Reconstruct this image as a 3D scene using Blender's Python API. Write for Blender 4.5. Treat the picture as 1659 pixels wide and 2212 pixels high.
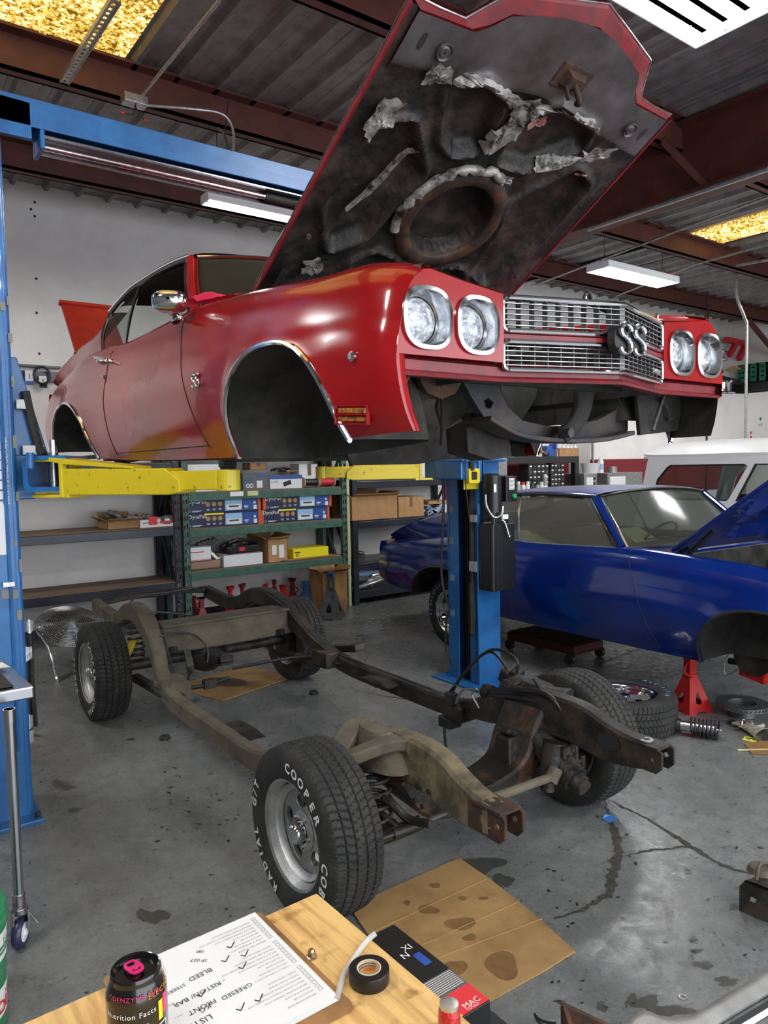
import bpy, bmesh, math, random
from mathutils import Vector, Matrix
from mathutils.geometry import tessellate_polygon
random.seed(7)
PI = math.pi
scene = bpy.context.scene
COL = scene.collection
for o in list(bpy.data.objects): bpy.data.objects.remove(o)

# ------------------------------------------------------------------ camera, world, exposure
F, CX, CY, CZ, YAW, PITCH, ROLL = 1590.0, -2.1626, -2.3886, 1.7082, .63522, .061597, -.018791
def cam_axes():
    cy, sy, cp, sp = math.cos(YAW), math.sin(YAW), math.cos(PITCH), math.sin(PITCH)
    f = Vector((sy*cp, cy*cp, -sp)); r = Vector((cy, -sy, 0)); u = r.cross(f)
    c, s = math.cos(ROLL), math.sin(ROLL)
    return c*r+s*u, -s*r+c*u, f
RX, UP, FW = cam_axes()
cd = bpy.data.cameras.new('camera'); cam = bpy.data.objects.new('camera', cd); COL.objects.link(cam)
cd.sensor_fit = 'VERTICAL'; cd.sensor_height = 36; cd.lens = 36*F/2212; cd.clip_start = .05
cam.matrix_world = Matrix(((RX.x, UP.x, -FW.x, CX), (RX.y, UP.y, -FW.y, CY), (RX.z, UP.z, -FW.z, CZ), (0, 0, 0, 1)))
scene.camera = cam
def px(x, y, ax, v):
    """point where the photo's sight line meets a world plane (measuring aid)"""
    d = RX*((x-829.5)/F) - UP*((y-1106)/F) + FW
    c = Vector((CX, CY, CZ)); i = 'xyz'.index(ax)
    return c + d*((v-c[i])/d[i])
W = bpy.data.worlds.new('world'); scene.world = W; W.use_nodes = True
W.node_tree.nodes['Background'].inputs[0].default_value = (.88, .93, 1, 1)
W.node_tree.nodes['Background'].inputs[1].default_value = 1.9
scene.view_settings.view_transform = 'Standard'; scene.view_settings.look = 'None'
scene.view_settings.gamma = 1; scene.view_settings.use_curve_mapping = False
scene.view_settings.exposure = 1.25
TUBE_E = 60.0

# ------------------------------------------------------------------ materials
def mat(name, col, rough=.5, metal=0, col2=None, scale=8, bump=0, bscale=60, spec=.5, coat=0, mix=(.42, .6), emit=0, alpha=1, trans=0, stretch=None, detail=6):
    m = bpy.data.materials.new(name); m.use_nodes = True; nt = m.node_tree; N = nt.nodes; Lk = nt.links
    b = N['Principled BSDF']
    b.inputs['Base Color'].default_value = (*col, 1); b.inputs['Roughness'].default_value = rough
    b.inputs['Metallic'].default_value = metal; b.inputs['Specular IOR Level'].default_value = spec
    b.inputs['Coat Weight'].default_value = coat; b.inputs['Coat Roughness'].default_value = .04
    b.inputs['Alpha'].default_value = alpha; b.inputs['Transmission Weight'].default_value = trans
    if emit: b.inputs['Emission Color'].default_value = (*col, 1); b.inputs['Emission Strength'].default_value = emit
    if col2 or bump:
        tc = N.new('ShaderNodeTexCoord'); src = tc.outputs['Object']
        if stretch:
            mp = N.new('ShaderNodeMapping'); mp.inputs['Scale'].default_value = stretch; Lk.new(src, mp.inputs[0]); src = mp.outputs[0]
    if col2:
        n = N.new('ShaderNodeTexNoise'); n.inputs['Scale'].default_value = scale; n.inputs['Detail'].default_value = detail; n.inputs['Roughness'].default_value = .62
        Lk.new(src, n.inputs['Vector'])
        r = N.new('ShaderNodeValToRGB'); r.color_ramp.elements[0].position = mix[0]; r.color_ramp.elements[1].position = mix[1]
        r.color_ramp.elements[0].color = (*col, 1); r.color_ramp.elements[1].color = (*col2, 1)
        Lk.new(n.outputs[0], r.inputs[0]); Lk.new(r.outputs[0], b.inputs['Base Color'])
        if emit: Lk.new(r.outputs[0], b.inputs['Emission Color'])
    if bump:
        n2 = N.new('ShaderNodeTexNoise'); n2.inputs['Scale'].default_value = bscale; n2.inputs['Detail'].default_value = 5
        Lk.new(src, n2.inputs['Vector'])
        bp = N.new('ShaderNodeBump'); bp.inputs['Strength'].default_value = bump; bp.inputs['Distance'].default_value = .01
        Lk.new(n2.outputs[0], bp.inputs['Height']); Lk.new(bp.outputs[0], b.inputs['Normal'])
    return m

M = {}
M['red'] = mat('red_paint', (.34, .005, .007), .2, 0, (.28, .004, .006), 3, coat=.35, spec=.4)
M['redlid'] = mat('faded_red_paint', (.42, .03, .012), .4, 0, (.34, .02, .01), 9, coat=.3)
M['dullred'] = mat('dull_red_paint', (.22, .006, .012), .45, 0, (.13, .008, .012), 14, coat=.2)
M['blue'] = mat('blue_paint', (.002, .018, .155), .16, 0, (.003, .015, .13), 4, coat=.35, spec=.4)
M['bluedust'] = mat('dusty_blue_paint', (.012, .03, .24), .42, 0, (.13, .13, .17), 2.2, mix=(.35, .75), coat=.1)
M['white'] = mat('white_paint', (.75, .76, .76), .3, coat=.5)
M['chrome'] = mat('chrome', (.72, .73, .75), .12, 1)
M['chrome2'] = mat('worn_chrome', (.55, .56, .57), .28, 1, (.35, .34, .33), 30)
M['alu'] = mat('cast_aluminium', (.62, .62, .61), .45, 1, (.5, .5, .49), 18, bump=.1)
M['steel'] = mat('stainless_steel', (.5, .5, .53), .25, 1)
M['galv'] = mat('galvanised_steel', (.42, .43, .42), .4, .8, (.3, .31, .3), 25)
M['black'] = mat('black_paint', (.012, .012, .014), .4, 0, (.02, .02, .021), 20)
M['matblack'] = mat('dull_black', (.012, .012, .012), .8, 0, (.025, .023, .02), 14)
M['rubber'] = mat('tyre_rubber', (.014, .014, .0135), .72, 0, (.03, .028, .024), 9, bump=.15, bscale=200)
M['plastic'] = mat('black_plastic', (.01, .01, .011), .35)
M['under'] = mat('undercoat', (.012, .011, .01), .75, 0, (.045, .038, .032), 7, bump=.5, bscale=35)
M['liner'] = mat('wheelhouse_dirt', (.022, .021, .019), .85, 0, (.055, .051, .045), 5, bump=.35, bscale=60)
M['hoodin'] = mat('hood_underside', (.008, .007, .006), .55, 0, (.075, .05, .043), 7, bump=.6, bscale=30, mix=(.44, .70), detail=12)
M['ringrust'] = mat('rust_stained_ring', (.028, .018, .014), .6, .1, (.12, .045, .015), 9, bump=.3, mix=(.45, .65))
M['hoodtop'] = mat('bare_hood_panel', (.05, .04, .038), .42, .35, (.15, .13, .135), 6, bump=.2, bscale=30, mix=(.3, .7))
M['rust'] = mat('rusty_steel', (.035, .022, .015), .8, .1, (.12, .045, .018), 12, bump=.3, mix=(.42, .68))
M['greasyrust'] = mat('greasy_rust', (.012, .010, .008), .55, 0, (.11, .05, .022), 8, bump=.4, mix=(.5, .68))
M['foil'] = mat('torn_foil_insulation', (.33, .31, .29), .5, .35, (.035, .028, .024), 15, bump=.8, bscale=35, mix=(.47, .62))
M['foilpink'] = mat('pink_insulation', (.36, .14, .12), .8, 0, (.45, .3, .26), 20, bump=.5)
M['grease'] = mat('greasy_chassis', (.010, .009, .008), .5, 0, (.045, .036, .028), 9, bump=.5, bscale=50)
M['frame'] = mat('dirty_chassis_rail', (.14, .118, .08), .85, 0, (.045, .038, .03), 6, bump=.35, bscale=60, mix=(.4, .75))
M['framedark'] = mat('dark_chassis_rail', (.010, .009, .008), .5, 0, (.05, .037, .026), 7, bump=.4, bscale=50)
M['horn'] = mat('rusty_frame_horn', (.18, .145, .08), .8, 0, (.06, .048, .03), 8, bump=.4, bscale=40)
M['liftblue'] = mat('lift_blue_paint', (.012, .10, .30), .38, 0, (.02, .16, .42), 9, mix=(.35, .75), coat=.2)
M['yellow'] = mat('lift_yellow_paint', (.72, .56, .015), .45, 0, (.10, .08, .02), 34, mix=(.62, .70), coat=.2)
M['beam'] = mat('oxide_primer_beam', (.105, .028, .018), .6, 0, (.075, .02, .014), 5)
M['deck'] = mat('galvanised_roof_deck', (.26, .25, .245), .5, .35, (.19, .175, .17), 7, bump=.08)
M['green'] = mat('green_shelf_paint', (.045, .12, .085), .5, 0, (.03, .08, .06), 12)
M['navy'] = mat('dark_shelf_paint', (.012, .016, .03), .3, 0, (.02, .022, .032), 12)
M['shelfwood'] = mat('particle_board', (.20, .13, .08), .8, 0, (.12, .08, .05), 30, stretch=(1, 6, 6))
M['carton'] = mat('cardboard', (.44, .25, .11), .85, 0, (.36, .20, .085), 12)
M['cartondark'] = mat('oily_cardboard', (.30, .15, .05), .8, 0, (.10, .05, .02), 7, mix=(.45, .75))
M['paper'] = mat('white_paper', (.82, .82, .80), .8)
M['ink'] = mat('black_ink', (.02, .02, .022), .7)
M['greyink'] = mat('grey_print', (.25, .25, .26), .8)
M['boxwhite'] = mat('white_box_card', (.72, .73, .74), .5)
M['boxnavy'] = mat('navy_box_card', (.012, .02, .06), .35)
M['boxorange'] = mat('orange_box_card', (.55, .09, .02), .4)
M['boxsky'] = mat('sky_blue_print', (.30, .52, .75), .4)
M['boxblue'] = mat('blue_box_card', (.02, .07, .30), .4)
M['boxyellow'] = mat('yellow_box_card', (.85, .75, .02), .4)
M['boxgrey'] = mat('grey_box_card', (.09, .10, .10), .5)
M['pink'] = mat('pink_anodised_tab', (.75, .03, .20), .3, .3)
M['pinkcloth'] = mat('pink_red_cloth', (.62, .015, .07), .9, bump=.3)
M['standred'] = mat('jack_stand_red', (.42, .010, .008), .45, spec=.3)
M['shadowred'] = mat('shade_darkened_red', (.045, .004, .005), .7)  # red darkened in the colour itself, standing for shade under the blue car
M['standdark'] = mat('dark_red_stand', (.22, .015, .018), .5)
M['standblue'] = mat('blue_stand_paint', (.02, .06, .16), .5)
M['castiron'] = mat('worn_grey_steel', (.09, .09, .095), .5, .5, (.05, .045, .04), 12)
M['tapesilver'] = mat('silver_tape', (.45, .46, .47), .42, .5, bump=.5, bscale=40)
M['lens'] = mat('lamp_glass', (.72, .76, .8), .08, .15, (.25, .28, .32), 45, coat=1, mix=(.4, .6), bump=.6, bscale=70)
M['amber'] = mat('amber_lens', (.45, .16, .02), .2, 0, (.15, .05, .02), 60, coat=.5)
M['mobil'] = mat('green_bucket_plastic', (.03, .22, .09), .4)
M['sign'] = mat('white_sign', (.8, .82, .8), .5)
M['signgreen'] = mat('sign_green', (.02, .35, .2), .5)
M['signred'] = mat('sign_red', (.6, .02, .03), .5)
M['stripe'] = mat('dark_red_wall_band', (.18, .008, .014), .5)
M['seat'] = mat('dark_interior', (.012, .012, .012), .7)
M['cream'] = mat('masking_paper', (.55, .58, .30), .8)
M['cloth'] = mat('white_glove_leather', (.6, .58, .48), .9, 0, (.4, .36, .27), 30)
M['lime'] = mat('yellow_note', (.8, .82, .12), .8)
M['bluetape'] = mat('blue_tape', (.05, .2, .55), .7)
M['tube'] = mat('lit_tube', (1, 1, 1), .5, emit=TUBE_E)
M['fixwhite'] = mat('white_enamel_reflector', (.85, .87, .88), .4)
M['clear'] = mat('clear_vinyl_tube', (.75, .76, .72), .15, alpha=.55)
M['orange'] = mat('orange_print', (.85, .22, .03), .5)
M['letter'] = mat('raised_white_letters', (.78, .78, .76), .6)
M['letterblue'] = mat('raised_blue_letters', (.25, .5, .85), .6)
M['sparkle'] = mat('black_can_lacquer', (.008, .008, .009), .2, .3, coat=.7)
M['redclear'] = mat('translucent_red_plastic', (.55, .005, .01), .15, 0, (.35, .003, .01), 120, coat=.6, bump=.5, bscale=120)
M['silverpaint'] = mat('primer_grey_fender', (.38, .38, .37), .5, .3, (.26, .26, .25), 9)

def glassmat(name, col, alpha, rough=.05):
    m = bpy.data.materials.new(name); m.use_nodes = True; nt = m.node_tree; N = nt.nodes
    b = N['Principled BSDF']; b.inputs['Base Color'].default_value = (*col, 1); b.inputs['Roughness'].default_value = rough
    tr = N.new('ShaderNodeBsdfTransparent'); tr.inputs[0].default_value = (.8, .85, .82, 1); mx = N.new('ShaderNodeMixShader'); mx.inputs[0].default_value = alpha
    nt.links.new(tr.outputs[0], mx.inputs[1]); nt.links.new(b.outputs[0], mx.inputs[2]); nt.links.new(mx.outputs[0], N['Material Output'].inputs[0])
    return m
M['glass'] = glassmat('clear_glass', (.02, .025, .022), .25)
M['dustglass'] = glassmat('dusty_glass', (.16, .15, .115), .55, .35)
M['wsglass'] = glassmat('windscreen_glass', (.045, .042, .03), .72, .08)
M['wsblue'] = glassmat('hazy_windscreen_glass', (.10, .10, .08), .42, .12)

def skylight_mat():
    m = bpy.data.materials.new('daylit_yellow_fibreglass'); m.use_nodes = True; N = m.node_tree.nodes; Lk = m.node_tree.links
    b = N['Principled BSDF']; tc = N.new('ShaderNodeTexCoord')
    n = N.new('ShaderNodeTexNoise'); n.inputs['Scale'].default_value = 34; n.inputs['Detail'].default_value = 3; n.inputs['Roughness'].default_value = .7
    n2 = N.new('ShaderNodeTexNoise'); n2.inputs['Scale'].default_value = 2.5; n2.inputs['Detail'].default_value = 2
    Lk.new(tc.outputs['Object'], n.inputs[0]); Lk.new(tc.outputs['Object'], n2.inputs[0])
    ad = N.new('ShaderNodeMath'); ad.operation = 'MULTIPLY_ADD'; ad.inputs[1].default_value = .35; Lk.new(n2.outputs[0], ad.inputs[0]); Lk.new(n.outputs[0], ad.inputs[2])
    r = N.new('ShaderNodeValToRGB'); e = r.color_ramp.elements
    e[0].position = .55; e[0].color = (.10, .045, .004, 1); e[1].position = .70; e[1].color = (.75, .45, .06, 1)
    e2 = e.new(.80); e2.color = (1, .95, .6, 1)
    Lk.new(ad.outputs[0], r.inputs[0]); Lk.new(r.outputs[0], b.inputs['Emission Color']); b.inputs['Emission Strength'].default_value = .6
    Lk.new(r.outputs[0], b.inputs['Base Color']); b.inputs['Roughness'].default_value = .6
    return m
M['skylight'] = skylight_mat()

def floor_mat():
    m = bpy.data.materials.new('stained_concrete'); m.use_nodes = True; N = m.node_tree.nodes; Lk = m.node_tree.links
    b = N['Principled BSDF']; tc = N.new('ShaderNodeTexCoord'); S = tc.outputs['Object']
    def noise(sc, det=5, ro=.6):
        n = N.new('ShaderNodeTexNoise'); n.inputs['Scale'].default_value = sc; n.inputs['Detail'].default_value = det; n.inputs['Roughness'].default_value = ro
        Lk.new(S, n.inputs['Vector']); return n.outputs[0]
    def ramp(src, p0, c0, p1, c1):
        r = N.new('ShaderNodeValToRGB'); e = r.color_ramp.elements; e[0].position = p0; e[0].color = (*c0, 1); e[1].position = p1; e[1].color = (*c1, 1)
        Lk.new(src, r.inputs[0]); return r.outputs[0]
    def mul(a, c, fac=1):
        x = N.new('ShaderNodeMixRGB'); x.blend_type = 'MULTIPLY'; x.inputs[0].default_value = fac; Lk.new(a, x.inputs[1]); Lk.new(c, x.inputs[2]); return x.outputs[0]
    base = ramp(noise(1.3, 8), .3, (.155, .165, .165), .7, (.26, .265, .255))
    base = mul(base, ramp(noise(9, 8, .75), .34, (.76, .745, .71), .58, (1, 1, 1)))
    base = mul(base, ramp(noise(60, 4), .3, (.74, .74, .74), .65, (1.12, 1.12, 1.12)))
    base = mul(base, ramp(noise(34, 3, .5), .30, (.22, .20, .17), .345, (1, 1, 1)))   # dark specks
    base = mul(base, ramp(noise(6.3, 3, .45), .285, (.30, .27, .22), .31, (1, 1, 1))) # oily blots
    Lk.new(base, b.inputs['Base Color'])
    Lk.new(ramp(noise(14, 6, .7), .38, (.13, .13, .13), .62, (.42, .42, .42)), b.inputs['Roughness'])
    b.inputs['Specular IOR Level'].default_value = .45
    bp = N.new('ShaderNodeBump'); bp.inputs['Strength'].default_value = .25; bp.inputs['Distance'].default_value = .004
    Lk.new(noise(45, 6, .7), bp.inputs['Height']); Lk.new(bp.outputs[0], b.inputs['Normal'])
    return m
M['floor'] = floor_mat()
def wood_mat():
    m = bpy.data.materials.new('pine_table_top'); m.use_nodes = True; N = m.node_tree.nodes; Lk = m.node_tree.links
    b = N['Principled BSDF']; tc = N.new('ShaderNodeTexCoord'); mp = N.new('ShaderNodeMapping')
    mp.inputs['Scale'].default_value = (60, 5, 5); mp.inputs['Rotation'].default_value = (0, 0, .0)
    Lk.new(tc.outputs['Object'], mp.inputs[0])
    n = N.new('ShaderNodeTexNoise'); n.inputs['Scale'].default_value = 1.2; n.inputs['Detail'].default_value = 6; n.inputs['Distortion'].default_value = .6
    Lk.new(mp.outputs[0], n.inputs[0])
    r = N.new('ShaderNodeValToRGB'); e = r.color_ramp.elements; e[0].position = .3; e[0].color = (.50, .27, .085, 1); e[1].position = .6; e[1].color = (.80, .52, .20, 1)
    Lk.new(n.outputs[0], r.inputs[0])
    n3 = N.new('ShaderNodeTexNoise'); n3.inputs['Scale'].default_value = 22; n3.inputs['Detail'].default_value = 6; Lk.new(tc.outputs['Object'], n3.inputs[0])
    r3 = N.new('ShaderNodeValToRGB'); e = r3.color_ramp.elements; e[0].position = .3; e[0].color = (.5, .42, .3, 1); e[1].position = .42; e[1].color = (1, 1, 1, 1); Lk.new(n3.outputs[0], r3.inputs[0])
    mx = N.new('ShaderNodeMixRGB'); mx.blend_type = 'MULTIPLY'; mx.inputs[0].default_value = 1; Lk.new(r.outputs[0], mx.inputs[1]); Lk.new(r3.outputs[0], mx.inputs[2])
    Lk.new(mx.outputs[0], b.inputs['Base Color']); b.inputs['Roughness'].default_value = .45
    return m
M['wood'] = wood_mat()
def wall_mat(name, c):
    return mat(name, c, .7, 0, tuple(v*.88 for v in c), 1.2, bump=.05, bscale=20)
M['wall'] = wall_mat('painted_block_wall', (.86, .835, .81))

# ------------------------------------------------------------------ mesh builder
def V(*a): return Vector(a)
OFF = {}
def link(o): COL.objects.link(o); return o
def thing(name, label, cat, loc=(0, 0, 0), rotz=0, group=None):
    o = bpy.data.objects.new(name, None); link(o); o.empty_display_size = .1
    o.location = loc; o.rotation_euler = (0, 0, rotz); o['label'] = label; o['category'] = cat
    if group: o['group'] = group
    OFF[o.name] = Vector(loc)
    return o
def tag(o, label, cat, group=None):
    o['label'] = label; o['category'] = cat
    if group: o['group'] = group
    return o
def frame_from(z, x=None):
    z = Vector(z).normalized(); x = Vector(x) if x else (Vector((1, 0, 0)) if abs(z.x) < .9 else Vector((0, 1, 0)))
    y = z.cross(x).normalized(); x = y.cross(z)
    return x, y, z
def smooth_path(pts, n=6):
    P = [Vector(p) for p in pts]; out = []
    if len(P) < 3: return P
    for i in range(len(P)-1):
        a = P[max(i-1, 0)]; b = P[i]; c = P[i+1]; d = P[min(i+2, len(P)-1)]
        for k in range(n):
            t = k/n; out.append(.5*((2*b)+(-a+c)*t+(2*a-5*b+4*c-d)*t*t+(-a+3*b-3*c+d)*t**3))
    out.append(P[-1]); return out
class MB:
    def __init__(s, base=(0, 0, 0)): s.v = []; s.f = []; s.m = []; s.X = None
    def add(s, vs, fs, mi=0):
        k = len(s.v)
        vs = [Vector(v) for v in vs]
        if s.X: vs = [s.X @ v for v in vs]
        s.v += vs; s.f += [tuple(i+k for i in f) for f in fs]; s.m += [mi]*len(fs); return s
    def box(s, c, d, rot=None, mi=0, taper=1):
        x, y, z = d[0]/2, d[1]/2, d[2]/2; c = Vector(c)
        vs = [Vector((sx*x*(taper if sz > 0 else 1), sy*y*(taper if sz > 0 else 1), sz*z)) for sz in (-1, 1) for sx, sy in ((-1, -1), (1, -1), (1, 1), (-1, 1))]
        if rot is not None: vs = [rot @ v for v in vs]
        return s.add([v+c for v in vs], [(3, 2, 1, 0), (4, 5, 6, 7), (0, 1, 5, 4), (1, 2, 6, 5), (2, 3, 7, 6), (3, 0, 4, 7)], mi)
    def b2(s, a, b, mi=0):
        return s.box([(a[i]+b[i])/2 for i in range(3)], [abs(a[i]-b[i]) for i in range(3)], None, mi)
    def bar(s, p, q, w, h=None, mi=0, up=None):
        p = Vector(p); q = Vector(q); h = h or w
        x, y, z = frame_from(q-p, up)
        R = Matrix((x, y, z)).transposed()
        return s.box((p+q)/2, (w, h, (q-p).length), R, mi)
    def cyl(s, p, q, r, r2=None, n=16, mi=0, cap=True):
        p = Vector(p); q = Vector(q); r2 = r if r2 is None else r2; x, y, z = frame_from(q-p)
        vs = []
        for c, rr in ((p, r), (q, r2)):
            for i in range(n):
                a = 2*PI*i/n; vs.append(c+x*math.cos(a)*rr+y*math.sin(a)*rr)
        fs = [(i, (i+1) % n, n+(i+1) % n, n+i) for i in range(n)]
        if cap: fs += [tuple(range(n-1, -1, -1)), tuple(range(n, 2*n))]
        return s.add(vs, fs, mi)
    def tube(s, pts, r, n=8, sm=5, mi=0, rr=None):
        P = smooth_path(pts, sm) if sm else [Vector(p) for p in pts]
        vs = []; px_ = None
        for i, p in enumerate(P):
            d = (P[min(i+1, len(P)-1)]-P[max(i-1, 0)])
            if d.length < 1e-9: d = Vector((0, 0, 1))
            x, y, z = frame_from(d, px_ if px_ and abs(px_.dot(d.normalized())) < .95 else None); px_ = x
            R = r if rr is None else rr(i/(len(P)-1))
            for k in range(n):
                a = 2*PI*k/n; vs.append(p+x*math.cos(a)*R+y*math.sin(a)*R)
        L = len(P); fs = [(i*n+k, i*n+(k+1) % n, (i+1)*n+(k+1) % n, (i+1)*n+k) for i in range(L-1) for k in range(n)]
        fs += [tuple(range(n-1, -1, -1)), tuple(range((L-1)*n, L*n))]
        return s.add(vs, fs, mi)
    def sweep(s, pts, w, h, sm=6, mi=0, up=(0, 0, 1), wh=None, bev=.15):
        """rectangular section (chamfered) along a path, w sideways, h along up"""
        P = smooth_path(pts, sm) if sm else [Vector(p) for p in pts]; vs = []
        L = len(P)
        for i, p in enumerate(P):
            d = (P[min(i+1, L-1)]-P[max(i-1, 0)]).normalized(); u = Vector(up)
            x = d.cross(u).normalized(); u = x.cross(d)
            ww, hh = (w, h) if wh is None else wh(i/(L-1))
            c = min(ww, hh)*bev
            for a, b in ((-ww/2+c, -hh/2), (ww/2-c, -hh/2), (ww/2, -hh/2+c), (ww/2, hh/2-c), (ww/2-c, hh/2), (-ww/2+c, hh/2), (-ww/2, hh/2-c), (-ww/2, -hh/2+c)):
                vs.append(p+x*a+u*b)
        n = 8; fs = [(i*n+k, i*n+(k+1) % n, (i+1)*n+(k+1) % n, (i+1)*n+k) for i in range(L-1) for k in range(n)]
        fs += [tuple(range(n-1, -1, -1)), tuple(range((L-1)*n, L*n))]
        return s.add(vs, fs, mi)
    def lathe(s, prof, c=(0, 0, 0), ax=(0, 0, 1), n=32, mi=0, closed=False):
        x, y, z = frame_from(ax); c = Vector(c); vs = []
        for r, h in prof:
            for i in range(n):
                a = 2*PI*i/n; vs.append(c+z*h+(x*math.cos(a)+y*math.sin(a))*r)
        L = len(prof); fs = [(j*n+i, j*n+(i+1) % n, (j+1)*n+(i+1) % n, (j+1)*n+i) for j in range(L-1) for i in range(n)]
        if closed: fs += [((L-1)*n+i, (L-1)*n+(i+1) % n, (i+1) % n, i) for i in range(n)]
        return s.add(vs, fs, mi)
    def grid(s, rows, mi=0, loop=False):
        n = len(rows[0]); vs = [v for r in rows for v in r]; fs = []
        for j in range(len(rows)-1):
            for i in range(n if loop else n-1):
                q = [j*n+i, j*n+(i+1) % n, (j+1)*n+(i+1) % n, (j+1)*n+i]
                u = []
                for a in q:
                    if not any((vs[a]-vs[b]).length < 1e-6 for b in u): u.append(a)
                if len(u) > 2: fs.append(tuple(u))
        return s.add(vs, fs, mi)
    def plate(s, outer, holes, t, O, X, Y, mi=0, mi2=None):
        """flat plate with holes: 2-D outlines placed with origin O and axes X, Y; thickness t along XxY"""
        O = Vector(O); X = Vector(X).normalized(); Y = Vector(Y); Y = (Y-X*Y.dot(X)).normalized(); Z = X.cross(Y)
        loops = [[Vector((a, b, 0)) for a, b in outer]]+[[Vector((a, b, 0)) for a, b in h] for h in holes]
        tri = tessellate_polygon(loops); fl = [p for l in loops for p in l]; n = len(fl)
        vs = [O+X*p.x+Y*p.y for p in fl]+[O+X*p.x+Y*p.y-Z*t for p in fl]
        fs = []
        for a, b, c in tri:
            nn = (fl[b]-fl[a]).cross(fl[c]-fl[a]).z
            if nn < 0: a, c = c, a
            fs.append((a, b, c)); fs.append((c+n, b+n, a+n))
        k = 0
        for l in loops:
            L = len(l)
            for i in range(L): fs.append((k+i, k+(i+1) % L, n+k+(i+1) % L, n+k+i))
            k += L
        return s.add(vs, fs, mi)
    def text(s, txt, size, O, X, Y, mi=0, d=.0015, align='LEFT', lift=.0012):
        vs, fs, w = text_geo(txt, size)
        O = Vector(O); X = Vector(X).normalized(); Y = Vector(Y).normalized(); Z = X.cross(Y)
        dx = 0 if align == 'LEFT' else -w/2
        return s.add([O+X*(v.x+dx)+Y*v.y+Z*lift for v in vs], fs, mi)
    def xf(s, Mx): s.X = Mx; return s
    def build(s, name, m, parent=None, smooth=False, bevel=0, angle=40, seg=2, world=True, fix=True):
        me = bpy.data.meshes.new(name)
        off = Vector((0, 0, 0))
        if parent is not None:
            p = parent
            while p.parent: p = p.parent
            off = OFF.get(p.name, off)
        me.from_pydata([v-off for v in s.v], [], s.f)
        ms = m if isinstance(m, (list, tuple)) else [m]
        for k in ms: me.materials.append(M[k] if isinstance(k, str) else k)
        if len(ms) > 1: me.polygons.foreach_set('material_index', s.m)
        if fix:
            bm = bmesh.new(); bm.from_mesh(me); bmesh.ops.remove_doubles(bm, verts=bm.verts, dist=1e-5)
            bmesh.ops.recalc_face_normals(bm, faces=bm.faces); bm.to_mesh(me); bm.free()
        o = bpy.data.objects.new(name, me); link(o)
        if parent is not None: o.parent = parent
        if smooth:
            me.polygons.foreach_set('use_smooth', [True]*len(me.polygons))
            try: me.set_sharp_from_angle(angle=math.radians(angle))
            except Exception: pass
        if bevel:
            b = o.modifiers.new('bevel', 'BEVEL'); b.width = bevel; b.segments = seg; b.limit_method = 'ANGLE'; b.angle_limit = math.radians(35)
            b.harden_normals = False
            if not smooth: me.polygons.foreach_set('use_smooth', [False]*len(me.polygons))
        return o
_tc = {}
def text_geo(txt, size, bold=0):
    key = (txt, bold)
    if key not in _tc:
        cu = bpy.data.curves.new('t', 'FONT'); cu.body = txt; cu.size = 1; cu.resolution_u = 2; cu.offset = bold
        o = bpy.data.objects.new('t', cu); me = o.to_mesh()
        _tc[key] = ([v.co.copy() for v in me.vertices], [tuple(p.vertices) for p in me.polygons])
        o.to_mesh_clear(); bpy.data.objects.remove(o); bpy.data.curves.remove(cu)
    vs, fs = _tc[key]; w = max([v.x for v in vs] or [0])
    return [v*size for v in vs], fs, w*size
def split(b, name, m, parent, **k):
    par = list(range(len(b.v)))
    def fd(i):
        while par[i] != i: par[i] = par[par[i]]; i = par[i]
        return i
    for f in b.f:
        for q in f[1:]: par[fd(q)] = fd(f[0])
    gr = {}
    for f in b.f: gr.setdefault(fd(f[0]), []).append(f)
    for fs in gr.values():
        ids = sorted(set(i for f in fs for i in f)); mp = {i: j for j, i in enumerate(ids)}; c = MB(); c.v = [b.v[i] for i in ids]; c.f = [tuple(mp[i] for i in f) for f in fs]; c.m = [0]*len(fs); c.build(name, m, parent, **k)
def struct(o): o['kind'] = 'structure'; return o
def copy_tree(o, parent=None):
    c = o.copy(); COL.objects.link(c); c.parent = parent
    for ch in [x for x in bpy.data.objects if x.parent == o]: copy_tree(ch, c)
    return c
def superell(a, b, p=2.6, n=40, cx=0, cy=0):
    r = []
    for i in range(n):
        t = 2*PI*i/n; c, s_ = math.cos(t), math.sin(t)
        r.append((cx+a*math.copysign(abs(c)**(2/p), c), cy+b*math.copysign(abs(s_)**(2/p), s_)))
    return r
def rrect(x0, y0, x1, y1, r, n=5):
    pts = []
    for cx, cy, a0 in ((x1-r, y0+r, -90), (x1-r, y1-r, 0), (x0+r, y1-r, 90), (x0+r, y0+r, 180)):
        for i in range(n+1):
            a = math.radians(a0+90*i/n); pts.append((cx+r*math.cos(a), cy+r*math.sin(a)))
    return pts

# ------------------------------------------------------------------ the room
X0, X1, Y0, Y1, ZC = -5.2, 12.9, -6.5, 5.75, 4.6
M['darkwall'] = wall_mat('dark_clad_wall', (.10, .10, .105))
b = MB(); b.b2((X0, Y0-1.5, -.1), (X1, Y1, 0)); struct(b.build('floor', 'floor'))
b = MB(); b.b2((X0, Y1, 0), (X1, Y1+.15, ZC+.1)); struct(b.build('wall_back', 'wall'))
b = MB(); b.b2((X1, Y0, 0), (X1+.15, Y1, ZC+.1)); struct(b.build('wall_right', 'wall'))
b = MB(); b.b2((X0-.15, Y0, 0), (X0, Y1, ZC+.1)); struct(b.build('wall_left', 'darkwall'))
b = MB(); b.b2((X0, Y0-.15, 0), (-3.6, Y0, ZC+.1)); b.b2((7.5, Y0-.15, 0), (X1, Y0, ZC+.1)); b.b2((-3.6, Y0-.15, 3.9), (7.5, Y0, ZC+.1))
struct(b.build('wall_front', 'wall'))
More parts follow.
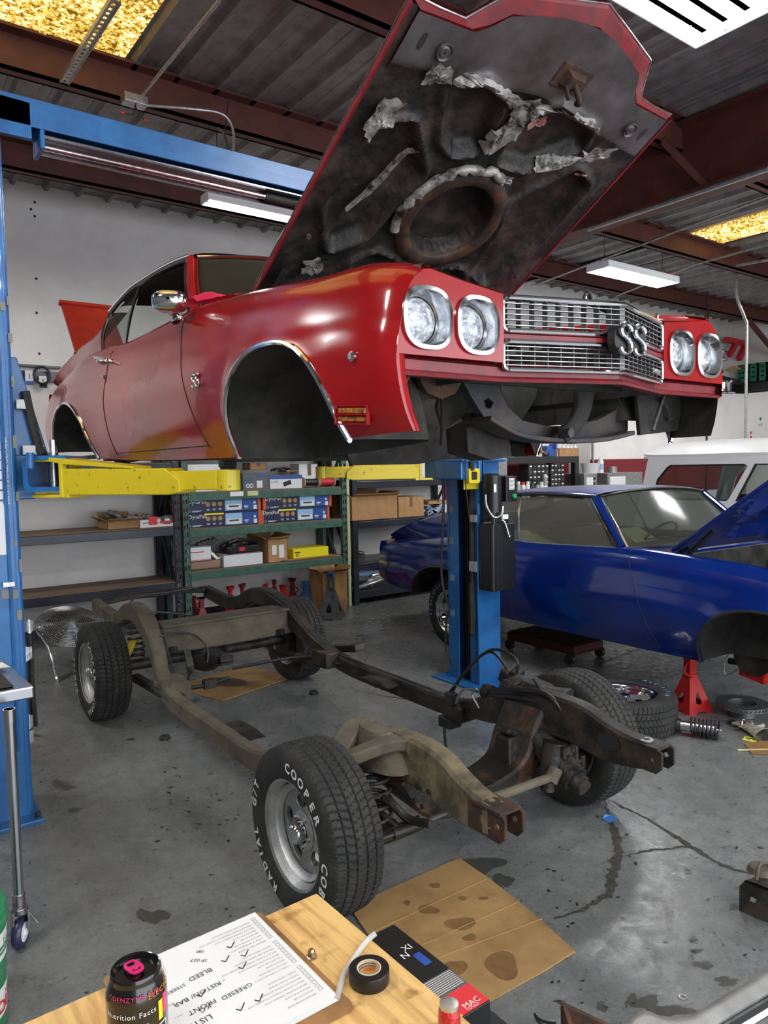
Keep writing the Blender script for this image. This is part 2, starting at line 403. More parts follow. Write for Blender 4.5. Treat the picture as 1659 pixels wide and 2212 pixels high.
# furred-out lower wall with a storage ledge on top, right of the work bench
b = MB(); zl, zr = 2.85, 3.05
for (xa, xb, za, zb_, ya) in ((7.7, 12.9, zl, zr, 5.3),):
    b.add([V(xa, ya, 0), V(xb, ya, 0), V(xb, Y1, 0), V(xa, Y1, 0), V(xa, ya, za), V(xb, ya, zb_), V(xb, Y1, zb_), V(xa, Y1, za)],
          [(0, 1, 5, 4), (1, 2, 6, 5), (2, 3, 7, 6), (3, 0, 4, 7), (4, 5, 6, 7), (3, 2, 1, 0)])
b.b2((12.64, -2, 0), (X1, 5.3, 3.045))
struct(b.build('wall_back_lower', 'wall'))
b = MB(); b.b2((7.7, 5.285, 1.15), (12.64, 5.3, 1.76)); b.b2((4.9, 5.735, 1.15), (7.7, 5.75, 1.76)); struct(b.build('trim_1', 'stripe'))
b = MB(); b.b2((X0, Y1-.02, 0), (7.7, Y1, .1)); struct(b.build('baseboard_back', 'navy'))

# corrugated roof deck with two daylight panels left open in it
def deck(b, xa, xb, ya, yb, z=ZC, pitch=.305, lift=.045):
    prof = ((0, 0), (.10, 0), (.115, -.008), (.125, 0), (.17, 0), (.185, -.008), (.2, 0), (.235, 0), (.255, -lift), (.29, -lift), (.305, 0))
    k0 = math.floor(xa/pitch); pts = []
    k = k0
    while k*pitch < xb:
        for dx, dz in prof[:-1]:
            x = k*pitch+dx
            if xa <= x <= xb: pts.append((x, dz))
        k += 1
    pts = [(xa, pts[0][1])]+pts+[(xb, pts[-1][1])]
    b.grid([[V(x, ya, z+dz) for x, dz in pts], [V(x, yb, z+dz) for x, dz in pts]])
b = MB(); S1 = (-2.2, -.40, -.5, 3.0); S2 = (6.65, 7.5, .6, 3.05)
deck(b, X0, S1[0], Y0, Y1+.1); deck(b, S1[0], S1[1], Y0, S1[2]); deck(b, S1[0], S1[1], S1[3], Y1+.1)
deck(b, S1[1], S2[0], Y0, Y1+.1); deck(b, S2[0], S2[1], Y0, S2[2]); deck(b, S2[0], S2[1], S2[3], Y1+.1); deck(b, S2[1], X1, Y0, Y1+.1)
b.b2((X0, Y0, ZC+.08), (X1, Y1+.1, ZC+.12))
struct(b.build('ceiling', 'deck'))
for i, S in enumerate((S1, S2)):
    b = MB(); deck(b, S[0], S[1], S[2], S[3], ZC+.005, .305, .04); struct(b.build('window_%d' % (i+1), 'skylight'))
# purlins (C sections) and the deep girder
n = 2
def csec(b, xa, xb, y, z0=4.33, z1=4.575, fl=.10, t=.02):
    b.b2((xa, y, z0), (xb, y+t, z1)); b.b2((xa, y-fl*0, z0), (xb, y+fl, z0+t)); b.b2((xa, y-fl*.9, z1-t), (xb, y+t, z1))
    b.b2((xa, y+fl-t, z0), (xb, y+fl, z0+.035))
for y in (-5.5, -4.0, -2.25, -.5, 1.25, 3.0, 4.72):
    b = MB(); csec(b, X0, X1, y); struct(b.build('trim_%d' % n, 'beam')); n += 1
b = MB(); b.b2((3.74, Y0, 3.95), (3.77, Y1, 4.54)); b.b2((3.64, Y0, 3.93), (3.87, Y1, 3.96)); b.b2((3.64, Y0, 4.52), (3.87, Y1, 4.545)); struct(b.build('trim_%d' % n, 'beam')); n += 1
for ya in (1.25, 3.0):
    b = MB(); b.bar((3.70, ya-.25, 3.96), (3.45, ya, 4.36), .05, .05); struct(b.build('trim_%d' % n, 'beam')); n += 1
b = MB(); b.bar((11.6, 4.75, 4.33), (12.85, 4.75, 3.7), .07, .07); struct(b.build('trim_%d' % n, 'beam')); n += 1

# cracks and worn patches in the slab
def crack(pts, w0, w1, seed, m='matblack'):
    R = random.Random(seed); P = [px(x, y, 'z', 0) for x, y in pts]; Q = []
    for i in range(len(P)-1):
        L = (P[i+1]-P[i]).length; k = max(3, int(L/.02))
        for j in range(k): Q.append(P[i].lerp(P[i+1], j/k)+Vector((R.uniform(-.007, .007), R.uniform(-.007, .007), 0)))
    Q.append(P[-1]); rows = []; w = w0
    for i, q in enumerate(Q):
        t = i/len(Q); w = .7*w+.3*(w0+(w1-w0)*math.sin(PI*t))*R.uniform(.3, 1.9)
        d = (Q[min(i+1, len(Q)-1)]-Q[max(i-1, 0)]).normalized(); s_ = Vector((-d.y, d.x, 0))
        rows.append([q+s_*w*R.uniform(.3, .7)+V(0, 0, .0012), q-s_*w*R.uniform(.3, .7)+V(0, 0, .0012)])
    b = MB(); b.grid(rows); o = b.build('floor_crack', m, FLOOR); return o
FLOOR = bpy.data.objects['floor']
M['crack'] = mat('crack_dirt', (.035, .032, .024), .9, 0, (.07, .065, .05), 40)
M['patch'] = mat('damp_patch', (.062, .060, .050), .5, 0, (.08, .078, .068), 30)
crack([(1300, 1715), (1325, 1790), (1338, 1840), (1325, 1880), (1318, 1930), (1260, 1965), (1195, 1985)], .006, .035, 1, 'crack')
crack([(1340, 1740), (1400, 1770), (1440, 1795), (1500, 1835), (1560, 1870), (1625, 1890)], .006, .025, 2, 'crack')
crack([(1340, 1850), (1400, 1838), (1470, 1830), (1498, 1832)], .004, .012, 3, 'crack')
crack([(1300, 1720), (1340, 1742), (1365, 1755)], .003, .006, 4, 'crack')
crack([(760, 1490), (820, 1502), (890, 1512), (930, 1530), (985, 1545)], .006, .016, 5, 'crack')
crack([(1180, 1460), (1280, 1440), (1370, 1405), (1430, 1392)], .004, .008, 6, 'crack')
crack([(100, 1710), (150, 1690), (160, 1688)], .004, .01, 7, 'crack')
def blot(cx, cy, rx, ry, seed, m='patch'):
    R = random.Random(seed); c = px(cx, cy, 'z', 0); ph = [R.uniform(0, 6.3) for _ in range(4)]; b = MB(); vs = [c+V(0, 0, .0009)]; n = 34
    for i in range(n):
        a = 2*PI*i/n; k = 1+.22*math.sin(2*a+ph[0])+.16*math.sin(3*a+ph[1])+.12*math.sin(5*a+ph[2])+R.uniform(-.1, .1)
        q = px(cx+rx*k*math.cos(a), cy+ry*k*math.sin(a), 'z', 0); vs.append(q+V(0, 0, .0009))
    b.add(vs, [(0, 1+i, 1+(i+1) % n) for i in range(n)]); b.build('floor_stain', m, FLOOR)
for i, (x, y, rx, ry) in enumerate(((1395, 2165, 26, 14), (1440, 2185, 46, 14), (1365, 2160, 14, 10), (1520, 2085, 20, 8), (1505, 2055, 12, 5), (1498, 2032, 8, 5), (1570, 2120, 26, 9), (1040, 1870, 38, 22), (1080, 1905, 30, 14), (140, 1700, 22, 7), (160, 1750, 12, 5),
    (330, 1980, 30, 16), (125, 1690, 12, 5), (1640, 2125, 18, 8), (1610, 1965, 12, 5), (1300, 2175, 10, 12), (1210, 2165, 12, 5), (1400, 1470, 0.1, 0.1), (1585, 1960, 12, 6))):
    if rx > 1: blot(x, y, rx, ry, 40+i)
M['oil'] = mat('oil_spots', (.02, .019, .016), .35, 0, (.035, .033, .028), 30)
R_ = random.Random(12)
for i in range(46):
    x, y = R_.uniform(1180, 1640), R_.uniform(1760, 2200)
    if (y > 2090 and x > 1400): continue
    blot(x, y, R_.uniform(2, 6), R_.uniform(1.5, 3.5), 90+i, 'oil')
for i in range(30):
    x, y = R_.uniform(330, 520), R_.uniform(1650, 1850); blot(x, y, R_.uniform(1.5, 5), R_.uniform(1, 3), 190+i, 'oil')

# ------------------------------------------------------------------ ceiling lights
def fixture(xa, xb, ya, yb, z, nt, label, grp=None, chain=True, top=4.57):
    t = thing('fluorescent_light', label, 'ceiling light', ((xa+xb)/2, (ya+yb)/2, z), 0, grp)
    b = MB(); w = .02; d = .06
    b.grid([[V(x, ya, z), V(x, ya+w, z+d), V(x, yb-w, z+d), V(x, yb, z)] for x in (xa, xb)])
    b.b2((xa, ya-.004, z-.004), (xb, ya+.004, z+.02)); b.b2((xa, yb-.004, z-.004), (xb, yb+.004, z+.02))
    b.b2((xa-.005, ya, z-.004), (xa+.005, yb, z+d)); b.b2((xb-.005, ya, z-.004), (xb+.005, yb, z+d)); b.b2((xa, ya, z+d), (xb, yb, z+d+.012))
    wd = (yb-ya)/nt
    for i in range(1, nt): b.add([V(xa, ya+wd*i-.015, z+d-.005), V(xb, ya+wd*i-.015, z+d-.005), V(xb, ya+wd*i, z+.012), V(xa, ya+wd*i, z+.012), V(xa, ya+wd*i+.015, z+d-.005), V(xb, ya+wd*i+.015, z+d-.005)], [(0, 1, 2, 3), (3, 2, 5, 4)])
    b.build('reflector', 'fixwhite', t)
    for i in range(nt):
        y = ya+wd*(i+.5); b = MB(); b.cyl((xa+.03, y, z+.02), (xb-.03, y, z+.02), .014, n=12); b.build('tube', 'tube', t, True)
        b = MB(); b.box((xa+.02, y, z+.02), (.02, .03, .035)); b.box((xb-.02, y, z+.02), (.02, .03, .035)); b.build('lamp_holder', 'chrome2', t)
    if chain:
        b = MB()
        for x in (xa+.12, xb-.12):
            ym = (ya+yb)/2; b.tube([(x, ya+.04, z+d), (x, ym, z+d+.12), (x, yb-.04, z+d)], .004, 5, 0); b.tube([(x, ym, z+d+.12), (x, ym, top)], .004, 5, 0)
        b.build('hanging_chain', 'castiron', t)
    return t
fixture(.55, 1.79, -.50, -.03, 4.0, 4, 'large four-tube fluorescent light at the upper right beside the raised hood')
fixture(4.72, 6.08, 2.72, 3.02, 3.85, 2, 'hanging fluorescent light with white reflector beyond the raised hood, over the blue car')
fixture(.36, 1.60, 3.34, 3.50, 3.90, 1, 'lit strip light seen just below the blue lift crossbar')
for i, (x, y) in enumerate(((-3.2, -3.2), (-3.2, -.2), (2.6, -3.6), (-.6, -4.6), (6.4, -2.6), (6.6, .6), (9.2, 2.6), (-3.4, 3.4), (9.5, -1))):  # extra fixtures out of view, added to even out the lighting
    fixture(x-.61, x+.61, y-.2, y+.2, 4.0, 3, 'three-tube fluorescent light added out of view for even lighting', 'added fill lights out of view')

# conduits, boxes and cables under the roof
b = MB(); b.tube([px(475, 0, 'z', 4.3), px(300, 215, 'z', 4.3)], .011, 8, 0)
t = thing('electrical_conduit', 'straight metal conduit running up from the open junction box', 'conduit', px(300, 215, 'z', 4.3)); b.build('pipe', 'galv', t, True)
j = px(290, 218, 'z', 4.27); t = thing('junction_box', 'open metal junction box hanging on the red beam with loose wires', 'junction box', j)
b = MB(); b.box(j, (.16, .10, .06)); b.build('box', 'galv', t, bevel=.004)
b = MB(); b.tube([j+V(0, 0, -.03), j+V(.03, -.02, -.09), j+V(.06, 0, -.11)], .004, 5); b.tube([j+V(.01, 0, -.03), j+V(-.02, -.02, -.10), j+V(-.07, 0, -.10)], .004, 5); b.build('wire', 'black', t)
for q in (j+V(.06, 0, -.11), j+V(-.07, 0, -.10)):
    b = MB(); b.cyl(q, q+V(.03 if q.x > j.x else -.03, 0, 0), .009, .006, 8); b.build('wire_nut', 'signred', t)
e = px(504, 330, 'y', 2.72)
b = MB(); b.tube([j+V(.08, 0, -.01), px(420, 236, 'y', 2.72), px(480, 247, 'y', 2.72), px(503, 280, 'y', 2.72), e], .011, 8)
tag(b.build('flexible_cable', 'galv', None, True), 'armoured flexible cable looping from the junction box to the strip light', 'cable')
b = MB(); q = px(485, 290, 'y', 2.75); b.tube([px(495, 205, 'y', 2.75), q], .004, 5, 0); b.tube([q, px(470, 275, 'y', 2.75)], .006, 5, 0); b.tube([q, px(495, 325, 'y', 2.75)], .007, 5, 0)
tag(b.build('hanging_wire', 'black'), 'thin black hanging wire below the armoured cable', 'wire')
a0, a1 = px(250, 0, 'z', 4.3), px(138, 178, 'z', 4.3)
t = thing('perforated_channel', 'perforated steel channel crossing below the yellow skylight', 'steel channel', a1)
b = MB(); d = (a1-a0); L = d.length; dn = d.normalized(); sd = dn.cross(V(0, 0, 1)).normalized(); ho = []
k = .03
while k < L-.03: ho.append(rrect(k, -.010, k+.028, .010, .006, 2)); k += .05
b.plate([(0, -.028), (L, -.028), (L, .028), (0, .028)], ho, .004, a0, dn, -sd); b.bar(a0-sd*.028, a1-sd*.028, .004, .03); b.bar(a0+sd*.028, a1+sd*.028, .004, .03)
b.build('channel', 'galv', t)
b = MB(); b.tube([px(1270, 495, 'z', 3.9), px(1585, 390, 'z', 3.9), px(1659, 365, 'z', 3.9)], .02, 6, 0)
b.tube([px(1270, 499, 'z', 3.89), px(1659, 369, 'z', 3.89)], .008, 6, 0)
tag(b.build('conduit_rail', 'galv', None, True), 'slotted metal rail running along under the dark red girder', 'conduit')
for (pts, z, lab) in ((((1150, 618), (1390, 527), (1659, 425)), 4.1, 'thin conduit rising from the grille towards the second skylight'),
                      (((1330, 640), (1500, 572), (1659, 528)), 4.1, 'lower conduit running right beyond the hanging light'),
                      (((1590, 574), (1659, 562)), 3.9, 'short upper conduit at the right edge above the drop pipe')):
    b = MB(); b.tube([px(x, y, 'z', z) for x, y in pts], .013, 8, 0); tag(b.build('conduit', 'galv', None, True), lab, 'conduit')
# vertical drops at the right
q = px(1590, 574, 'z', 4.5); Yc = q.y; p_ = px(1613, 720, 'y', Yc); b = MB(); b.tube([q, px(1592, 640, 'y', Yc), px(1610, 690, 'y', Yc), p_, V(p_.x, Yc, 2.0), V(p_.x, Yc, 0)], .022, 8, 3)
tag(b.build('drop_conduit', 'galv', None, True), 'bent grey conduit dropping from the roof at the right of the photo', 'conduit')
b = MB(); b.box(q, (.08, .08, .16)); tag(b.build('conduit_box', 'galv'), 'small grey fitting at the top of the bent drop conduit', 'junction box')
q = px(1529, 630, 'z', 4.5); b = MB(); b.tube([q, V(q.x, q.y, 0)], .018, 8, 0)
tag(b.build('standing_pipe', 'rust', None, True), 'rusty upright pipe standing just right of the red car', 'pipe')
b = MB(); b.tube([px(1310, 560, 'y', 2.98)+V(0, 0, 0), px(1310, 500, 'y', 2.98)], .004, 5, 0)
# signs on the far wall
def sign(x0, y0, x1, y1, name, m, label):
    XS_ = 12.64; a = px(x0, y1, 'x', XS_); c = px(x1, y0, 'x', XS_); t = thing(name, label, 'sign', (XS_, a.y, a.z)); b = MB(); b.b2((XS_-.012, c.y, a.z), (XS_, a.y, c.z)); b.build('panel', m, t); return t, a, c, b
t, a, c, b = sign(1633, 898, 1654, 922, 'first_aid_sign', 'sign', 'white sign with a green cross on the far right wall')
b = MB(); my = (a.y+c.y)/2; h = c.z-a.z; k = h/.9; zz = a.z+h*.72; X_ = 12.628
for dy, z0, z1 in ((.04, zz-.13*k, zz+.13*k), (.13, zz-.04*k, zz+.04*k), (.2, a.z+.1*k, a.z+.14*k), (.2, a.z+.2*k, a.z+.24*k)): b.b2((X_-.006, my-dy*k, z0), (X_, my+dy*k, z1))
b.build('green_cross', 'signgreen', t)
t, a, c, b = sign(1619, 930, 1627, 956, 'arrow_sign', 'sign', 'narrow sign with a red arrow pointing down on the far right wall')
b = MB(); my = (a.y+c.y)/2; w = (a.y-c.y)/2*.8; h = c.z-a.z; b.add([V(X_-.004, my-w, c.z-h*.08), V(X_-.004, my+w, c.z-h*.08), V(X_-.004, my, c.z-h*.35)], [(0, 2, 1)]); b.b2((X_-.004, my-w*.6, a.z+.02), (X_, my+w*.6, a.z+h*.55)); b.build('red_arrow', 'signred', t)

# ------------------------------------------------------------------ car bodies (both are the same two-door coupe shape)
def pchip(T):
    xs = [t[0] for t in T]; ys = [t[1] for t in T]; n = len(T); h = [xs[i+1]-xs[i] for i in range(n-1)]; dl = [(ys[i+1]-ys[i])/h[i] for i in range(n-1)]
    m = [dl[0]]+[0 if dl[i-1]*dl[i] <= 0 else 2*dl[i-1]*dl[i]/(dl[i-1]+dl[i]) for i in range(1, n-1)]+[dl[-1]]
    def f(x):
        if x <= xs[0]: return ys[0]
        if x >= xs[-1]: return ys[-1]
        i = 0
        while x > xs[i+1]: i += 1
        t = (x-xs[i])/h[i]; t2 = t*t; t3 = t2*t
        return (2*t3-3*t2+1)*ys[i]+(t3-2*t2+t)*h[i]*m[i]+(-2*t3+3*t2)*ys[i+1]+(t3-t2)*h[i]*m[i+1]
    return f
PW = pchip([(-.71, .872), (-.66, .90), (-.55, .922), (-.3, .94), (0, .947), (.6, .945), (1.2, .94), (2.0, .94), (2.7, .95), (3.2, .93), (3.7, .88), (3.95, .82)])
ZT = pchip([(-.71, 2.28), (-.6, 2.31), (-.48, 2.33), (-.2, 2.345), (.12, 2.38), (.47, 2.41), (.84, 2.435), (1.3, 2.43), (1.74, 2.425), (2.24, 2.45), (2.55, 2.45), (2.85, 2.415), (3.4, 2.365), (4.0, 2.32)])
ZB = pchip([(-.71, 1.81), (-.5, 1.80), (.2, 1.755), (.5, 1.755), (2.2, 1.785), (2.3, 1.80), (3.3, 1.86), (3.7, 1.90), (3.95, 1.96)])
OF = pchip([(0, .088), (.06, .068), (.2, .03), (.38, .006), (.5, 0), (.62, .008), (.70, .02), (.74, .024), (.86, .042), (.95, .07), (1, .105)])
AR = ((-.068, .40, .425, 2.3, 1.715), (2.77, .50, .44, 2.15, 1.72))
def archz(y):
    z = -9
    for yc, a, b, p, zc in AR:
        u = abs((y-yc)/a)
        if u < 1: z = max(z, zc+b*(1-u**p)**(1/p))
    return z
def sidex(y, z):
    zb, zt = 1.765, ZT(y); f = max(0, min(1, (z-zb)/(zt-zb)))
    x = PW(y)-OF(f)
    for yc, a, b, p, zc in AR:
        u = math.hypot((y-yc)/a, (z-zc)/b); x += .014*math.exp(-((u-1)/.16)**2)*(1 if z < 2.3 else 0)
    return x
def shear(y, z):
    w = math.exp(-((y-.84)/.32)**2); return y+w*(.235*(z-2.435)/.62)
RAIL = [(1.29, .645, 2.797), (1.5, .655, 2.812), (1.76, .66, 2.82), (2.12, .665, 2.818), (2.4, .67, 2.785), (2.7, .68, 2.72), (2.97, .70, 2.65), (3.32, .74, 2.57), (3.6, .785, 2.475), (3.76, .80, 2.395)]
RXf = pchip([(a, b_) for a, b_, c in RAIL]); RZf = pchip([(a, c) for a, b_, c in RAIL])
STN = sorted(set([round(-.71+.012*i, 4) for i in range(6)]+[round(-.62+.03*i, 4) for i in range(153)]+[round(yc+sg*a*(1-e), 5) for yc, a, b_, p, zc in AR for sg in (-1, 1) for e in (0, .002, .006, .012, .02, .03, .045, .06, .08, .11)]))
STN = [y for y in STN if y <= 3.951]
def body_side(root, sg, paint, nz=40):
    rows = []
    for y in STN:
        zb, zt, az = ZB(y), ZT(y), archz(y); r = []
        if sg > 0 and paint == 'red' and y < -.47: az = max(az, 1.978)
        for i in range(nz+1):
            z = zb+(zt-zb)*i/nz; z = max(z, az); r.append((sidex(y, z), z))
        xs = r[-1][0]
        if y < .98: ins = [(xs-.03, zt+.012), (xs-.07, zt+.014), (.735, zt+.008), (.715, zt-.004), (.712, zt-.05)]
        elif y < 2.42: ins = [(xs-.012, zt+.006), (xs-.025, zt+.006), (xs-.03, zt+.004), (xs-.035, zt-.01), (xs-.036, zt-.05)]
        else: ins = [(xs-.03, zt+.012), (xs-.06, zt+.02), (xs-.09, zt+.028), (.66, zt+.032), (.64, zt+.01)]
        rows.append([V(sg*x, shear(y, z) if .2 < y < 1.8 else y, z) for x, z in r+ins])
    def part(name, ya, yb, test=None):
        rr = [r for r, y in zip(rows, STN) if ya <= y <= yb+1e-6]
        b = MB(); b.grid(rr); o = b.build(name, paint, root, True, angle=60); return o
    yd0 = min(STN, key=lambda y: abs(y-.84)); yd1 = min(STN, key=lambda y: abs(y-1.93))
    fe = part('fender', -1, yd0); do = part('door', yd0, yd1); qu = part('quarter_panel', yd1, 9)
    # shut lines as narrow dark grooves
    b = MB()
    for ys in (yd0, yd1): b.tube([V(sg*(sidex(ys, z)+.0006), shear(ys, z), z) for z in [1.80+(ZT(ys)-1.80)*i/14 for i in range(15)]], .0028, 6, 0)
    b.tube([V(sg*(sidex(y, 1.812)+.0004), y+(0 if y > 1.2 else (shear(y, 1.812)-y)), 1.812) for y in [yd0+(yd1-yd0)*i/16 for i in range(17)]], .0025, 6, 0)
    b.build('shut_line', 'matblack', do)
    # bright arch mouldings and dark wheelhouse liners
    for k, (yc, a, bb, p, zc) in enumerate(AR):
        pts = []; N = 48
        for i in range(N+1):
            t = PI*i/N; cy_, sz_ = math.cos(t), math.sin(t)
            y = yc+a*math.copysign(abs(cy_)**(2/p), cy_); z = zc+bb*abs(sz_)**(2/p)
            z = max(z, ZB(y)-.004) if True else z
            pts.append((y, z))
        b = MB(); b.tube([V(sg*(sidex(y, z)+.002), y, z) for y, z in pts], .0105, 8, 0)
        b.build('arch_moulding', 'chrome' if paint == 'red' else 'black', fe if k == 0 else qu, True)
        b = MB(); rr = []
        lo = 1.885 if (sg > 0 and k == 0) else -9
        for x in (None, .80, .70, .60, .56): rr.append([V(sg*((sidex(y, z)-.008) if x is None else x), yc+(y-yc)*(1 if x is None else 1.02), max(zc+(z-zc)*(1 if x is None else 1.03), lo if x else -9)) for y, z in pts])
        rr.append([V(sg*.54, yc+(y-yc)*.96, max(lo, zc+(z-zc)*.95)) for y, z in pts]); rr.append([V(sg*.535, yc, max(lo, zc+.05))]*len(pts))
        b.grid(rr)
        b.build('wheelhouse', 'liner' if paint == 'red' else 'matblack', root, True)
    for ya, yb_, za, zb_ in ((-.70, -.48, 1.812, 2.30), (.40, .62, 1.76, 2.34)):
        b = MB(); b.grid([[V(sg*(sidex(y, z)-.016), y, z) for z in [za+(zb_-za)*i/8 for i in range(9)]] for y in [ya+(yb_-ya)*i/5 for i in range(6)]]); b.build('inner_skin', 'liner', fe, True)
    b = MB(); b.grid([[V(sg*(sidex(y, z)-.05), y, z) for z in [1.84+.57*i/8 for i in range(9)]] for y in [.95+1.2*i/8 for i in range(9)]]); b.build('door_trim', 'seat', do, True)
    # fender front return and lower sill underside
    if sg < 0 or paint != 'red':
        b = MB(); b.grid([[V(sg*(sidex(-.71, z)-d), -.71+e, z) for z in [1.81+.22*i/8 for i in range(9)]] for d, e in ((0, 0), (.018, .0), (.04, .012), (.045, .05))]); b.build('fender_edge', paint, fe, True)
    b = MB(); b.grid([[V(sg*(sidex(y, ZB(y))-d), y, ZB(y)+e) for y in [.36+1.88*i/10 for i in range(11)]] for d, e in ((0, 0), (.03, -.004), (.07, .02), (.10, .06))]); b.build('rocker_flange', 'under', root, True)
    # greenhouse
    s = sg
    b = MB(); b.tube([V(s*(RXf(y)+.004), y, RZf(y)+.002) for y in [1.29+1.32*i/16 for i in range(17)]], .014, 8, 0); b.build('drip_rail', 'black', root, True)
    b = MB(); b.tube([V(s*(RXf(y)+.012), y, RZf(y)+.016) for y in [1.29+1.32*i/16 for i in range(17)]], .006, 6, 0); b.build('drip_moulding', 'chrome', root, True)
    A0, A1 = V(s*.765, .975, 2.44), V(s*.648, 1.29, 2.79)
    b = MB(); b.sweep([A0, A0.lerp(A1, .5)+V(s*.008, 0, .006), A1], .040, .05, 5, up=(s*.8, -.6, .3)); b.build('windscreen_pillar', paint, root, True)
    b = MB(); b.tube([A0+V(-s*.02, -.03, 0), A0.lerp(A1, .5)+V(-s*.014, -.03, .008), A1+V(-s*.022, -.03, 0)], .009, 6); b.tube([A0+V(s*.022, .03, 0), A0.lerp(A1, .5)+V(s*.03, .03, .008), A1+V(s*.02, .03, 0)], .008, 6); b.build('pillar_moulding', 'chrome', root, True)
    rr = []
    for i in range(15):
        t = i/14; yt = 2.60+(3.74-2.60)*t; yb_ = 2.46+(3.82-2.46)*t; T_ = V(RXf(yt), yt, RZf(yt)); xs = sidex(yb_, ZT(yb_))-.06; Bm = V(xs, yb_, ZT(yb_)+.018)
        rr.append([V(s*T_.x*.84, T_.y, T_.z+.016), V(s*T_.x*.92, T_.y, T_.z+.012)]+[V(s*q.x, q.y, q.z) for q in [T_.lerp(Bm, k/8)+V(.022*math.sin(PI*k/8)*(1-t*.6), 0, .0) for k in range(9)]])
    b = MB(); b.grid(rr); b.build('sail_panel', paint, root, True, angle=60)
    b = MB(); rr = [r[2:] for r in rr]; b.tube([rr[0][k]+V(s*.004, -.008, 0) for k in range(9)]+[], .008, 6, 0); b.build('window_moulding', 'chrome', root, True)
    bt, bb_ = V(s*RXf(2.05), 2.05, RZf(2.05)-.01), V(s*.80, 1.94, 2.43)
    b = MB(); b.tube([bt, bt.lerp(bb_, .5)+V(s*.01, 0, 0), bb_], .010, 6); b.build('window_divider', 'chrome', root, True)
    g0 = [bt.lerp(bb_, k/6)+V(s*.01*math.sin(PI*k/6)-s*.004, 0, 0) for k in range(7)]; g1 = [rr[0][min(8, round(k*8/6))]+V(-s*.006, 0, 0) for k in range(7)]
    b = MB(); b.grid([g0, [p.lerp(q, .5) for p, q in zip(g0, g1)], g1]); b.build('quarter_glass', 'glass' if paint == 'red' else 'dustglass', root, True)
    b = MB(); b.tube([V(s*(sidex(y, ZT(y))-.035), y, ZT(y)+.004) for y in [1.0+1.42*i/12 for i in range(13)]], .008, 6, 0); b.build('belt_moulding', 'chrome2' if paint == 'blue' else 'black', root, True)
    return fe, do, qu, g0

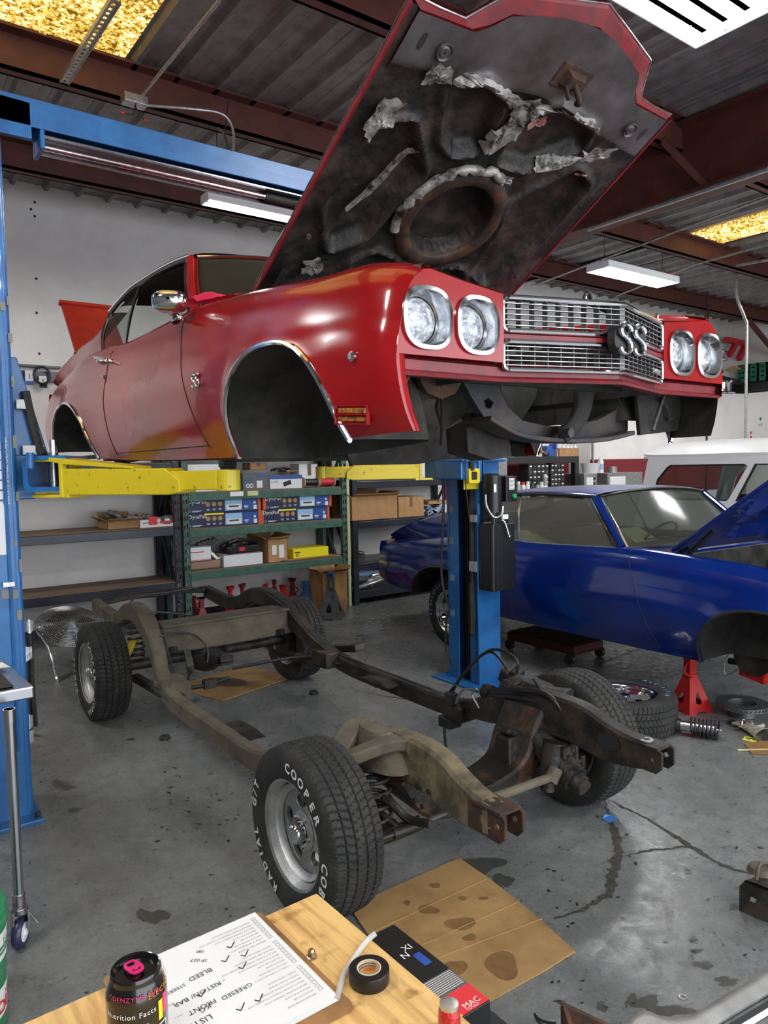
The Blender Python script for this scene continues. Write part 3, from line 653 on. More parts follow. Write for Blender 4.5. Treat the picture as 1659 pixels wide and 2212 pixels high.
BASE = V(0, 1.32, 1.55)
def build_hood(root, ang, paint, detailed, H=V(0, .85, 2.27)):
    d = V(0, -math.cos(ang), math.sin(ang)); nn = V(1, 0, 0).cross(d)      # nn points down / forwards, out of the underside
    X = Matrix(((1, 0, 0, 0), (0, 1, 0, 0), (0, 0, 1, 0), (0, 0, 0, 1)))
    def T(u, v, w=0): return H+V(u, 0, 0)+d*v+nn*w
    inner = [(-.65, 1.655), (-.56, 1.66), (-.44, 1.665), (-.385, 1.70), (-.33, 1.755), (0.02, 1.835), (.335, 1.765), (.385, 1.71), (.44, 1.67), (.56, 1.665), (.655, 1.66)]
    outer = [(-.69, 1.675), (-.57, 1.672), (-.465, 1.675), (-.415, 1.735), (-.36, 1.80), (0.02, 1.90), (.375, 1.81), (.425, 1.74), (.47, 1.685), (.57, 1.675), (.695, 1.675)]
    V0 = .26
    # outer skin: upper surface of the hood with crown
    def outl(v, side): return .69*side
    OUTF = []
    for (a, c) in zip(outer[:-1], outer[1:]): OUTF += [(a[0]+(c[0]-a[0])*k/4, a[1]+(c[1]-a[1])*k/4) for k in range(4)]
    OUTF.append(outer[-1])
    b = MB(); rows = []
    for j in range(25):
        t = j/24; r = []
        for (uo, vo) in OUTF:
            v = V0+(vo-V0)*t; cr = .034*max(0, 1-(uo/.69)**8)+(.055*max(0, 1-(uo/.42)**4) if abs(uo) < .42 else 0)
            nose = .035*max(0, (v-1.55)/.3)
            r.append(T(uo, v, -.022-cr*min(1, 4*t+.3)*(1-max(0, t-.92)*8)))
        rows.append(r)
    b.grid(rows); sk = b.build('outer_skin', paint, root, True, angle=50)
    b = MB()   # folded edges: sides and nose
    for sg in (-1, 1): b.grid([[T(sg*.69, V0+(1.672-V0)*k/12, -.022) for k in range(13)], [T(sg*.694, V0+(1.672-V0)*k/12, -.008) for k in range(13)], [T(sg*.690, V0+(1.672-V0)*k/12, .003) for k in range(13)], [T(sg*.680, V0+(1.66-V0)*k/12, .003) for k in range(13)], [T(sg*.678, V0+(1.66-V0)*k/12, -.006) for k in range(13)]])
    split(b, 'side_fold', 'dullred' if paint == 'red' else paint, sk, smooth=True, angle=35)
    b = MB(); b.grid([[T(sg*x, V0+(1.66-V0)*k/12, w) for k in range(13)] for x, w in ((.679, -.002), (.655, -.004))]) if 0 else None
    for sg in (-1, 1): b.grid([[T(sg*x, V0+(1.66-V0)*k/12, w) for k in range(13)] for x, w in ((.681, -.001), (.650, -.003))])
    split(b, 'edge_strip', 'hoodin' if paint == 'red' else 'black', sk)
    b = MB()
    b.grid([[T(u, v, -.024) for u, v in outer], [T((a[0]*.8+c[0]*.2), (a[1]*.8+c[1]*.2), -.012) for a, c in zip(outer, inner)], [T(u, v, .006) for u, v in inner], [T(u*.985, v-.014, .002) for u, v in inner]])
    b.build('folded_edge', 'dullred' if paint == 'red' else paint, sk, True, angle=14)
    if paint == 'red':
        b = MB(); b.tube([T(u, v, -.022) for u, v in outer], .004, 6, 0); b.tube([T(-.692, V0+1.4*k/10, -.018) for k in range(11)], .003, 6, 0); b.build('bright_edge', 'chrome2', sk, True)
    # inner panel with pressed pockets round the central ring
    pockets = [[(-.36, 1.47), (-.28, 1.505), (-.17, 1.47), (-.13, 1.30), (-.20, 1.275), (-.26, 1.30)],
               [(.02, 1.46), (.10, 1.52), (.30, 1.50), (.33, 1.44), (.17, 1.30), (.04, 1.295)],
               [(.27, 1.10), (.44, 1.31), (.53, 1.27), (.53, .95), (.45, .68), (.34, .74), (.33, .95)],
               [(-.30, 1.12), (-.45, 1.28), (-.55, 1.24), (-.57, .9), (-.46, .72), (-.37, .8), (-.34, .98)],
               [(-.3, .62), (-.24, .68), (0, .63), (.24, .68), (.3, .62), (.22, .42), (-.22, .42)]]
    def sdf(p, poly):
        x, y = p; dmin = 9; ins = False; n = len(poly)
        for i in range(n):
            (x0, y0), (x1, y1) = poly[i], poly[(i+1) % n]; ex, ey = x1-x0, y1-y0
            t = max(0, min(1, ((x-x0)*ex+(y-y0)*ey)/(ex*ex+ey*ey))); dmin = min(dmin, math.hypot(x-x0-ex*t, y-y0-ey*t))
            if (y0 > y) != (y1 > y) and x < (x1-x0)*(y-y0)/(y1-y0)+x0: ins = not ins
        return -dmin if ins else dmin
    def height(u, v):
        h = 0
        for P_ in pockets:
            s_ = sdf((u, v), P_)-.015
            h -= .042*(1/(1+math.exp(max(-30, min(30, s_/.006)))))        # pocket sunk away from us
            h += .022*math.exp(-((s_-.028)/.016)**2)                      # raised bead round it
        r = math.hypot(u-0, v-.955)
        h += .020*math.exp(-((r-.235)/.028)**2)
        if r < .185: h -= .07
        # front plate step
        h += .016/(1+math.exp(-(v-(1.545-.12*abs(u)))/.008))
        return h
    NU, NV = (110, 120) if detailed else (34, 36)
    b = MB(); rows = []
    fi = pchip([(u, v) for u, v in inner])
    for j in range(NV+1):
        r = []
        for i in range(NU+1):
            u = -.655+1.31*i/NU; v = V0+(fi(u)-V0-.004)*j/NV
            r.append(T(u, v, -.004+(height(u, v) if detailed or True else 0)))
        rows.append(r)
    b.grid(rows)
    for f in range(len(b.f)):
        c = sum((b.v[k] for k in b.f[f]), Vector())/len(b.f[f]); vv = (c-H).dot(d)
        if vv > 1.555-.12*abs(c.x): b.m[f] = 1
    ip = b.build('inner_panel', ['hoodin', 'hoodtop'] if paint == 'red' else ['blue', 'blue'], root, True, angle=60)
    cc = T(0, .955, 0)
    b = MB(); b.lathe([(.190, -.075), (.190, .014), (.196, .022), (.222, .026), (.252, .018), (.262, .0), (.262, -.02)], cc, nn, 64); b.build('air_ring', 'ringrust' if paint == 'red' else 'black', ip, True, angle=50)
    b = MB(); b.lathe([(.19, -.075), (.18, -.085), (.02, -.088), (0, -.088)], cc, nn, 48); b.build('air_duct', 'matblack', ip, True)
    # latch striker, slots, hinges
    b = MB(); L_ = T(.06, 1.655, .012)
    b.box(L_, (.16, .09, .012), Matrix((V(1, 0, 0), d, nn)).transposed()); b.box(L_+nn*.02, (.10, .06, .03), Matrix((V(1, 0, 0), d, nn)).transposed(), taper=.7)
    b.cyl(T(.03, 1.64, .03), T(.03, 1.62, .09), .008, n=8); b.tube([T(.05, 1.66, .03), T(.10, 1.62, .075), T(.12, 1.60, .05)], .011, 8); b.build('latch_striker', 'rust', ip, bevel=.002)
    b = MB()
    for sg in (-1, 1):
        pts = [T(sg*.59+x, 1.575+y, .0135) for x, y in superell(.011, .03, 2.4, 16)]; b.add(pts, [tuple(range(16))])
        pts = [T(sg*.545+x, .78+y, .0155) for x, y in superell(.008, .024, 2.4, 16)]; b.add(pts, [tuple(range(16))])
    split(b, 'slot_hole', 'ink', ip)
    b = MB()
    for sg in (-1, 1): b.lathe([(.03, .012), (.028, .018), (.022, .012), (.016, .018), (.004, .018)], T(sg*.50, 1.575, .010), nn, 20); b.cyl(T(sg*.60, .74, .01), T(sg*.60, .74, .022), .011, n=12)
    split(b, 'panel_fixing', 'hoodtop' if paint == 'red' else 'black', ip, smooth=True)
    for sg in (-1, 1):
        b = MB(); b.tube([T(sg*.62, .55, .02), H+V(sg*.66, -.15, .0), H+V(sg*.66, -.02, -.05)], .016, 8); b.tube([T(sg*.62, .34, .02), H+V(sg*.66, .02, .0), H+V(sg*.66, .05, -.06)], .014, 8); b.build('hinge', 'black', root, True)
    if paint == 'red':
        R = random.Random(3)
        def scrap(pts, m, lift=.018):
            c = (sum(p[0] for p in pts)/len(pts), sum(p[1] for p in pts)/len(pts)); rings = []
            n = len(pts); fine = []
            for i in range(n):
                a, e = pts[i], pts[(i+1) % n]
                for k in range(6):
                    t = k/6; fine.append((a[0]+(e[0]-a[0])*t+R.uniform(-.008, .008), a[1]+(e[1]-a[1])*t+R.uniform(-.008, .008)))
            for f in (1, .8, .6, .4, .2, 0): rings.append([T(c[0]+(p[0]-c[0])*f, c[1]+(p[1]-c[1])*f, lift+.002+R.uniform(-.0035, .0045)+height(c[0]+(p[0]-c[0])*f, c[1]+(p[1]-c[1])*f)) for p in fine])
            b = MB(); b.grid(rings, loop=True); b.build('insulation_scrap', m, ip, True, angle=50)
        scrap([(-.51, 1.45), (-.53, 1.53), (-.45, 1.55), (-.42, 1.50), (-.46, 1.47)], 'foil')
        scrap([(-.42, 1.50), (-.40, 1.545), (-.30, 1.565), (-.17, 1.545), (-.10, 1.53), (-.12, 1.49), (-.2, 1.505), (-.32, 1.525)], 'foil')
        scrap([(-.13, 1.52), (-.03, 1.555), (.06, 1.55), (.02, 1.48), (-.07, 1.44)], 'foil')
        scrap([(-.07, 1.46), (0, 1.47), (-.02, 1.38), (-.05, 1.29), (-.12, 1.31), (-.12, 1.39)], 'foil')
        scrap([(-.62, 1.37), (-.53, 1.38), (-.54, 1.25), (-.58, 1.20), (-.63, 1.24)], 'foil')
        scrap([(.08, 1.555), (.20, 1.57), (.30, 1.56), (.34, 1.53), (.26, 1.52), (.12, 1.525)], 'foil')
        scrap([(-.4, 1.17), (-.36, 1.22), (-.42, .97), (-.47, .86), (-.49, .88)], 'foil')
        scrap([(.03, 1.47), (.12, 1.485), (.13, 1.45), (.07, 1.42)], 'foilpink')
        scrap([(.36, 1.43), (.50, 1.50), (.52, 1.44), (.40, 1.38)], 'foil'); scrap([(.42, 1.33), (.46, 1.35), (.46, 1.31)], 'foilpink')
        scrap([(.20, 1.33), (.36, 1.42), (.38, 1.38), (.2, 1.29)], 'foil')
        scrap([(-.56, .62), (-.47, .66), (-.46, .56), (-.54, .54)], 'foil'); scrap([(-.42, .56), (-.30, .62), (-.32, .56), (-.38, .53)], 'foil')
        scrap([(.06, 1.23), (.13, 1.235), (.14, 1.20), (.08, 1.20)], 'foil')
        # crumpled foil sleeve round one side of the ring
        b = MB(); pts = []
        for k in range(26):
            a = math.radians(70+130*k/25); pts.append(T(.272*math.cos(a)+R.uniform(-.006, .006), .955+.272*math.sin(a)+R.uniform(-.006, .006), .02+R.uniform(-.005, .006)))
        b.tube(pts, .02, 9, 0, rr=lambda t: .014+.009*abs(math.sin(t*31))+.004*math.sin(t*77)); b.build('foil_sleeve', 'foil', ip, True, angle=50)
    return ip

def build_car(name, paint, label, cat, hood_angle, detailed=True):
    root = thing(name, label, cat, BASE)
    L = {}
    for sg in (-1, 1): L[sg] = body_side(root, sg, paint)
    roofm = 'bluedust' if paint == 'blue' else 'dullred'
    # roof, headliner, rear glass, deck
    b = MB(); b.grid([[V(RXf(y)*math.sin(PI/2*k/8), y-.06*(1-abs(k/8))*max(0, 1-(y-1.29)/.2), RZf(y)+.012+.045*math.cos(PI/2*k/8)) for k in range(-8, 9)] for y in [1.29+1.18*i/18 for i in range(19)]]); b.build('roof', roofm, root, True, angle=60)
    b = MB(); b.grid([[V(RXf(y)*.98*math.sin(PI/2*k/6), y-.05*(1-abs(k/6))*max(0, 1-(y-1.29)/.2), RZf(y)-.012+.045*math.cos(PI/2*k/6)) for k in range(-6, 7)] for y in [1.29+1.18*i/10 for i in range(11)]]); b.build('headliner', 'seat', root, True)
    b = MB(); b.grid([[V(RXf(y)*.86*math.sin(PI/2*k/8), y, RZf(y)+.005+.04*math.cos(PI/2*k/8)) for k in range(-8, 9)] for y in [2.46+.86*i/10 for i in range(11)]]); b.build('rear_glass', 'glass' if paint == 'red' else 'wsblue', root, True)
    b = MB(); b.grid([[V(x*k, y, z) for k in (-1, -.5, 0, .5, 1)] for x, y, z in ((.74, 3.31, 2.585), (.74, 3.40, 2.53), (.74, 3.48, 2.50))]); b.build('deck_panel', paint, root, True)
    b = MB(); b.grid([[V(x, y, z) for x in (-.79, 0, .79)] for y, z in ((3.93, 1.96), (3.955, 2.0), (3.955, 2.25), (3.93, 2.33))]); b.build('tail_panel', paint, root, True)
    for sg in (-1, 1): b = MB(); b.plate(superell(.17, .07, 4, 20, sg*.55, 2.14), [], .02, (0, 3.965, 0), (-1, 0, 0), (0, 0, 1)); b.build('tail_lamp', 'redclear', root)
    def wsrow(t, n=12, k=.0):
        r = []
        for i in range(n+1):
            u = -1+2*i/n; x0, x1 = .74, .625; x = (x0+(x1-x0)*t)*u; c = 1-u*u
            r.append(V(x, 0.965+(1.285-.965)*t-(.13*(1-t)+.06*t)*c+k, 2.43+(2.797-2.43)*t+(.0*(1-t)+.045*t)*c))
        return r
    b = MB(); b.grid([wsrow(t/6) for t in range(7)]); b.build('windscreen', 'wsglass' if paint == 'red' else 'wsblue', root, True)
    b = MB(); b.tube([q+V(0, -.006, .006) for q in wsrow(1, 16)], .010, 8, 0); b.build('windscreen_moulding', 'chrome' if paint == 'red' else 'black', root, True)
    b = MB(); cw = [V(x, .86, 2.415) for x in (-.72, -.36, 0, .36, .72)]; b.grid([[V(x, y, z+.012*(1-(x/.75)**2)) for x in (-.74, -.5, -.25, 0, .25, .5, .74)] for y, z in ((.72, 2.33), (.74, 2.385), (.82, 2.405), (.98, 2.425))]); b.build('cowl_panel', paint, root, True)
    # inside
    b = MB(); b.box((0, 1.22, 2.34), (1.5, .28, .14)); b.box((0, 1.35, 2.15), (.5, .2, .3)); b.build('dashboard', 'seat', root, bevel=.03)
    for x in (-.38, .38):
        b = MB(); b.box((x, 1.95, 1.98), (.55, .55, .22)); b.box((x, 2.22, 2.22), (.55, .16, .5), Matrix.Rotation(-.25, 3, 'X')); b.build('front_seat', 'seat', root, bevel=.05)
    b = MB(); b.box((0, 2.75, 2.05), (1.2, .4, .2)); b.box((0, 2.98, 2.25), (1.2, .14, .4)); b.build('rear_seat', 'seat', root, bevel=.04)
    b = MB(); C_ = V(.36, 1.50, 2.40); ax = V(0, .45, .35).normalized(); x_, y_, z_ = frame_from(ax); b.tube([C_+(x_*math.cos(a)+y_*math.sin(a))*.18 for a in [2*PI*i/28 for i in range(29)]], .011, 8, 0); b.cyl(C_-ax*.04, C_-ax*.3, .02); b.bar(C_-x_*.17, C_+x_*.17, .03, .01); b.build('steering_wheel', 'black', root, True)
    # underside
    b = MB(); b.b2((-.83, .62, 1.80), (.83, 3.0, 1.82)); b.b2((-.14, .62, 1.80), (.14, 2.6, 1.95))
    for y in (.8, 1.3, 1.8, 2.3): b.b2((-.83, y, 1.775), (.83, y+.08, 1.80))
    for x in (-.6, -.3, .3, .6): b.b2((x-.02, .7, 1.785), (x+.02, 2.6, 1.80))
    b.b2((-.55, 3.0, 1.92), (.55, 3.95, 1.95)); b.build('floor_pan', 'under', root, bevel=.008)
    b = MB(); b.b2((-.76, .70, 1.78), (.76, .73, 2.38)); b.grid([[V(x, .70, 2.0), V(x, .62, 1.88), V(x, .60, 1.74)] for x in (-.8, -.3, .3, .8)]); b.build('firewall', 'under', root)
    # engine bay aprons
    for sg in (-1, 1):
        b = MB(); b.grid([[V(sg*(.50+dx), y, z) for y in (-.62, -.4, -.1, .2, .5, .7)] for dx, z in ((.0, 1.98), (.03, 2.1), (.05, 2.25), (.20, 2.31))]); b.build('inner_fender', 'liner', root, True)
    build_hood(root, hood_angle, paint, detailed)
    return root, L

RED, RP = build_car('red_coupe_body', 'red', 'red two-door muscle car body raised on the lift with its hood open', 'car body', math.atan2(.855, 1.435))

# ---- front end of the red car
for sg in (-1, 1):
    fe = RP[sg][0]
    prof = [(sidex(-.71, 2.03+.25*i/10), 2.03+.25*i/10) for i in range(11)]
    out = [(.44, 2.032)]+prof+[(.74, 2.285), (.60, 2.265), (.44, 2.247)]
    holes = [superell(.089, .088, 2.7, 44, .757, 2.140), superell(.085, .086, 2.7, 44, .556, 2.137)]
    if sg < 0: out = [(-x, z) for x, z in out][::-1]; holes = [[(-x, z) for x, z in h][::-1] for h in holes]
    b = MB(); b.plate(out, holes, .02, (0, -.712, 0), (1, 0, 0), (0, 0, 1)); hp = b.build('headlamp_panel', 'red', RED, bevel=.004)
    b = MB(); b.grid([[V(sg*x, y, z) for x, z in ((.42, 2.247+e), (.5, 2.255+e), (.6, 2.265+e), (.74, 2.285+e), (.765, 2.288+e))] for y, e in ((-.715, 0), (-.70, .008), (-.6, .03), (-.5, .04))]); b.build('header_top', 'red', hp, True)
    for (xc, zc, a, bb) in ((.757, 2.140, .089, .088), (.556, 2.137, .085, .086)):
        c = V(sg*xc, 0, zc)
        O_ = superell(a+.003, bb+.003, 2.7, 48); O2 = superell(a-.008, bb-.008, 2.7, 48); O3 = superell(.074, .074, 2.0, 48)
        b = MB(); b.grid([[c+V(x, y, z) for x, z in Q] for Q, y in ((O_, -.713), ([(x*1.01, z*1.01) for x, z in O_], -.722), (O2, -.724), ([(x*.97, z*.97) for x, z in O2], -.715), (O3, -.672), ([(x*.96, z*.96) for x, z in O3], -.665))], loop=True)
        bz = b.build('headlamp_bezel', 'chrome', hp, True, angle=30)
        b = MB(); b.lathe([(.0, .026), (.03, .022), (.055, .010), (.068, -.004), (.070, -.02)], c+V(0, -.672, 0), (0, -1, 0), 40); b.build('headlamp_lens', 'lens', hp, True)
        b = MB(); b.lathe([(.069, 0), (.074, .006), (.077, 0), (.077, -.01)], c+V(0, -.672, 0), (0, -1, 0), 40); b.build('retaining_ring', 'chrome2', hp, True)
# valance strip, grille, badges
VF = lambda x: -.70-(.14*(1-abs(x)/.44) if abs(x) < .44 else 0)
b = MB(); xs = [-.872, -.7, -.52, -.44, -.33, -.22, -.11, 0, .11, .22, .33, .44, .52, .7, .872]
b.grid([[V(x, VF(x)+e, z) for x in xs] for e, z in ((.03, 2.034), (.012, 2.02), (.016, 1.992), (-.004, 1.982), (.0, 1.972), (.05, 1.975))]); b.build('front_valance', 'dullred', RED, True, angle=30)
b = MB(); b.grid([[V(x, VF(x)+.01+e, z) for x in [-.46+.92*i/12 for i in range(13)]] for e, z in ((.10, 2.125), (0, 2.132), (-.012, 2.124), (-.012, 2.11), (0, 2.102), (.1, 2.105))]); b.build('grille_divider', 'dullred', RED, True)
b = MB(); b.grid([[V(x, VF(x)+.02+e, z) for x in [-.46+.92*i/12 for i in range(13)]] for e, z in ((-.01, 2.244), (0, 2.256), (.05, 2.262), (.12, 2.262))]); b.build('header_bar', 'matblack', RED, True)
b = MB()
for sg in (-1, 1): b.b2((sg*.47, -.70, 2.03), (sg*.455, -.56, 2.24))
b.b2((-.44, -.52, 1.99), (.44, -.50, 2.02)); b.build('grille_shroud', 'matblack', RED)
for z0, z1 in ((2.136, 2.240), (2.012, 2.102)):
    g = MB(); e = .012
    L0, L1 = z0+.012, z1-.012; xe = .436
    g.tube([V(x, VF(x)-.004, z0) for x in (-xe+.02, -.3, -.15, 0, .15, .3, xe-.02)], .0085, 8, 0); g.tube([V(x, VF(x)-.004, z1) for x in (-xe+.02, -.3, -.15, 0, .15, .3, xe-.02)], .0085, 8, 0)
    for sg in (-1, 1): g.tube([V(sg*(xe-.02), VF(xe)-.004, z0), V(sg*(xe-.005), VF(xe)-.004, z0+.006), V(sg*xe, VF(xe)-.004, z0+.02), V(sg*xe, VF(xe)-.004, z1-.02), V(sg*(xe-.005), VF(xe)-.004, z1-.006), V(sg*(xe-.02), VF(xe)-.004, z1)], .008, 8, 0)
    gr = g.build('grille_surround', 'chrome', RED, True)
    nb = 5; g = MB()
    for i in range(nb):
        z = z0+(z1-z0)*(i+1)/(nb+1); g.sweep([V(x, VF(x)+.001, z) for x in (-xe, 0, xe)], .010, .0032, 0, bev=.2)
    g.build('horizontal_bar', 'chrome2', gr, True)
    g = MB()
    for sg in (-1, 1):
        for i in range(9): x = sg*(.035+.047*i); g.b2((x-.0022, VF(x)+.008, z0+.004), (x+.0022, VF(x)+.03, z1-.004))
    g.b2((-.014, -.838, z0), (.014, -.80, z1)); M['grillegrey'] = M.get('grillegrey') or mat('grille_grey', (.16, .16, .155), .5, .4); split(g, 'vertical_bar', 'grillegrey', gr)
b = MB(); b.plate(superell(.085, .05, 3, 30, 0, 2.118), [], .03, (0, -.870, 0), (1, 0, 0), (0, 0, 1)); em = b.build('badge_backing', 'black', RED, bevel=.006)
def ss(b, O, X, Y, s, w):
    """two fat S letters as flattened tubes"""
    X = Vector(X).normalized(); Y = Vector(Y).normalized()
    for k in (0, 1):
        pts = [(.42, .62), (.30, .78), (.0, .86), (-.30, .74), (-.34, .52), (-.10, .40), (.14, .30), (.36, .14), (.34, -.10), (.05, -.22), (-.28, -.18), (-.42, -.02)]
        b.tube([O+X*(s*(x*.82+k*.86))+Y*(s*(y-.32)) for x, y in pts], w, 8, 4)
b = MB(); ss(b, V(-.040, -.880, 2.118), (1, 0, 0), (0, 0, 1), .088, .0085); b.build('badge_letters', 'chrome', em, True)
b = MB(); X_ = V(.44, .14, 0).normalized(); b.text('CHEVELLE', .022, V(.30, VF(.30)-.012, 2.043), X_, (0, 0, 1), lift=0); b.build('grille_script', 'letter', RED)
# radiator support, centre brace and struts seen below the grille
Yr = -.42; P2 = lambda x, y: (lambda q: (q.x, q.z))(px(x, y, 'y', Yr))
def pl(pts, holes=(), t=.03, Y=Yr, name='part', m='framedark', par=RED, bevel=.003):
    f = lambda x, y: (lambda q: (q.x, q.z))(px(x, y, 'y', Y))
    b = MB(); b.plate([f(*p) for p in pts], [[f(*p) for p in h] for h in holes], t, (0, Y, 0), (1, 0, 0), (0, 0, 1)); return b.build(name, m, par, bevel=bevel)
M['support'] = mat('radiator_support_paint', (.03, .032, .04), .55, .2, (.075, .055, .05), 8, bump=.15, bscale=40)
pl([(1000, 822), (1020, 860), (1048, 905), (1100, 938), (1160, 950), (1230, 953), (1290, 950), (1345, 938), (1357, 930), (1357, 892), (1378, 880), (1402, 862), (1438, 835), (1420, 806), (1360, 806), (1352, 850), (1330, 885), (1290, 908), (1240, 920), (1180, 920), (1130, 908), (1100, 880), (1082, 845), (1075, 806), (1020, 800)],
   [[(1046, 866), (1056, 860), (1066, 870), (1060, 882), (1050, 880)], [(1364, 846), (1370, 846), (1370, 858), (1364, 858)], [(1386, 838), (1391, 838), (1391, 844), (1386, 844)]], .04, Yr, 'radiator_support', 'support')
b = MB(); lp = [px(x, y, 'y', Yr-.02) for x, y in ((1040, 905), (1100, 938), (1160, 950), (1230, 953), (1290, 950), (1350, 936))]; b.sweep(lp, .10, .018, 5); b.build('lower_flange', 'support', RED)
pl([(1008, 925), (1045, 905), (1100, 940), (1106, 985), (1062, 994), (1012, 978)], [], .12, -.35, 'support_bracket', 'under')
b = MB(); q = [px(x, y, 'y', Yr-.06) for x, y in ((1268, 808), (1262, 850), (1256, 885), (1240, 918), (1212, 942))]; b.sweep(q, .09, .05, 5, wh=lambda t: (.11-.05*t, .03), up=(0, -1, 0)); b.build('centre_brace', 'rust' if 0 else 'under', RED, True, angle=50)
b = MB(); b.cyl(q[-1]+V(0, -.05, .01), q[-1]+V(0, .0, .01), .018); b.build('brace_bolt', 'castiron', RED, True)
pl([(1080, 812), (1165, 815), (1158, 860), (1128, 908), (1100, 880), (1086, 850)], [], .02, -.1, 'splash_shield', 'liner')
pl([(1170, 812), (1330, 812), (1325, 850), (1300, 880), (1240, 888), (1190, 878), (1172, 845)], [], .02, .35, 'splash_shield', 'liner')
for a, c in (((888, 800), (838, 892)), ((1438, 840), (1410, 930))):
    b = MB(); b.cyl(px(*a, 'y', -.62), px(*c, 'y', -.62), .008); b.build('support_strut', 'castiron', RED, True)
pl([(838, 800), (900, 800), (960, 806), (950, 835), (915, 870), (862, 872), (842, 850)], [], .02, -.3, 'splash_shield', 'liner')
M['rustpanel'] = mat('rust_stained_panel', (.03, .022, .018), .7, 0, (.12, .05, .02), 6, bump=.3)
pl([(905, 802), (985, 804), (1000, 822), (985, 850), (955, 862), (925, 850), (912, 830)], [], .03, -.45, 'support_corner', 'rustpanel')
pl([(955, 830), (1000, 822), (1020, 860), (1000, 900), (960, 930), (945, 880)], [], .02, -.25, 'apron_panel', 'liner')
pl([(840, 870), (960, 860), (1010, 920), (1010, 985), (900, 1003), (760, 1005), (742, 960)], [], .02, .25, 'toe_board', 'under')
pl([(1376, 850), (1440, 838), (1503, 842), (1492, 895), (1468, 930), (1384, 940)], [], .02, -.5, 'splash_shield', 'liner')
b = MB(); b.tube([px(1425, 860, 'y', -.52), px(1440, 880, 'y', -.52), px(1445, 905, 'y', -.52), px(1455, 900, 'y', -.52)], .006, 6); b.build('loose_wire', 'castiron', RED)
b = MB(); b.tube([px(948, 790, 'y', -.45), px(952, 830, 'y', -.45), px(955, 880, 'y', -.4), px(953, 960, 'y', -.3)], .006, 6); b.build('hanging_tube', 'black', RED)
for (x0, y0), m_ in (((1265, 640), 'chrome2'), ((1420, 682), 'chrome2'), ((951, 598), 'chrome2')):
    q = px(x0, y0, 'y', -.6); b = MB(); b.cyl(q+V(0, 0, -.05), q, .005, n=8); b.cyl(q, q+V(0, 0, .012), .009, .004, 8); b.build('hood_bumper', m_, RED, True)
q = px(1268, 636, 'y', -.45); b = MB(); b.tube([q+V(-.02, 0, -.06), q+V(-.005, 0, 0), q+V(.02, 0, .005), q+V(.03, 0, -.03)], .010, 8); b.build('hose_stub', 'black', RED, True)
# side details on the near flank
def onside(x, y): 
    q = px(x, y, 'x', -.93)
    for _ in range(4): q = px(x, y, 'x', -sidex(q.y, q.z))
    return q
fe, do, qu, g0 = RP[-1]
q = onside(424, 822); b = MB(); ss(b, q+V(-.008, .012, 0), (0, -1, 0), (0, 0, 1), .048, .0045); b.build('side_badge', 'chrome', fe, True)
q = onside(763, 770); b = MB(); b.lathe([(.016, 0), (.016, .008), (.009, .014), (0, .014)], q, (-1, 0, 0), 20); b.build('lamp_monitor', 'chrome', fe, True)
for (ya, yb_) in ((882, 893), (899, 910)):
    a = onside(735, (ya+yb_)/2); c = onside(794, (ya+yb_)/2); m_ = (a+c)/2; L_ = (c-a)
    b = MB(); b.bar(a+V(-.004, 0, 0), c+V(-.004, 0, 0), .012, .017, up=(1, 0, 0)); b.build('marker_lens', 'amber', fe, bevel=.003)
a = onside(730, 896); c = onside(798, 896); b = MB()
for z in (-.028, 0, .028): b.bar(a+V(-.006, .0, z), c+V(-.006, 0, z), .012, .004, up=(1, 0, 0))
for q in (a, c): b.bar(q+V(-.006, 0, -.03), q+V(-.006, 0, .03), .012, .005)
b.build('marker_frame', 'red', fe)
a = onside(218, 776); c = onside(247, 781); b = MB(); b.tube([a+V(-.005, 0, 0), a+V(-.035, -.01, .006), (a+c)/2+V(-.04, 0, .01), c+V(-.035, .01, .006), c+V(-.005, 0, 0)], .011, 8); b.lathe([(.02, 0), (.018, .02), (.012, .032), (0, .034)], a+V(0, -.03, -.012), (-1, 0, 0), 16); b.build('door_handle', 'chrome', do, True)
q = onside(226, 815); b = MB(); b.lathe([(.014, 0), (.014, .006), (.008, .012), (0, .012)], q, (-1, 0, 0), 16); b.build('door_lock', 'chrome', do, True)
# mirror
mc = px(366, 651, 'x', -.98); b = MB()
X_, Y_ = V(.90, -.44, 0).normalized(), V(.44, .90, 0).normalized()
rr = []
for t, s_ in ((-.045, .55), (-.042, .82), (-.03, .96), (0, 1), (.03, .92), (.05, .72), (.06, .4), (.062, .1)):
    rr.append([mc+X_*(x*s_)+V(0, 0, z*s_)-Y_*t for x, z in superell(.076, .046, 3.2, 28)])
b.grid(rr, loop=True); b.add(rr[0], [tuple(range(28))]); mi = b.build('door_mirror', 'chrome', do, True, angle=50)
b = MB(); mb = px(386, 690, 'x', -.862); b.tube([mc+V(.0, 0, -.045), mc.lerp(mb, .6)+V(0, 0, -.01), mb+V(0, 0, .01)], .013, 8); rr = [[mb+V(.03*c*s_, .055*d_*s_, h) for c, d_ in [(math.cos(2*PI*i/20), math.sin(2*PI*i/20)) for i in range(20)]] for s_, h in ((1, -.012), (1, .002), (.7, .016), (.2, .022))]; b.grid(rr, loop=True); b.build('mirror_stalk', 'chrome', mi, True)
# open boot lid
lid0 = V(0, 3.50, 2.46); ld = V(0, .52, .60).normalized(); ln = V(1, 0, 0).cross(ld)
lx = V(-.45, 0, 0); b = MB(); b.box(lid0+lx+ld*.40+ln*.0, (.40, .80, .03), Matrix((V(1, 0, 0), ld, ln)).transposed()); b.box(lid0+lx+ld*.80+ln*.02, (.44, .03, .05), Matrix((V(1, 0, 0), ld, ln)).transposed()); b.build('boot_lid', 'redlid', RED, bevel=.01)
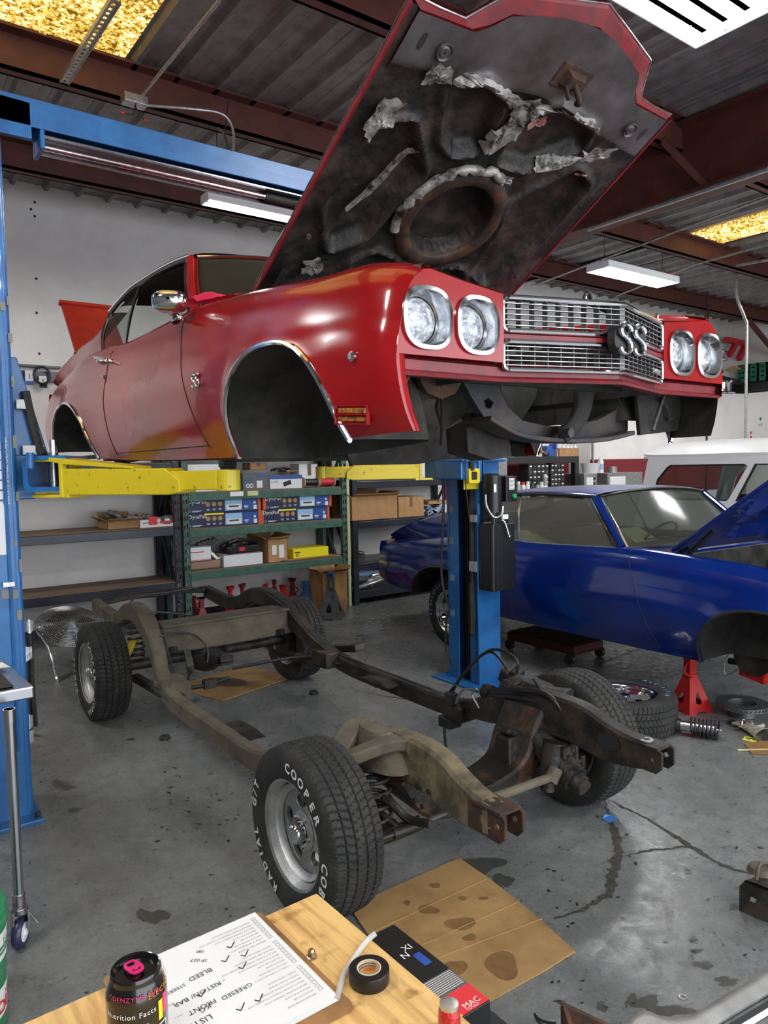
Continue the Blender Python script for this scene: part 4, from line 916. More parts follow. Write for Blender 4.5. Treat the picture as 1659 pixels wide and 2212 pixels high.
# cloth on the cowl
b = MB(); R = random.Random(5); c0 = px(412, 650, 'x', -.80); c1 = px(515, 628, 'x', -.66); rr = []
for i in range(13):
    t = i/12; p = c0.lerp(c1, t); hgt = .045*(math.sin(PI*min(1, t*1.3+.12)))**.6*(1-.35*t)+.004
    rr.append([p+V(0, dy, -.02+hgt*(1-(dy/.075)**2)+R.uniform(-.004, .004)) for dy in (-.07, -.05, -.03, 0, .03, .05, .07)])
b.grid(rr); tag(b.build('cloth', 'pinkcloth', None, True), 'crumpled pink-red cloth lying at the foot of the red car windscreen', 'cloth')

# ---- the blue car behind
BLUE, BP = build_car('blue_coupe', 'blue', 'blue two-door car with its hood open, front end on a jack stand', 'car', math.radians(36), False)
BLUE.location = (3.186, 1.159, .195); BLUE.rotation_euler = (-.022, 0, -.047); BLUE.scale = (1.06, 1.06, 1.0)
for sg in (-1, 1):
    fe, do, qu, g0 = BP[sg]
    # closed, dusty door glass
    top = [V(sg*(RXf(y)-.0), y, RZf(y)-.015) for y in (1.30, 1.5, 1.7, 1.9, 2.04)]; bot = [V(sg*.80, y, 2.43) for y in (1.0, 1.25, 1.5, 1.75, 1.935)]
    b = MB(); b.grid([bot, [p.lerp(q, .5)+V(sg*.012, 0, 0) for p, q in zip(bot, top)], top]); b.build('door_glass', 'dustglass', do, True)
    b = MB(); b.tube([bot[0], bot[0].lerp(top[0], .5)+V(sg*.01, 0, 0), top[0]]+[], .012, 6); b.build('glass_channel', 'black', do, True)
b = MB(); b.box((-.45, 2.15, 2.33), (.5, .3, .2), Matrix.Rotation(.4, 3, 'Y')); b.box((.2, 1.6, 2.36), (.3, .3, .16), Matrix.Rotation(.5, 3, 'X')); b.build('masking_paper', 'cream', BLUE, bevel=.02)
b = MB(); b.tube([V(-.9, 1.86, 2.30), V(-.905, 1.88, 2.30)], .012, 8, 0); b.lathe([(.012, 0), (.012, .01), (0, .012)], V(-sidex(1.86, 2.2), 1.86, 2.2), (-1, 0, 0), 12); b.build('handle_hole', 'ink', BP[-1][1])
for sx in (-1, 1):
    b = MB(); b.box((sx*.45, -.55, 2.30), (.3, .3, .04)); b.build('brace', 'blue', BLUE)
b = MB(); b.b2((-.7, -.68, 2.2), (.7, -.62, 2.27)); b.b2((-.7, -.66, 1.95), (.7, -.63, 2.2)); b.build('header_panel', 'blue', BLUE, bevel=.01)

# ------------------------------------------------------------------ wheels
def tyre_mesh(R=.331, w=.235, rim=.205, npitch=72, n=504, depth=.008):
    """tread and sidewalls as one revolved surface about X; outer side is -X"""
    prof = []  # (x, r, treadflag)
    hw = w/2
    side = [(-.098, rim-.004), (-.105, rim+.004), (-.112, rim+.02), (-.117, rim+.045), (-.1175, rim+.07), (-.113, rim+.092), (-.108, R-.022), (-.102, R-.012)]
    tread = []
    NT = 44
    for i in range(NT+1):
        x = -.096+.192*i/NT; tread.append((x, R-.0075*(abs(x)/.096)**3))
    allp = [(x, r, 0) for x, r in side]+[(x, r, 1) for x, r in tread]+[(-x, r, 0) for x, r in side[::-1]]
    rows = []
    for k in range(n):
        a = 2*PI*k/n; row = []
        for x, r, f in allp:
            rr = r
            if f:
                t = x/.096
                g = any(abs(t-c) < .024 for c in (-.62, -.22, .22, .62))
                ph = (k/n*npitch+(.55*abs(t)*2 if abs(t) > .22 else 1.3*t+.5)) % 1
                if .62 > abs(t) > .22: ph = (k/n*npitch+1.2*abs(t)+(.0 if t > 0 else .5)) % 1
                if abs(t) >= .62: ph = (k/n*npitch+.35*abs(t)) % 1
                lat = ph < .14 and abs(t) > .05
                if g: rr = r-depth
                elif lat: rr = r-depth*.75
            elif abs(x) > .1 and r > R-.03 and (k*npitch/n) % 1 < .22: rr = r-.003
            row.append(V(x, -rr*math.sin(a), rr*math.cos(a)))
        rows.append(row)
    rows.append(rows[0]); return rows
def letters(b, txt, r, size, a0, step=None, side=-1, x=-.1187):
    """letters set clockwise round the sidewall as seen from outside (a in degrees from top)"""
    a = a0
    for ch in txt:
        if ch != ' ':
            A = math.radians(a)
            # seen from -X side, right is -Y... clockwise from the top goes towards -Y
            up = V(0, -math.sin(A), math.cos(A)); rt = V(0, -math.cos(A), -math.sin(A))
            vs, fs, w = text_geo(ch, size, .035)
            O = V(x, 0, 0)+up*(r-size*.35)-rt*(w/2)
            vs2 = [O+rt*v.x*1.0+up*v.y for v in vs]
            # follow the bulge of the sidewall
            vs2 = [V(-.1178+.0-.0012, v.y, v.z) for v in vs2]
            b.add(vs2, fs)
        a += step or math.degrees(size*.82/r)
def wheel(name, label, loc, outer=-1, style='slot', txt=True, group=None, cat='wheel', parent=None, spin=0, rimm='alu'):
    """outer=-1 puts the face of the wheel towards -X"""
    t = thing(name, label, cat, (0, 0, 0), 0, group) if parent is None else None
    b = MB(); b.grid(tyre_mesh(), 0); b.f = [f[::-1] for f in b.f]; ty = b.build('tyre', 'rubber', t, True, angle=25)
    parts = [ty]
    b = MB(); b.lathe([(.196, -.098), (.206, -.103), (.209, -.098), (.203, -.090), (.192, -.078), (.176, -.06), (.172, .03), (.190, .06), (.205, .095), (.209, .1), (.205, .103), (.198, .098)], (0, 0, 0), (1, 0, 0), 56)
    rim = b.build('rim', rimm, t, True, angle=35); parts.append(rim)
    if style == 'slot':
        b = MB(); holes = []
        for k in range(5):
            a = math.radians(72*k+18); c = (.112*math.cos(a), .112*math.sin(a)); hh = []
            for i in range(16):
                q = 2*PI*i/16; u, v_ = .026*math.cos(q), .036*math.sin(q); rad = .112+u; ang = a+v_/.112
                hh.append((rad*math.cos(ang), rad*math.sin(ang)))
            holes.append(hh)
        out = [(.174*math.cos(2*PI*i/48), .174*math.sin(2*PI*i/48)) for i in range(48)]
        b.plate(out, holes, .02, (-.045, 0, 0), (0, -1, 0), (0, 0, 1)); parts.append(b.build('slotted_disc', rimm, t, bevel=.004))
        b = MB(); b.lathe([(.178, -.070), (.17, -.055), (.155, -.047)], (0, 0, 0), (1, 0, 0), 48); b.lathe([(.075, -.047), (.062, -.055), (.045, -.056)], (0, 0, 0), (1, 0, 0), 32); parts.append(b.build('disc_lip', rimm, t, True))
        b = MB(); b.lathe([(.040, -.05), (.040, -.078), (.037, -.088), (.030, -.1), (.018, -.108), (0, -.11)], (0, 0, 0), (1, 0, 0), 28)
        parts.append(b.build('hub_cap', 'chrome', t, True))
        b = MB()
        for k in range(5):
            a = math.radians(72*k-18); b.cyl((-.046, .058*math.cos(a), .058*math.sin(a)), (-.066, .058*math.cos(a), .058*math.sin(a)), .009, n=6)
        split(b, 'wheel_nut', 'chrome2', t)
    else:
        b = MB(); b.lathe([(.176, -.068), (.16, -.05), (.13, -.045), (.06, -.05), (.04, -.06), (.035, -.085), (.02, -.09), (0, -.09)], (0, 0, 0), (1, 0, 0), 48)
        for k in range(5):
            a = math.radians(72*k+18); c = V(0, math.cos(a), math.sin(a)); sd = V(0, -math.sin(a), math.cos(a)); b.add([V(-.055, 0, 0)+c*.04-sd*.02, V(-.055, 0, 0)+c*.04+sd*.02, V(-.062, 0, 0)+c*.165+sd*.028, V(-.062, 0, 0)+c*.165-sd*.028, V(-.085, 0, 0)+c*.04, V(-.078, 0, 0)+c*.165], [(0, 4, 5, 3), (4, 1, 2, 5)])
        parts.append(b.build('spoked_disc', 'chrome', t, True, angle=20))
        b = MB(); b.lathe([(.192, -.084), (.186, -.080), (.186, -.074), (.176, -.070)], (0, 0, 0), (1, 0, 0), 48); parts.append(b.build('rim_step', 'chrome', t, True))
    b = MB(); b.lathe([(.17, .055), (.15, .06), (.14, .05), (.03, .05), (.03, .09), (0, .09)], (0, 0, 0), (1, 0, 0), 32); parts.append(b.build('brake_disc', 'grease', t, True))
    if txt:
        b = MB()
        if style == 'slot':
            letters(b, 'COOPER', .268, .052, 12, 10.6); letters(b, 'COBRA', .268, .052, 100, 10.6); letters(b, 'RADIAL', .268, .048, 212, 9.8); letters(b, 'G/T', .268, .048, 286, 9)
        else:
            letters(b, 'BFGoodrich', .270, .040, 228, 9.2); letters(b, 'RadialT/A', .270, .040, 30, 9.2)
        if b.v: parts.append(b.build('raised_lettering', 'letter' if style == 'slot' else 'letterblue', t))
    t.location = loc; t.rotation_euler = (spin, 0, 0) if outer < 0 else (-spin, 0, PI)
    return t
W1 = wheel('wheel', 'wheel with white lettered tyre at the near front corner of the bare chassis', (-.765, 0, .331), -1, spin=math.radians(-8))
def wcopy(label, loc, rot, src=W1, drop=(), group=None):
    c = copy_tree(src); c['label'] = label; c.location = loc; c.rotation_euler = rot
    if group: c['group'] = group
    return c
wcopy('wheel with white lettered tyre at the rear of the chassis, nearest the left lift post', (-.765, 2.845, .331), (math.radians(20), 0, 0))
wcopy('front wheel of the bare chassis beside the steering box, seen from its inner side', (.765, 0, .331), (0, 0, PI))
wcopy('rear wheel of the bare chassis on the far side, near the grey axle stand', (.765, 2.845, .331), (0, 0, PI))
W2 = wheel('wheel', 'chrome rear wheel with blue-lettered tyre fitted under the blue car', (2.44, 2.715, .345), -1, style='rally', rimm='chrome')
W2.rotation_euler = (math.radians(30), 0, -.047)
wc = px(1347, 1490, 'z', .235)
wcopy('loose chrome wheel with blue-lettered tyre lying flat on the floor by the red jack stand', (wc.x, wc.y, .12), (0, PI/2, .6), src=W2)

# ------------------------------------------------------------------ bare chassis
CH = thing('rolling_chassis', 'bare dirty muscle car chassis frame standing on its wheels under the raised body', 'car chassis', (0, 1.4, 0))
def rail(sg):
    P_ = [(-.44, -.66, .515), (-.43, -.55, .515), (-.42, -.44, .53), (-.415, -.33, .56), (-.41, -.15, .565), (-.42, .05, .54), (-.46, .25, .47), (-.54, .45, .40), (-.60, .62, .34), (-.62, .80, .315), (-.62, 1.2, .315), (-.62, 1.7, .32), (-.615, 1.95, .345), (-.59, 2.12, .40), (-.555, 2.28, .49), (-.53, 2.45, .59), (-.515, 2.65, .67), (-.50, 2.85, .70), (-.50, 3.05, .675), (-.50, 3.25, .60), (-.49, 3.5, .565), (-.49, 3.96, .60)]
    return [(sg*-x, y, z) for x, y, z in P_]
for sg in (-1, 1):
    b = MB(); L_ = rail(sg)
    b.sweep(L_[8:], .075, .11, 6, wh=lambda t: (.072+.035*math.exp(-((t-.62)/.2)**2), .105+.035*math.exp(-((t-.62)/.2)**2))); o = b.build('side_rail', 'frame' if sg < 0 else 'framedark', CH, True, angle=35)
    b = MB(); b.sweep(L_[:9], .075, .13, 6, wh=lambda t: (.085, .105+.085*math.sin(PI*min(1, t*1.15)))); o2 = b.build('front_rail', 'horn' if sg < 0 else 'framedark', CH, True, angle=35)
    # horn end plate with holes
    tip = V(*L_[0])
    b = MB(); b.plate([(-.10, -.05), (.05, -.055), (.075, -.03), (.075, .035), (.05, .05), (-.10, .05)], [superell(.012, .012, 2, 10, .04, .0), superell(.008, .016, 2, 10, -.03, .0), superell(.009, .009, 2, 10, .005, -.02)], .012, tip+V(sg*.0-.04, 0, 0), (0, -1, 0), (0, 0, 1))
    b.plate([(-.10, -.05), (.05, -.055), (.075, -.03), (.075, .035), (.05, .05), (-.10, .05)], [superell(.012, .012, 2, 10, .04, .0), superell(.008, .016, 2, 10, -.03, .0)], .012, tip+V(.045, 0, 0), (0, -1, 0), (0, 0, 1))
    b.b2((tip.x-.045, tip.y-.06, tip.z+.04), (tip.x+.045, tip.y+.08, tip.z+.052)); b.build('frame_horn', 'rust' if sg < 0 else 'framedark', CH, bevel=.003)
    b = MB(); b.lathe([(.014, .0), (.014, .006), (.028, .006), (.028, 0)], tip+V(0, .02, .053), (0, 0, 1), 20); b.build('body_washer', 'galv' if sg > 0 else 'rust', CH, True)
    # body mount ears and brackets
    for y in (1.10 if sg < 0 else 1.35, 2.02):
        b = MB(); x = sg*.60; q = V(sg*.54 if y < 2 else sg*.60, y, .345); b.lathe([(.016, .02), (.05, .02), (.055, 0), (.05, -.03)], q, (0, 0, 1), 20); b.add([q+V(-.06, -.16, .0), q+V(.06, -.16, 0), q+V(.06, .16, 0), q+V(-.06, .16, 0), q+V(-.05, -.05, .018), q+V(.05, -.05, .018), q+V(.05, .05, .018), q+V(-.05, .05, .018)], [(0, 1, 5, 4), (1, 2, 6, 5), (2, 3, 7, 6), (3, 0, 4, 7), (4, 5, 6, 7)])
        b.build('body_mount', 'framedark', CH, bevel=.003)
    # front suspension tower
    s = sg
    b = MB(); rr = []
    for t in range(9):
        a = t/8; y0 = -.20+.0*a; z = .52+.14*a; w_ = .15-.06*a; d_ = .18-.05*a
        rr.append([V(s*(.46+.02*a)+x, -.02+y, z) for x, y in superell(w_*.62*(1-.25*a*a), d_*(1-.35*a*a), 2.4, 24)])
    b.grid(rr, loop=True); b.add(rr[-1], [tuple(range(24))]); b.build('spring_tower', 'framedark' if s > 0 else 'frame', CH, True, angle=40)
    b = MB()   # upper arm
    for e in (-1, 1): b.sweep([V(s*.42, -.02+e*.13, .62), V(s*.50, -.02+e*.12, .635), V(s*.60, -.02+e*.06, .60), V(s*.68, -.02, .56)], .085, .045, 5)
    b.cyl((s*.42, -.20, .62), (s*.42, .16, .62), .018); b.cyl((s*.42, -.20, .62), (s*.42, -.13, .62), .042); b.cyl((s*.42, -.205, .62), (s*.42, -.2, .62), .028); b.cyl((s*.42, .09, .62), (s*.42, .145, .62), .032); b.cyl((s*.69, -.02, .52), (s*.69, -.02, .60), .03)
    b.build('upper_control_arm', 'frame' if s < 0 else 'grease', CH, True, angle=40)
    b = MB(); b.tube([V(s*.40, .10, .30), V(s*.5, .06, .26), V(s*.68, -.02, .21)], .028, 8); b.tube([V(s*.38, -.18, .30), V(s*.5, -.12, .26), V(s*.68, -.02, .21)], .028, 8); b.cyl((s*.50, -.04, .24), (s*.50, -.04, .27), .09); b.build('lower_control_arm', 'grease', CH, True, angle=40)
    b = MB(); b.tube([V(s*.50+.062*math.cos(a), -.04+.062*math.sin(a), .27+.27*a/(2*PI*5)) for a in [i*.35 for i in range(int(2*PI*5/.35))]], .009, 7, 0); b.build('coil_spring', 'grease', CH, True)
    b = MB(); b.cyl((s*.70, -.02, .20), (s*.69, -.02, .58), .035, .025); b.cyl((s*.66, 0, .331), (s*.74, 0, .331), .07, .06); b.tube([V(s*.69, -.02, .25), V(s*.66, -.12, .27), V(s*.62, -.17, .29)], .018, 8); b.build('steering_knuckle', 'grease', CH, True, angle=40)
    b = MB(); b.tube([V(s*.24, -.20, .31), V(s*.4, -.19, .30), V(s*.62, -.17, .29)], .012, 8); b.cyl((s*.62, -.17, .26), (s*.62, -.17, .32), .02); b.cyl((s*.40, -.19, .30), (s*.52, -.18, .295), .019); b.build('tie_rod', 'grease', CH, True, angle=40)
# front crossmember: broad flat saddle dropping between the rails
b = MB(); b.sweep([V(-.42, -.03, .50), V(-.36, -.03, .42), (-.26, -.04, .315), (-.1, -.05, .285), (.1, -.05, .285), (.26, -.04, .33), (.35, -.03, .45), (.42, -.03, .54)], .24, .09, 6, up=(0, 0, 1), wh=lambda t: (.26-.05*math.sin(PI*t), .085+.05*abs(2*t-1)), bev=.12)
b.build('front_crossmember', 'greasyrust', CH, True, angle=35)
for sg in (-1, 1):
    b = MB(); b.box((sg*.25, -.05, .40), (.12, .12, .14), taper=.7); b.box((sg*.25, -.05, .485), (.10, .08, .03), Matrix.Rotation(sg*.4, 3, 'Y')); b.build('engine_mount', 'greasyrust', CH, bevel=.01)
b = MB(); b.tube([V(.36, -.30, .36), V(.42, -.30, .33), V(.50, .02, .27)], .012, 8) if 1 else b.tube([V(-.50, .02, .27), V(-.50, -.30, .34), V(-.46, -.42, .36), V(-.36, -.46, .36), V(.36, -.46, .36), V(.46, -.42, .36), V(.50, -.30, .34), V(.50, .02, .27)], .014, 8, 4)
b.build('sway_bar', 'grease', CH, True)
b = MB(); a, c = px(1012, 1742, 'z', .35), px(1195, 1677, 'z', .35); b.cyl(a+(a-c)*.1, c, .019, n=14); b.cyl(c-V(.02, 0, .02), c+V(.02, 0, .03), .03); b.build('centre_link', 'rustbar' if 0 else 'frame', CH, True)
b = MB(); q = V(.375, -.50, .535); b.plate(superell(.055, .035, 2, 24), [], .002, q, (0, -1, 0), (0, 0, 1)); b.build('rail_opening', 'ink', CH)
# steering gearbox
sb = px(1205, 1640, 'x', .36); b = MB(); b.cyl(sb+V(-.0, -.10, -.06), sb+V(0, .12, .06), .062, n=20); b.cyl(sb+V(0, -.13, -.075), sb+V(0, -.09, -.055), .045, n=20); b.cyl(sb+V(0, -.15, -.085), sb+V(0, -.12, -.07), .036, n=20); b.cyl(sb+V(-.05, 0, -.08), sb+V(-.02, 0, .085), .052, n=16); b.box(sb+V(.03, .02, .02), (.10, .14, .10)); b.cyl(sb+V(0, .1, .055), sb+V(0, .24, .12), .022)
b.cyl(sb+V(-.06, .01, -.13), sb+V(-.05, .01, -.07), .03)
for dx, dy, dz in ((-.03, -.06, .06), (.04, -.05, .07), (-.05, .06, .03), (.03, .1, .1)): b.cyl(sb+V(dx, dy, dz-.03), sb+V(dx, dy, dz+.02), .011, n=8)
b.build('steering_gearbox', 'grease', CH, True, angle=35)
b = MB(); b.cyl(px(1155, 1465, 'x', .42), px(1240, 1590, 'x', .42), .014)
b.build('steering_shaft', 'castiron', CH, True)
for pts in (((1240, 1640), (1235, 1600), (1215, 1540), (1180, 1500), (1120, 1490), (1070, 1490)), ((1215, 1600), (1205, 1550), (1170, 1520), (1110, 1505), (1060, 1500))):
    b = MB(); b.tube([px(x, y, 'x', .42-.02*i) for i, (x, y) in enumerate(pts)], .012, 8); b.build('power_steering_hose', 'black', CH, True)
b = MB(); b.cyl(px(1060, 1500, 'x', .46), px(1130, 1515, 'x', .46), .028); b.cyl(px(1048, 1492, 'x', .46), px(1062, 1498, 'x', .46), .04); b.cyl(px(1128, 1505, 'x', .46), px(1150, 1512, 'x', .46), .038); b.build('control_arm_shaft', 'greasyrust', CH, True, angle=35)
# brake caliper and lines hanging at the far front corner
q = px(1110, 1468, 'x', .62); b = MB(); b.box(q, (.10, .13, .07), Matrix.Rotation(.4, 3, 'X')); b.cyl(q+V(-.04, -.03, .03), q+V(.03, -.02, .05), .03); b.box(q+V(.0, .02, -.06), (.07, .09, .08)); b.build('brake_caliper', 'greasyrust', CH, bevel=.008)
for i, pts in enumerate((((1105, 1465), (1085, 1430), (1060, 1408), (1030, 1425), (990, 1470), (975, 1495)), ((1115, 1455), (1118, 1430), (1095, 1410), (1060, 1404), (1025, 1430), (985, 1480), (970, 1520)), ((985, 1480), (970, 1500), (965, 1550), (960, 1575), (964, 1625)), ((1040, 1490), (1000, 1490), (985, 1520)), ((1035, 1530), (1020, 1500), (1030, 1488)))):
    b = MB(); b.tube([px(x, y, 'x', .60-.05*i) for x, y in pts], .006 if i > 2 else .008, 7); b.build('brake_line', 'galv' if i > 2 else 'black', CH, True)
b = MB(); q = px(975, 1508, 'x', .5); b.box(q, (.05, .06, .07)); b.box(q+V(.05, -.02, -.08), (.12, .14, .08)); b.box(q+V(.03, .05, -.15), (.09, .1, .06)); b.build('valve_block', 'grease', CH, bevel=.006)
# near side front fittings
b = MB(); q = px(925, 1640, 'x', -.30); b.box(q, (.08, .12, .07), Matrix.Rotation(.3, 3, 'Z')); b.box(q+V(.0, -.05, .03), (.03, .05, .09)); b.box(q+V(-.03, .05, -.04), (.10, .14, .02)); b.build('rail_bracket', 'grease', CH, bevel=.006)
b = MB()
for (x, y) in ((903, 1700), (925, 1710), (896, 1728), (912, 1742)):
    q = px(x, y, 'x', -.4635); b.cyl(q+V(.002, 0, 0), q+V(-.004, 0, 0), .010, n=14)
split(b, 'rail_hole', 'ink', CH)
b = MB(); b.tube([px(808, 1722, 'x', -.52), px(840, 1730, 'x', -.50), px(880, 1768, 'x', -.45), px(930, 1780, 'x', -.42)], .017, 8); b.tube([px(812, 1745, 'x', -.5), px(870, 1800, 'x', -.46)], .013, 8); b.build('frame_bar', 'framedark', CH, True)
# rear crossmembers, axle, links
def xm(y, z, w, h, x=.5, name='rear_crossmember', m='frame', zc=0): 
    b = MB(); b.sweep([V(-x, y, z), V(-x*.5, y-.02, z+zc), V(0, y-.03, z+zc), V(x*.5, y-.02, z+zc), V(x, y, z)], w, h, 5); return b.build(name, m, CH, True, angle=35)
xm(2.48, .565, .07, .19, .52)
b = MB(); b.b2((-.48, 2.40, .655), (.48, 2.62, .67)); b.build('crossmember_flange', 'frame', CH, bevel=.004)
xm(3.93, .615, .07, .05, .49, 'tail_crossmember', 'framedark', .03)
b = MB(); b.tube([V(-.48, 3.2, .66), V(-.3, 3.5, .70), V(0.1, 3.8, .66), V(.45, 3.9, .66)], .008, 6); b.build('fuel_line', 'castiron', CH, True)
b = MB(); b.cyl((-.64, 2.845, .331), (.64, 2.845, .331), .038, n=18); rr = []
for x, r in ((-.17, .04), (-.14, .075), (-.09, .12), (-.03, .145), (.04, .145), (.1, .11), (.14, .06), (.16, .04)): rr.append([V(x, 2.85+r*math.cos(2*PI*i/24), .335+r*math.sin(2*PI*i/24)) for i in range(24)])
b.grid(rr, loop=True); b.cyl((0, 2.78, .335), (0, 2.52, .34), .075, .04, 18); b.box((0, 2.50, .34), (.10, .05, .06)); b.cyl((-.05, 2.49, .34), (.05, 2.49, .34), .02)
b.build('rear_axle', 'grease', CH, True, angle=35)
for sg in (-1, 1):
    b = MB(); b.bar((sg*.58, 2.05, .30), (sg*.55, 2.80, .25), .05, .055); b.build('lower_link', 'framedark', CH, bevel=.006)
    b = MB(); b.bar((sg*.42, 2.40, .50), (sg*.16, 2.82, .44), .045, .045); b.build('upper_link', 'grease', CH, bevel=.006)
    b = MB(); b.cyl((sg*.64, 2.845, .331), (sg*.70, 2.845, .331), .13, n=24); b.build('drum_brake', 'grease', CH, True, angle=35)
    b = MB(); b.tube([V(sg*.52+.055*math.cos(a), 2.85+.055*math.sin(a), .38+.24*a/(2*PI*6)) for a in [i*.35 for i in range(int(2*PI*6/.35))]], .008, 6, 0); b.build('rear_spring', 'grease', CH, True)
b = MB(); b.cyl(px(268, 1425, 'y', 2.70), px(290, 1382, 'y', 2.85), .028); b.build('shock_absorber', 'shockyellow' if 0 else mat('yellow_damper', (.75, .55, .02), .35), CH, True)
b = MB(); b.tube([V(-.52, 2.35, .62), V(-.3, 2.4, .60), V(-.2, 2.35, .50), V(-.22, 2.3, .40)], .006, 6); b.tube([V(-.55, 2.10, .44), V(-.53, 2.3, .56), V(-.50, 2.5, .68), V(-.46, 2.7, .72), V(-.2, 2.6, .68)], .007, 6); b.tube([V(-.53, 2.10, .45), V(-.50, 2.3, .58), V(-.47, 2.5, .69)], .006, 6)
b.tube([V(.57, 2.0, .40), V(.52, 2.2, .50), V(.48, 2.45, .66), V(.45, 2.7, .74)], .007, 6); b.tube([V(.60, .9, .385), V(.61, 1.5, .385), V(.60, 1.95, .40)], .006, 6); split(b, 'brake_pipe', 'castiron', CH, smooth=True)
b = MB(); q = V(-.34, 2.36, .5); b.sweep([q, q+V(.0, -.06, -.14), q+V(-.05, -.04, -.26)], .05, .012, 4); b.box((-.16, 2.42, .22), (.09, .05, .06)); b.build('link_bracket', 'framedark', CH, bevel=.003)
b = MB(); b.tube([V(.05, 2.50, .27), V(.2, 2.47, .28), V(.45, 2.35, .31), V(.58, 2.2, .33)], .012, 6); b.tube([V(-.45, 2.45, .22), V(-.2, 2.42, .21), V(0, 2.45, .22)], .014, 6); b.build('parking_brake_cable', 'black', CH, True)
b = MB(); b.sweep([V(-.58, 2.1, .345), V(-.56, 2.2, .33), V(-.50, 2.22, .30)], .12, .10, 4); b.box((-.55, 2.02, .36), (.12, .20, .11), Matrix.Rotation(.1, 3, 'X')); b.build('link_mount', 'frame', CH, bevel=.008)
b = MB(); b.box((.55, 2.02, .36), (.12, .20, .11)); b.box((.70, 1.95, .42), (.09, .3, .05), Matrix.Rotation(-.2, 3, 'X')); b.build('link_mount', 'framedark', CH, bevel=.008)

# ------------------------------------------------------------------ two post lift
LF = thing('two_post_lift', 'blue two-post vehicle lift with yellow arms holding up the red car body', 'vehicle lift', (0, 1.7, 0))
def cbar(b, a, c, w, h, **k): b.bar(a, c, w, h, **k)
# left post: front face seen, with rolled edge
b = MB(); xl, xr = -1.77, -1.47
b.b2((xl, 1.53, 0), (xr-.03, 1.545, 3.50)); b.cyl((xr-.022, 1.552, 0), (xr-.022, 1.552, 3.50), .022, n=14); b.b2((xr-.015, 1.55, 0), (xr, 1.62, 3.50)); b.b2((xl, 1.53, 0), (xl+.012, 1.86, 3.50)); b.b2((xl, 1.85, 0), (xr, 1.862, 3.50)); b.b2((xr-.012, 1.78, 0), (xr, 1.86, 3.50))
b.cyl((-1.527, 1.526, 0.35), (-1.527, 1.526, 3.5), .008, n=8)
pl_ = b.build('column', 'liftblue', LF, True, angle=40)
b = MB(); b.b2((-1.86, 1.44, 0), (-1.44, 1.95, .02)); b.build('base_plate', 'liftblue', pl_, bevel=.004)
b = MB(); b.cyl((-1.465, 1.47, .02), (-1.465, 1.47, .05), .012, n=6); b.cyl((-1.465, 1.90, .02), (-1.465, 1.90, .05), .012, n=6); b.build('anchor_bolt', 'castiron', pl_)
# decals on the left post
def onL(x, y): return px(x, y, 'y', 1.528)
def quadL(b, x0, y0, x1, y1, t=.0016): a = onL(x0, y0); c = onL(x1, y1); b.b2((a.x, 1.5285-t, c.z), (c.x, 1.5290, a.z))
b = MB(); quadL(b, -60, 860, 14, 1198); b.build('instruction_decal', 'boxwhite', pl_)
b = MB()
for i in range(9): quadL(b, -60, 905+i*22, 12-(i % 3)*2, 907+i*22, .003)
for i in range(2): a = onL(-2, 905); b.b2((a.x-.02*i-.001, 1.524, onL(0, 1090).z), (a.x-.02*i+.001, 1.526, onL(0, 880).z))
b.build('decal_lines', 'boxblue', pl_)
b = MB(); b.text('SANTA FE SPRINGS, CALIFORNIA', .022, onL(21, 1090)+V(0, -.002, 0), (0, 0, 1), (-1, 0, 0)); b.build('maker_lettering', 'sign', pl_)
b = MB()
for x0, y0, x1, y1 in ((0, 652, 12, 672), (14, 640, 21, 660), (17, 720, 27, 740), (24, 813, 31, 836), (27, 940, 36, 968), (34, 1062, 42, 1082), (41, 1208, 48, 1236), (3, 1274, 22, 1292), (27, 1274, 40, 1292), (36, 1318, 48, 1338), (30, 1168, 38, 1180)): quadL(b, x0, y0, x1, y1, .004)
split(b, 'tape_residue', mat('old_tape', (.22, .20, .17), .7), pl_)
# hose bundle taped along the right edge of the left post
b = MB()
for k, dx in enumerate((0, .028, .052)): b.tube([px(52, 1375, 'y', 1.60)+V(dx-.03, 0, 0), px(56, 1420, 'y', 1.60)+V(dx-.03, 0, 0), px(60, 1500, 'y', 1.60)+V(dx-.03, 0, 0), px(66, 1610-20*k, 'y', 1.60)+V(dx-.03, 0, 0)], .013, 8)
b.build('hose_bundle', 'black', pl_, True)
for x0, y0, x1, y1 in ((30, 1400, 70, 1424), (50, 1546, 72, 1570), (36, 1582, 73, 1604), (52, 1340, 72, 1364)):
    a, c = px(x0, y0, 'y', 1.57), px(x1, y1, 'y', 1.57); b = MB(); b.grid([[V(a.x+(c.x-a.x)*t, 1.57-.012*math.sin(PI*t), a.z-(.006*math.sin(9*t))) for t in (0, .2, .4, .6, .8, 1)], [V(a.x+(c.x-a.x)*t, 1.568-.016*math.sin(PI*t), c.z+(.006*math.sin(7*t+1))) for t in (0, .2, .4, .6, .8, 1)]]); b.build('silver_tape', 'tapesilver', pl_)
b = MB(); a = px(18, 1262, 'y', 1.52); b.box(a, (.05, .03, .022)); b.build('cable_clip', 'chrome2', pl_)
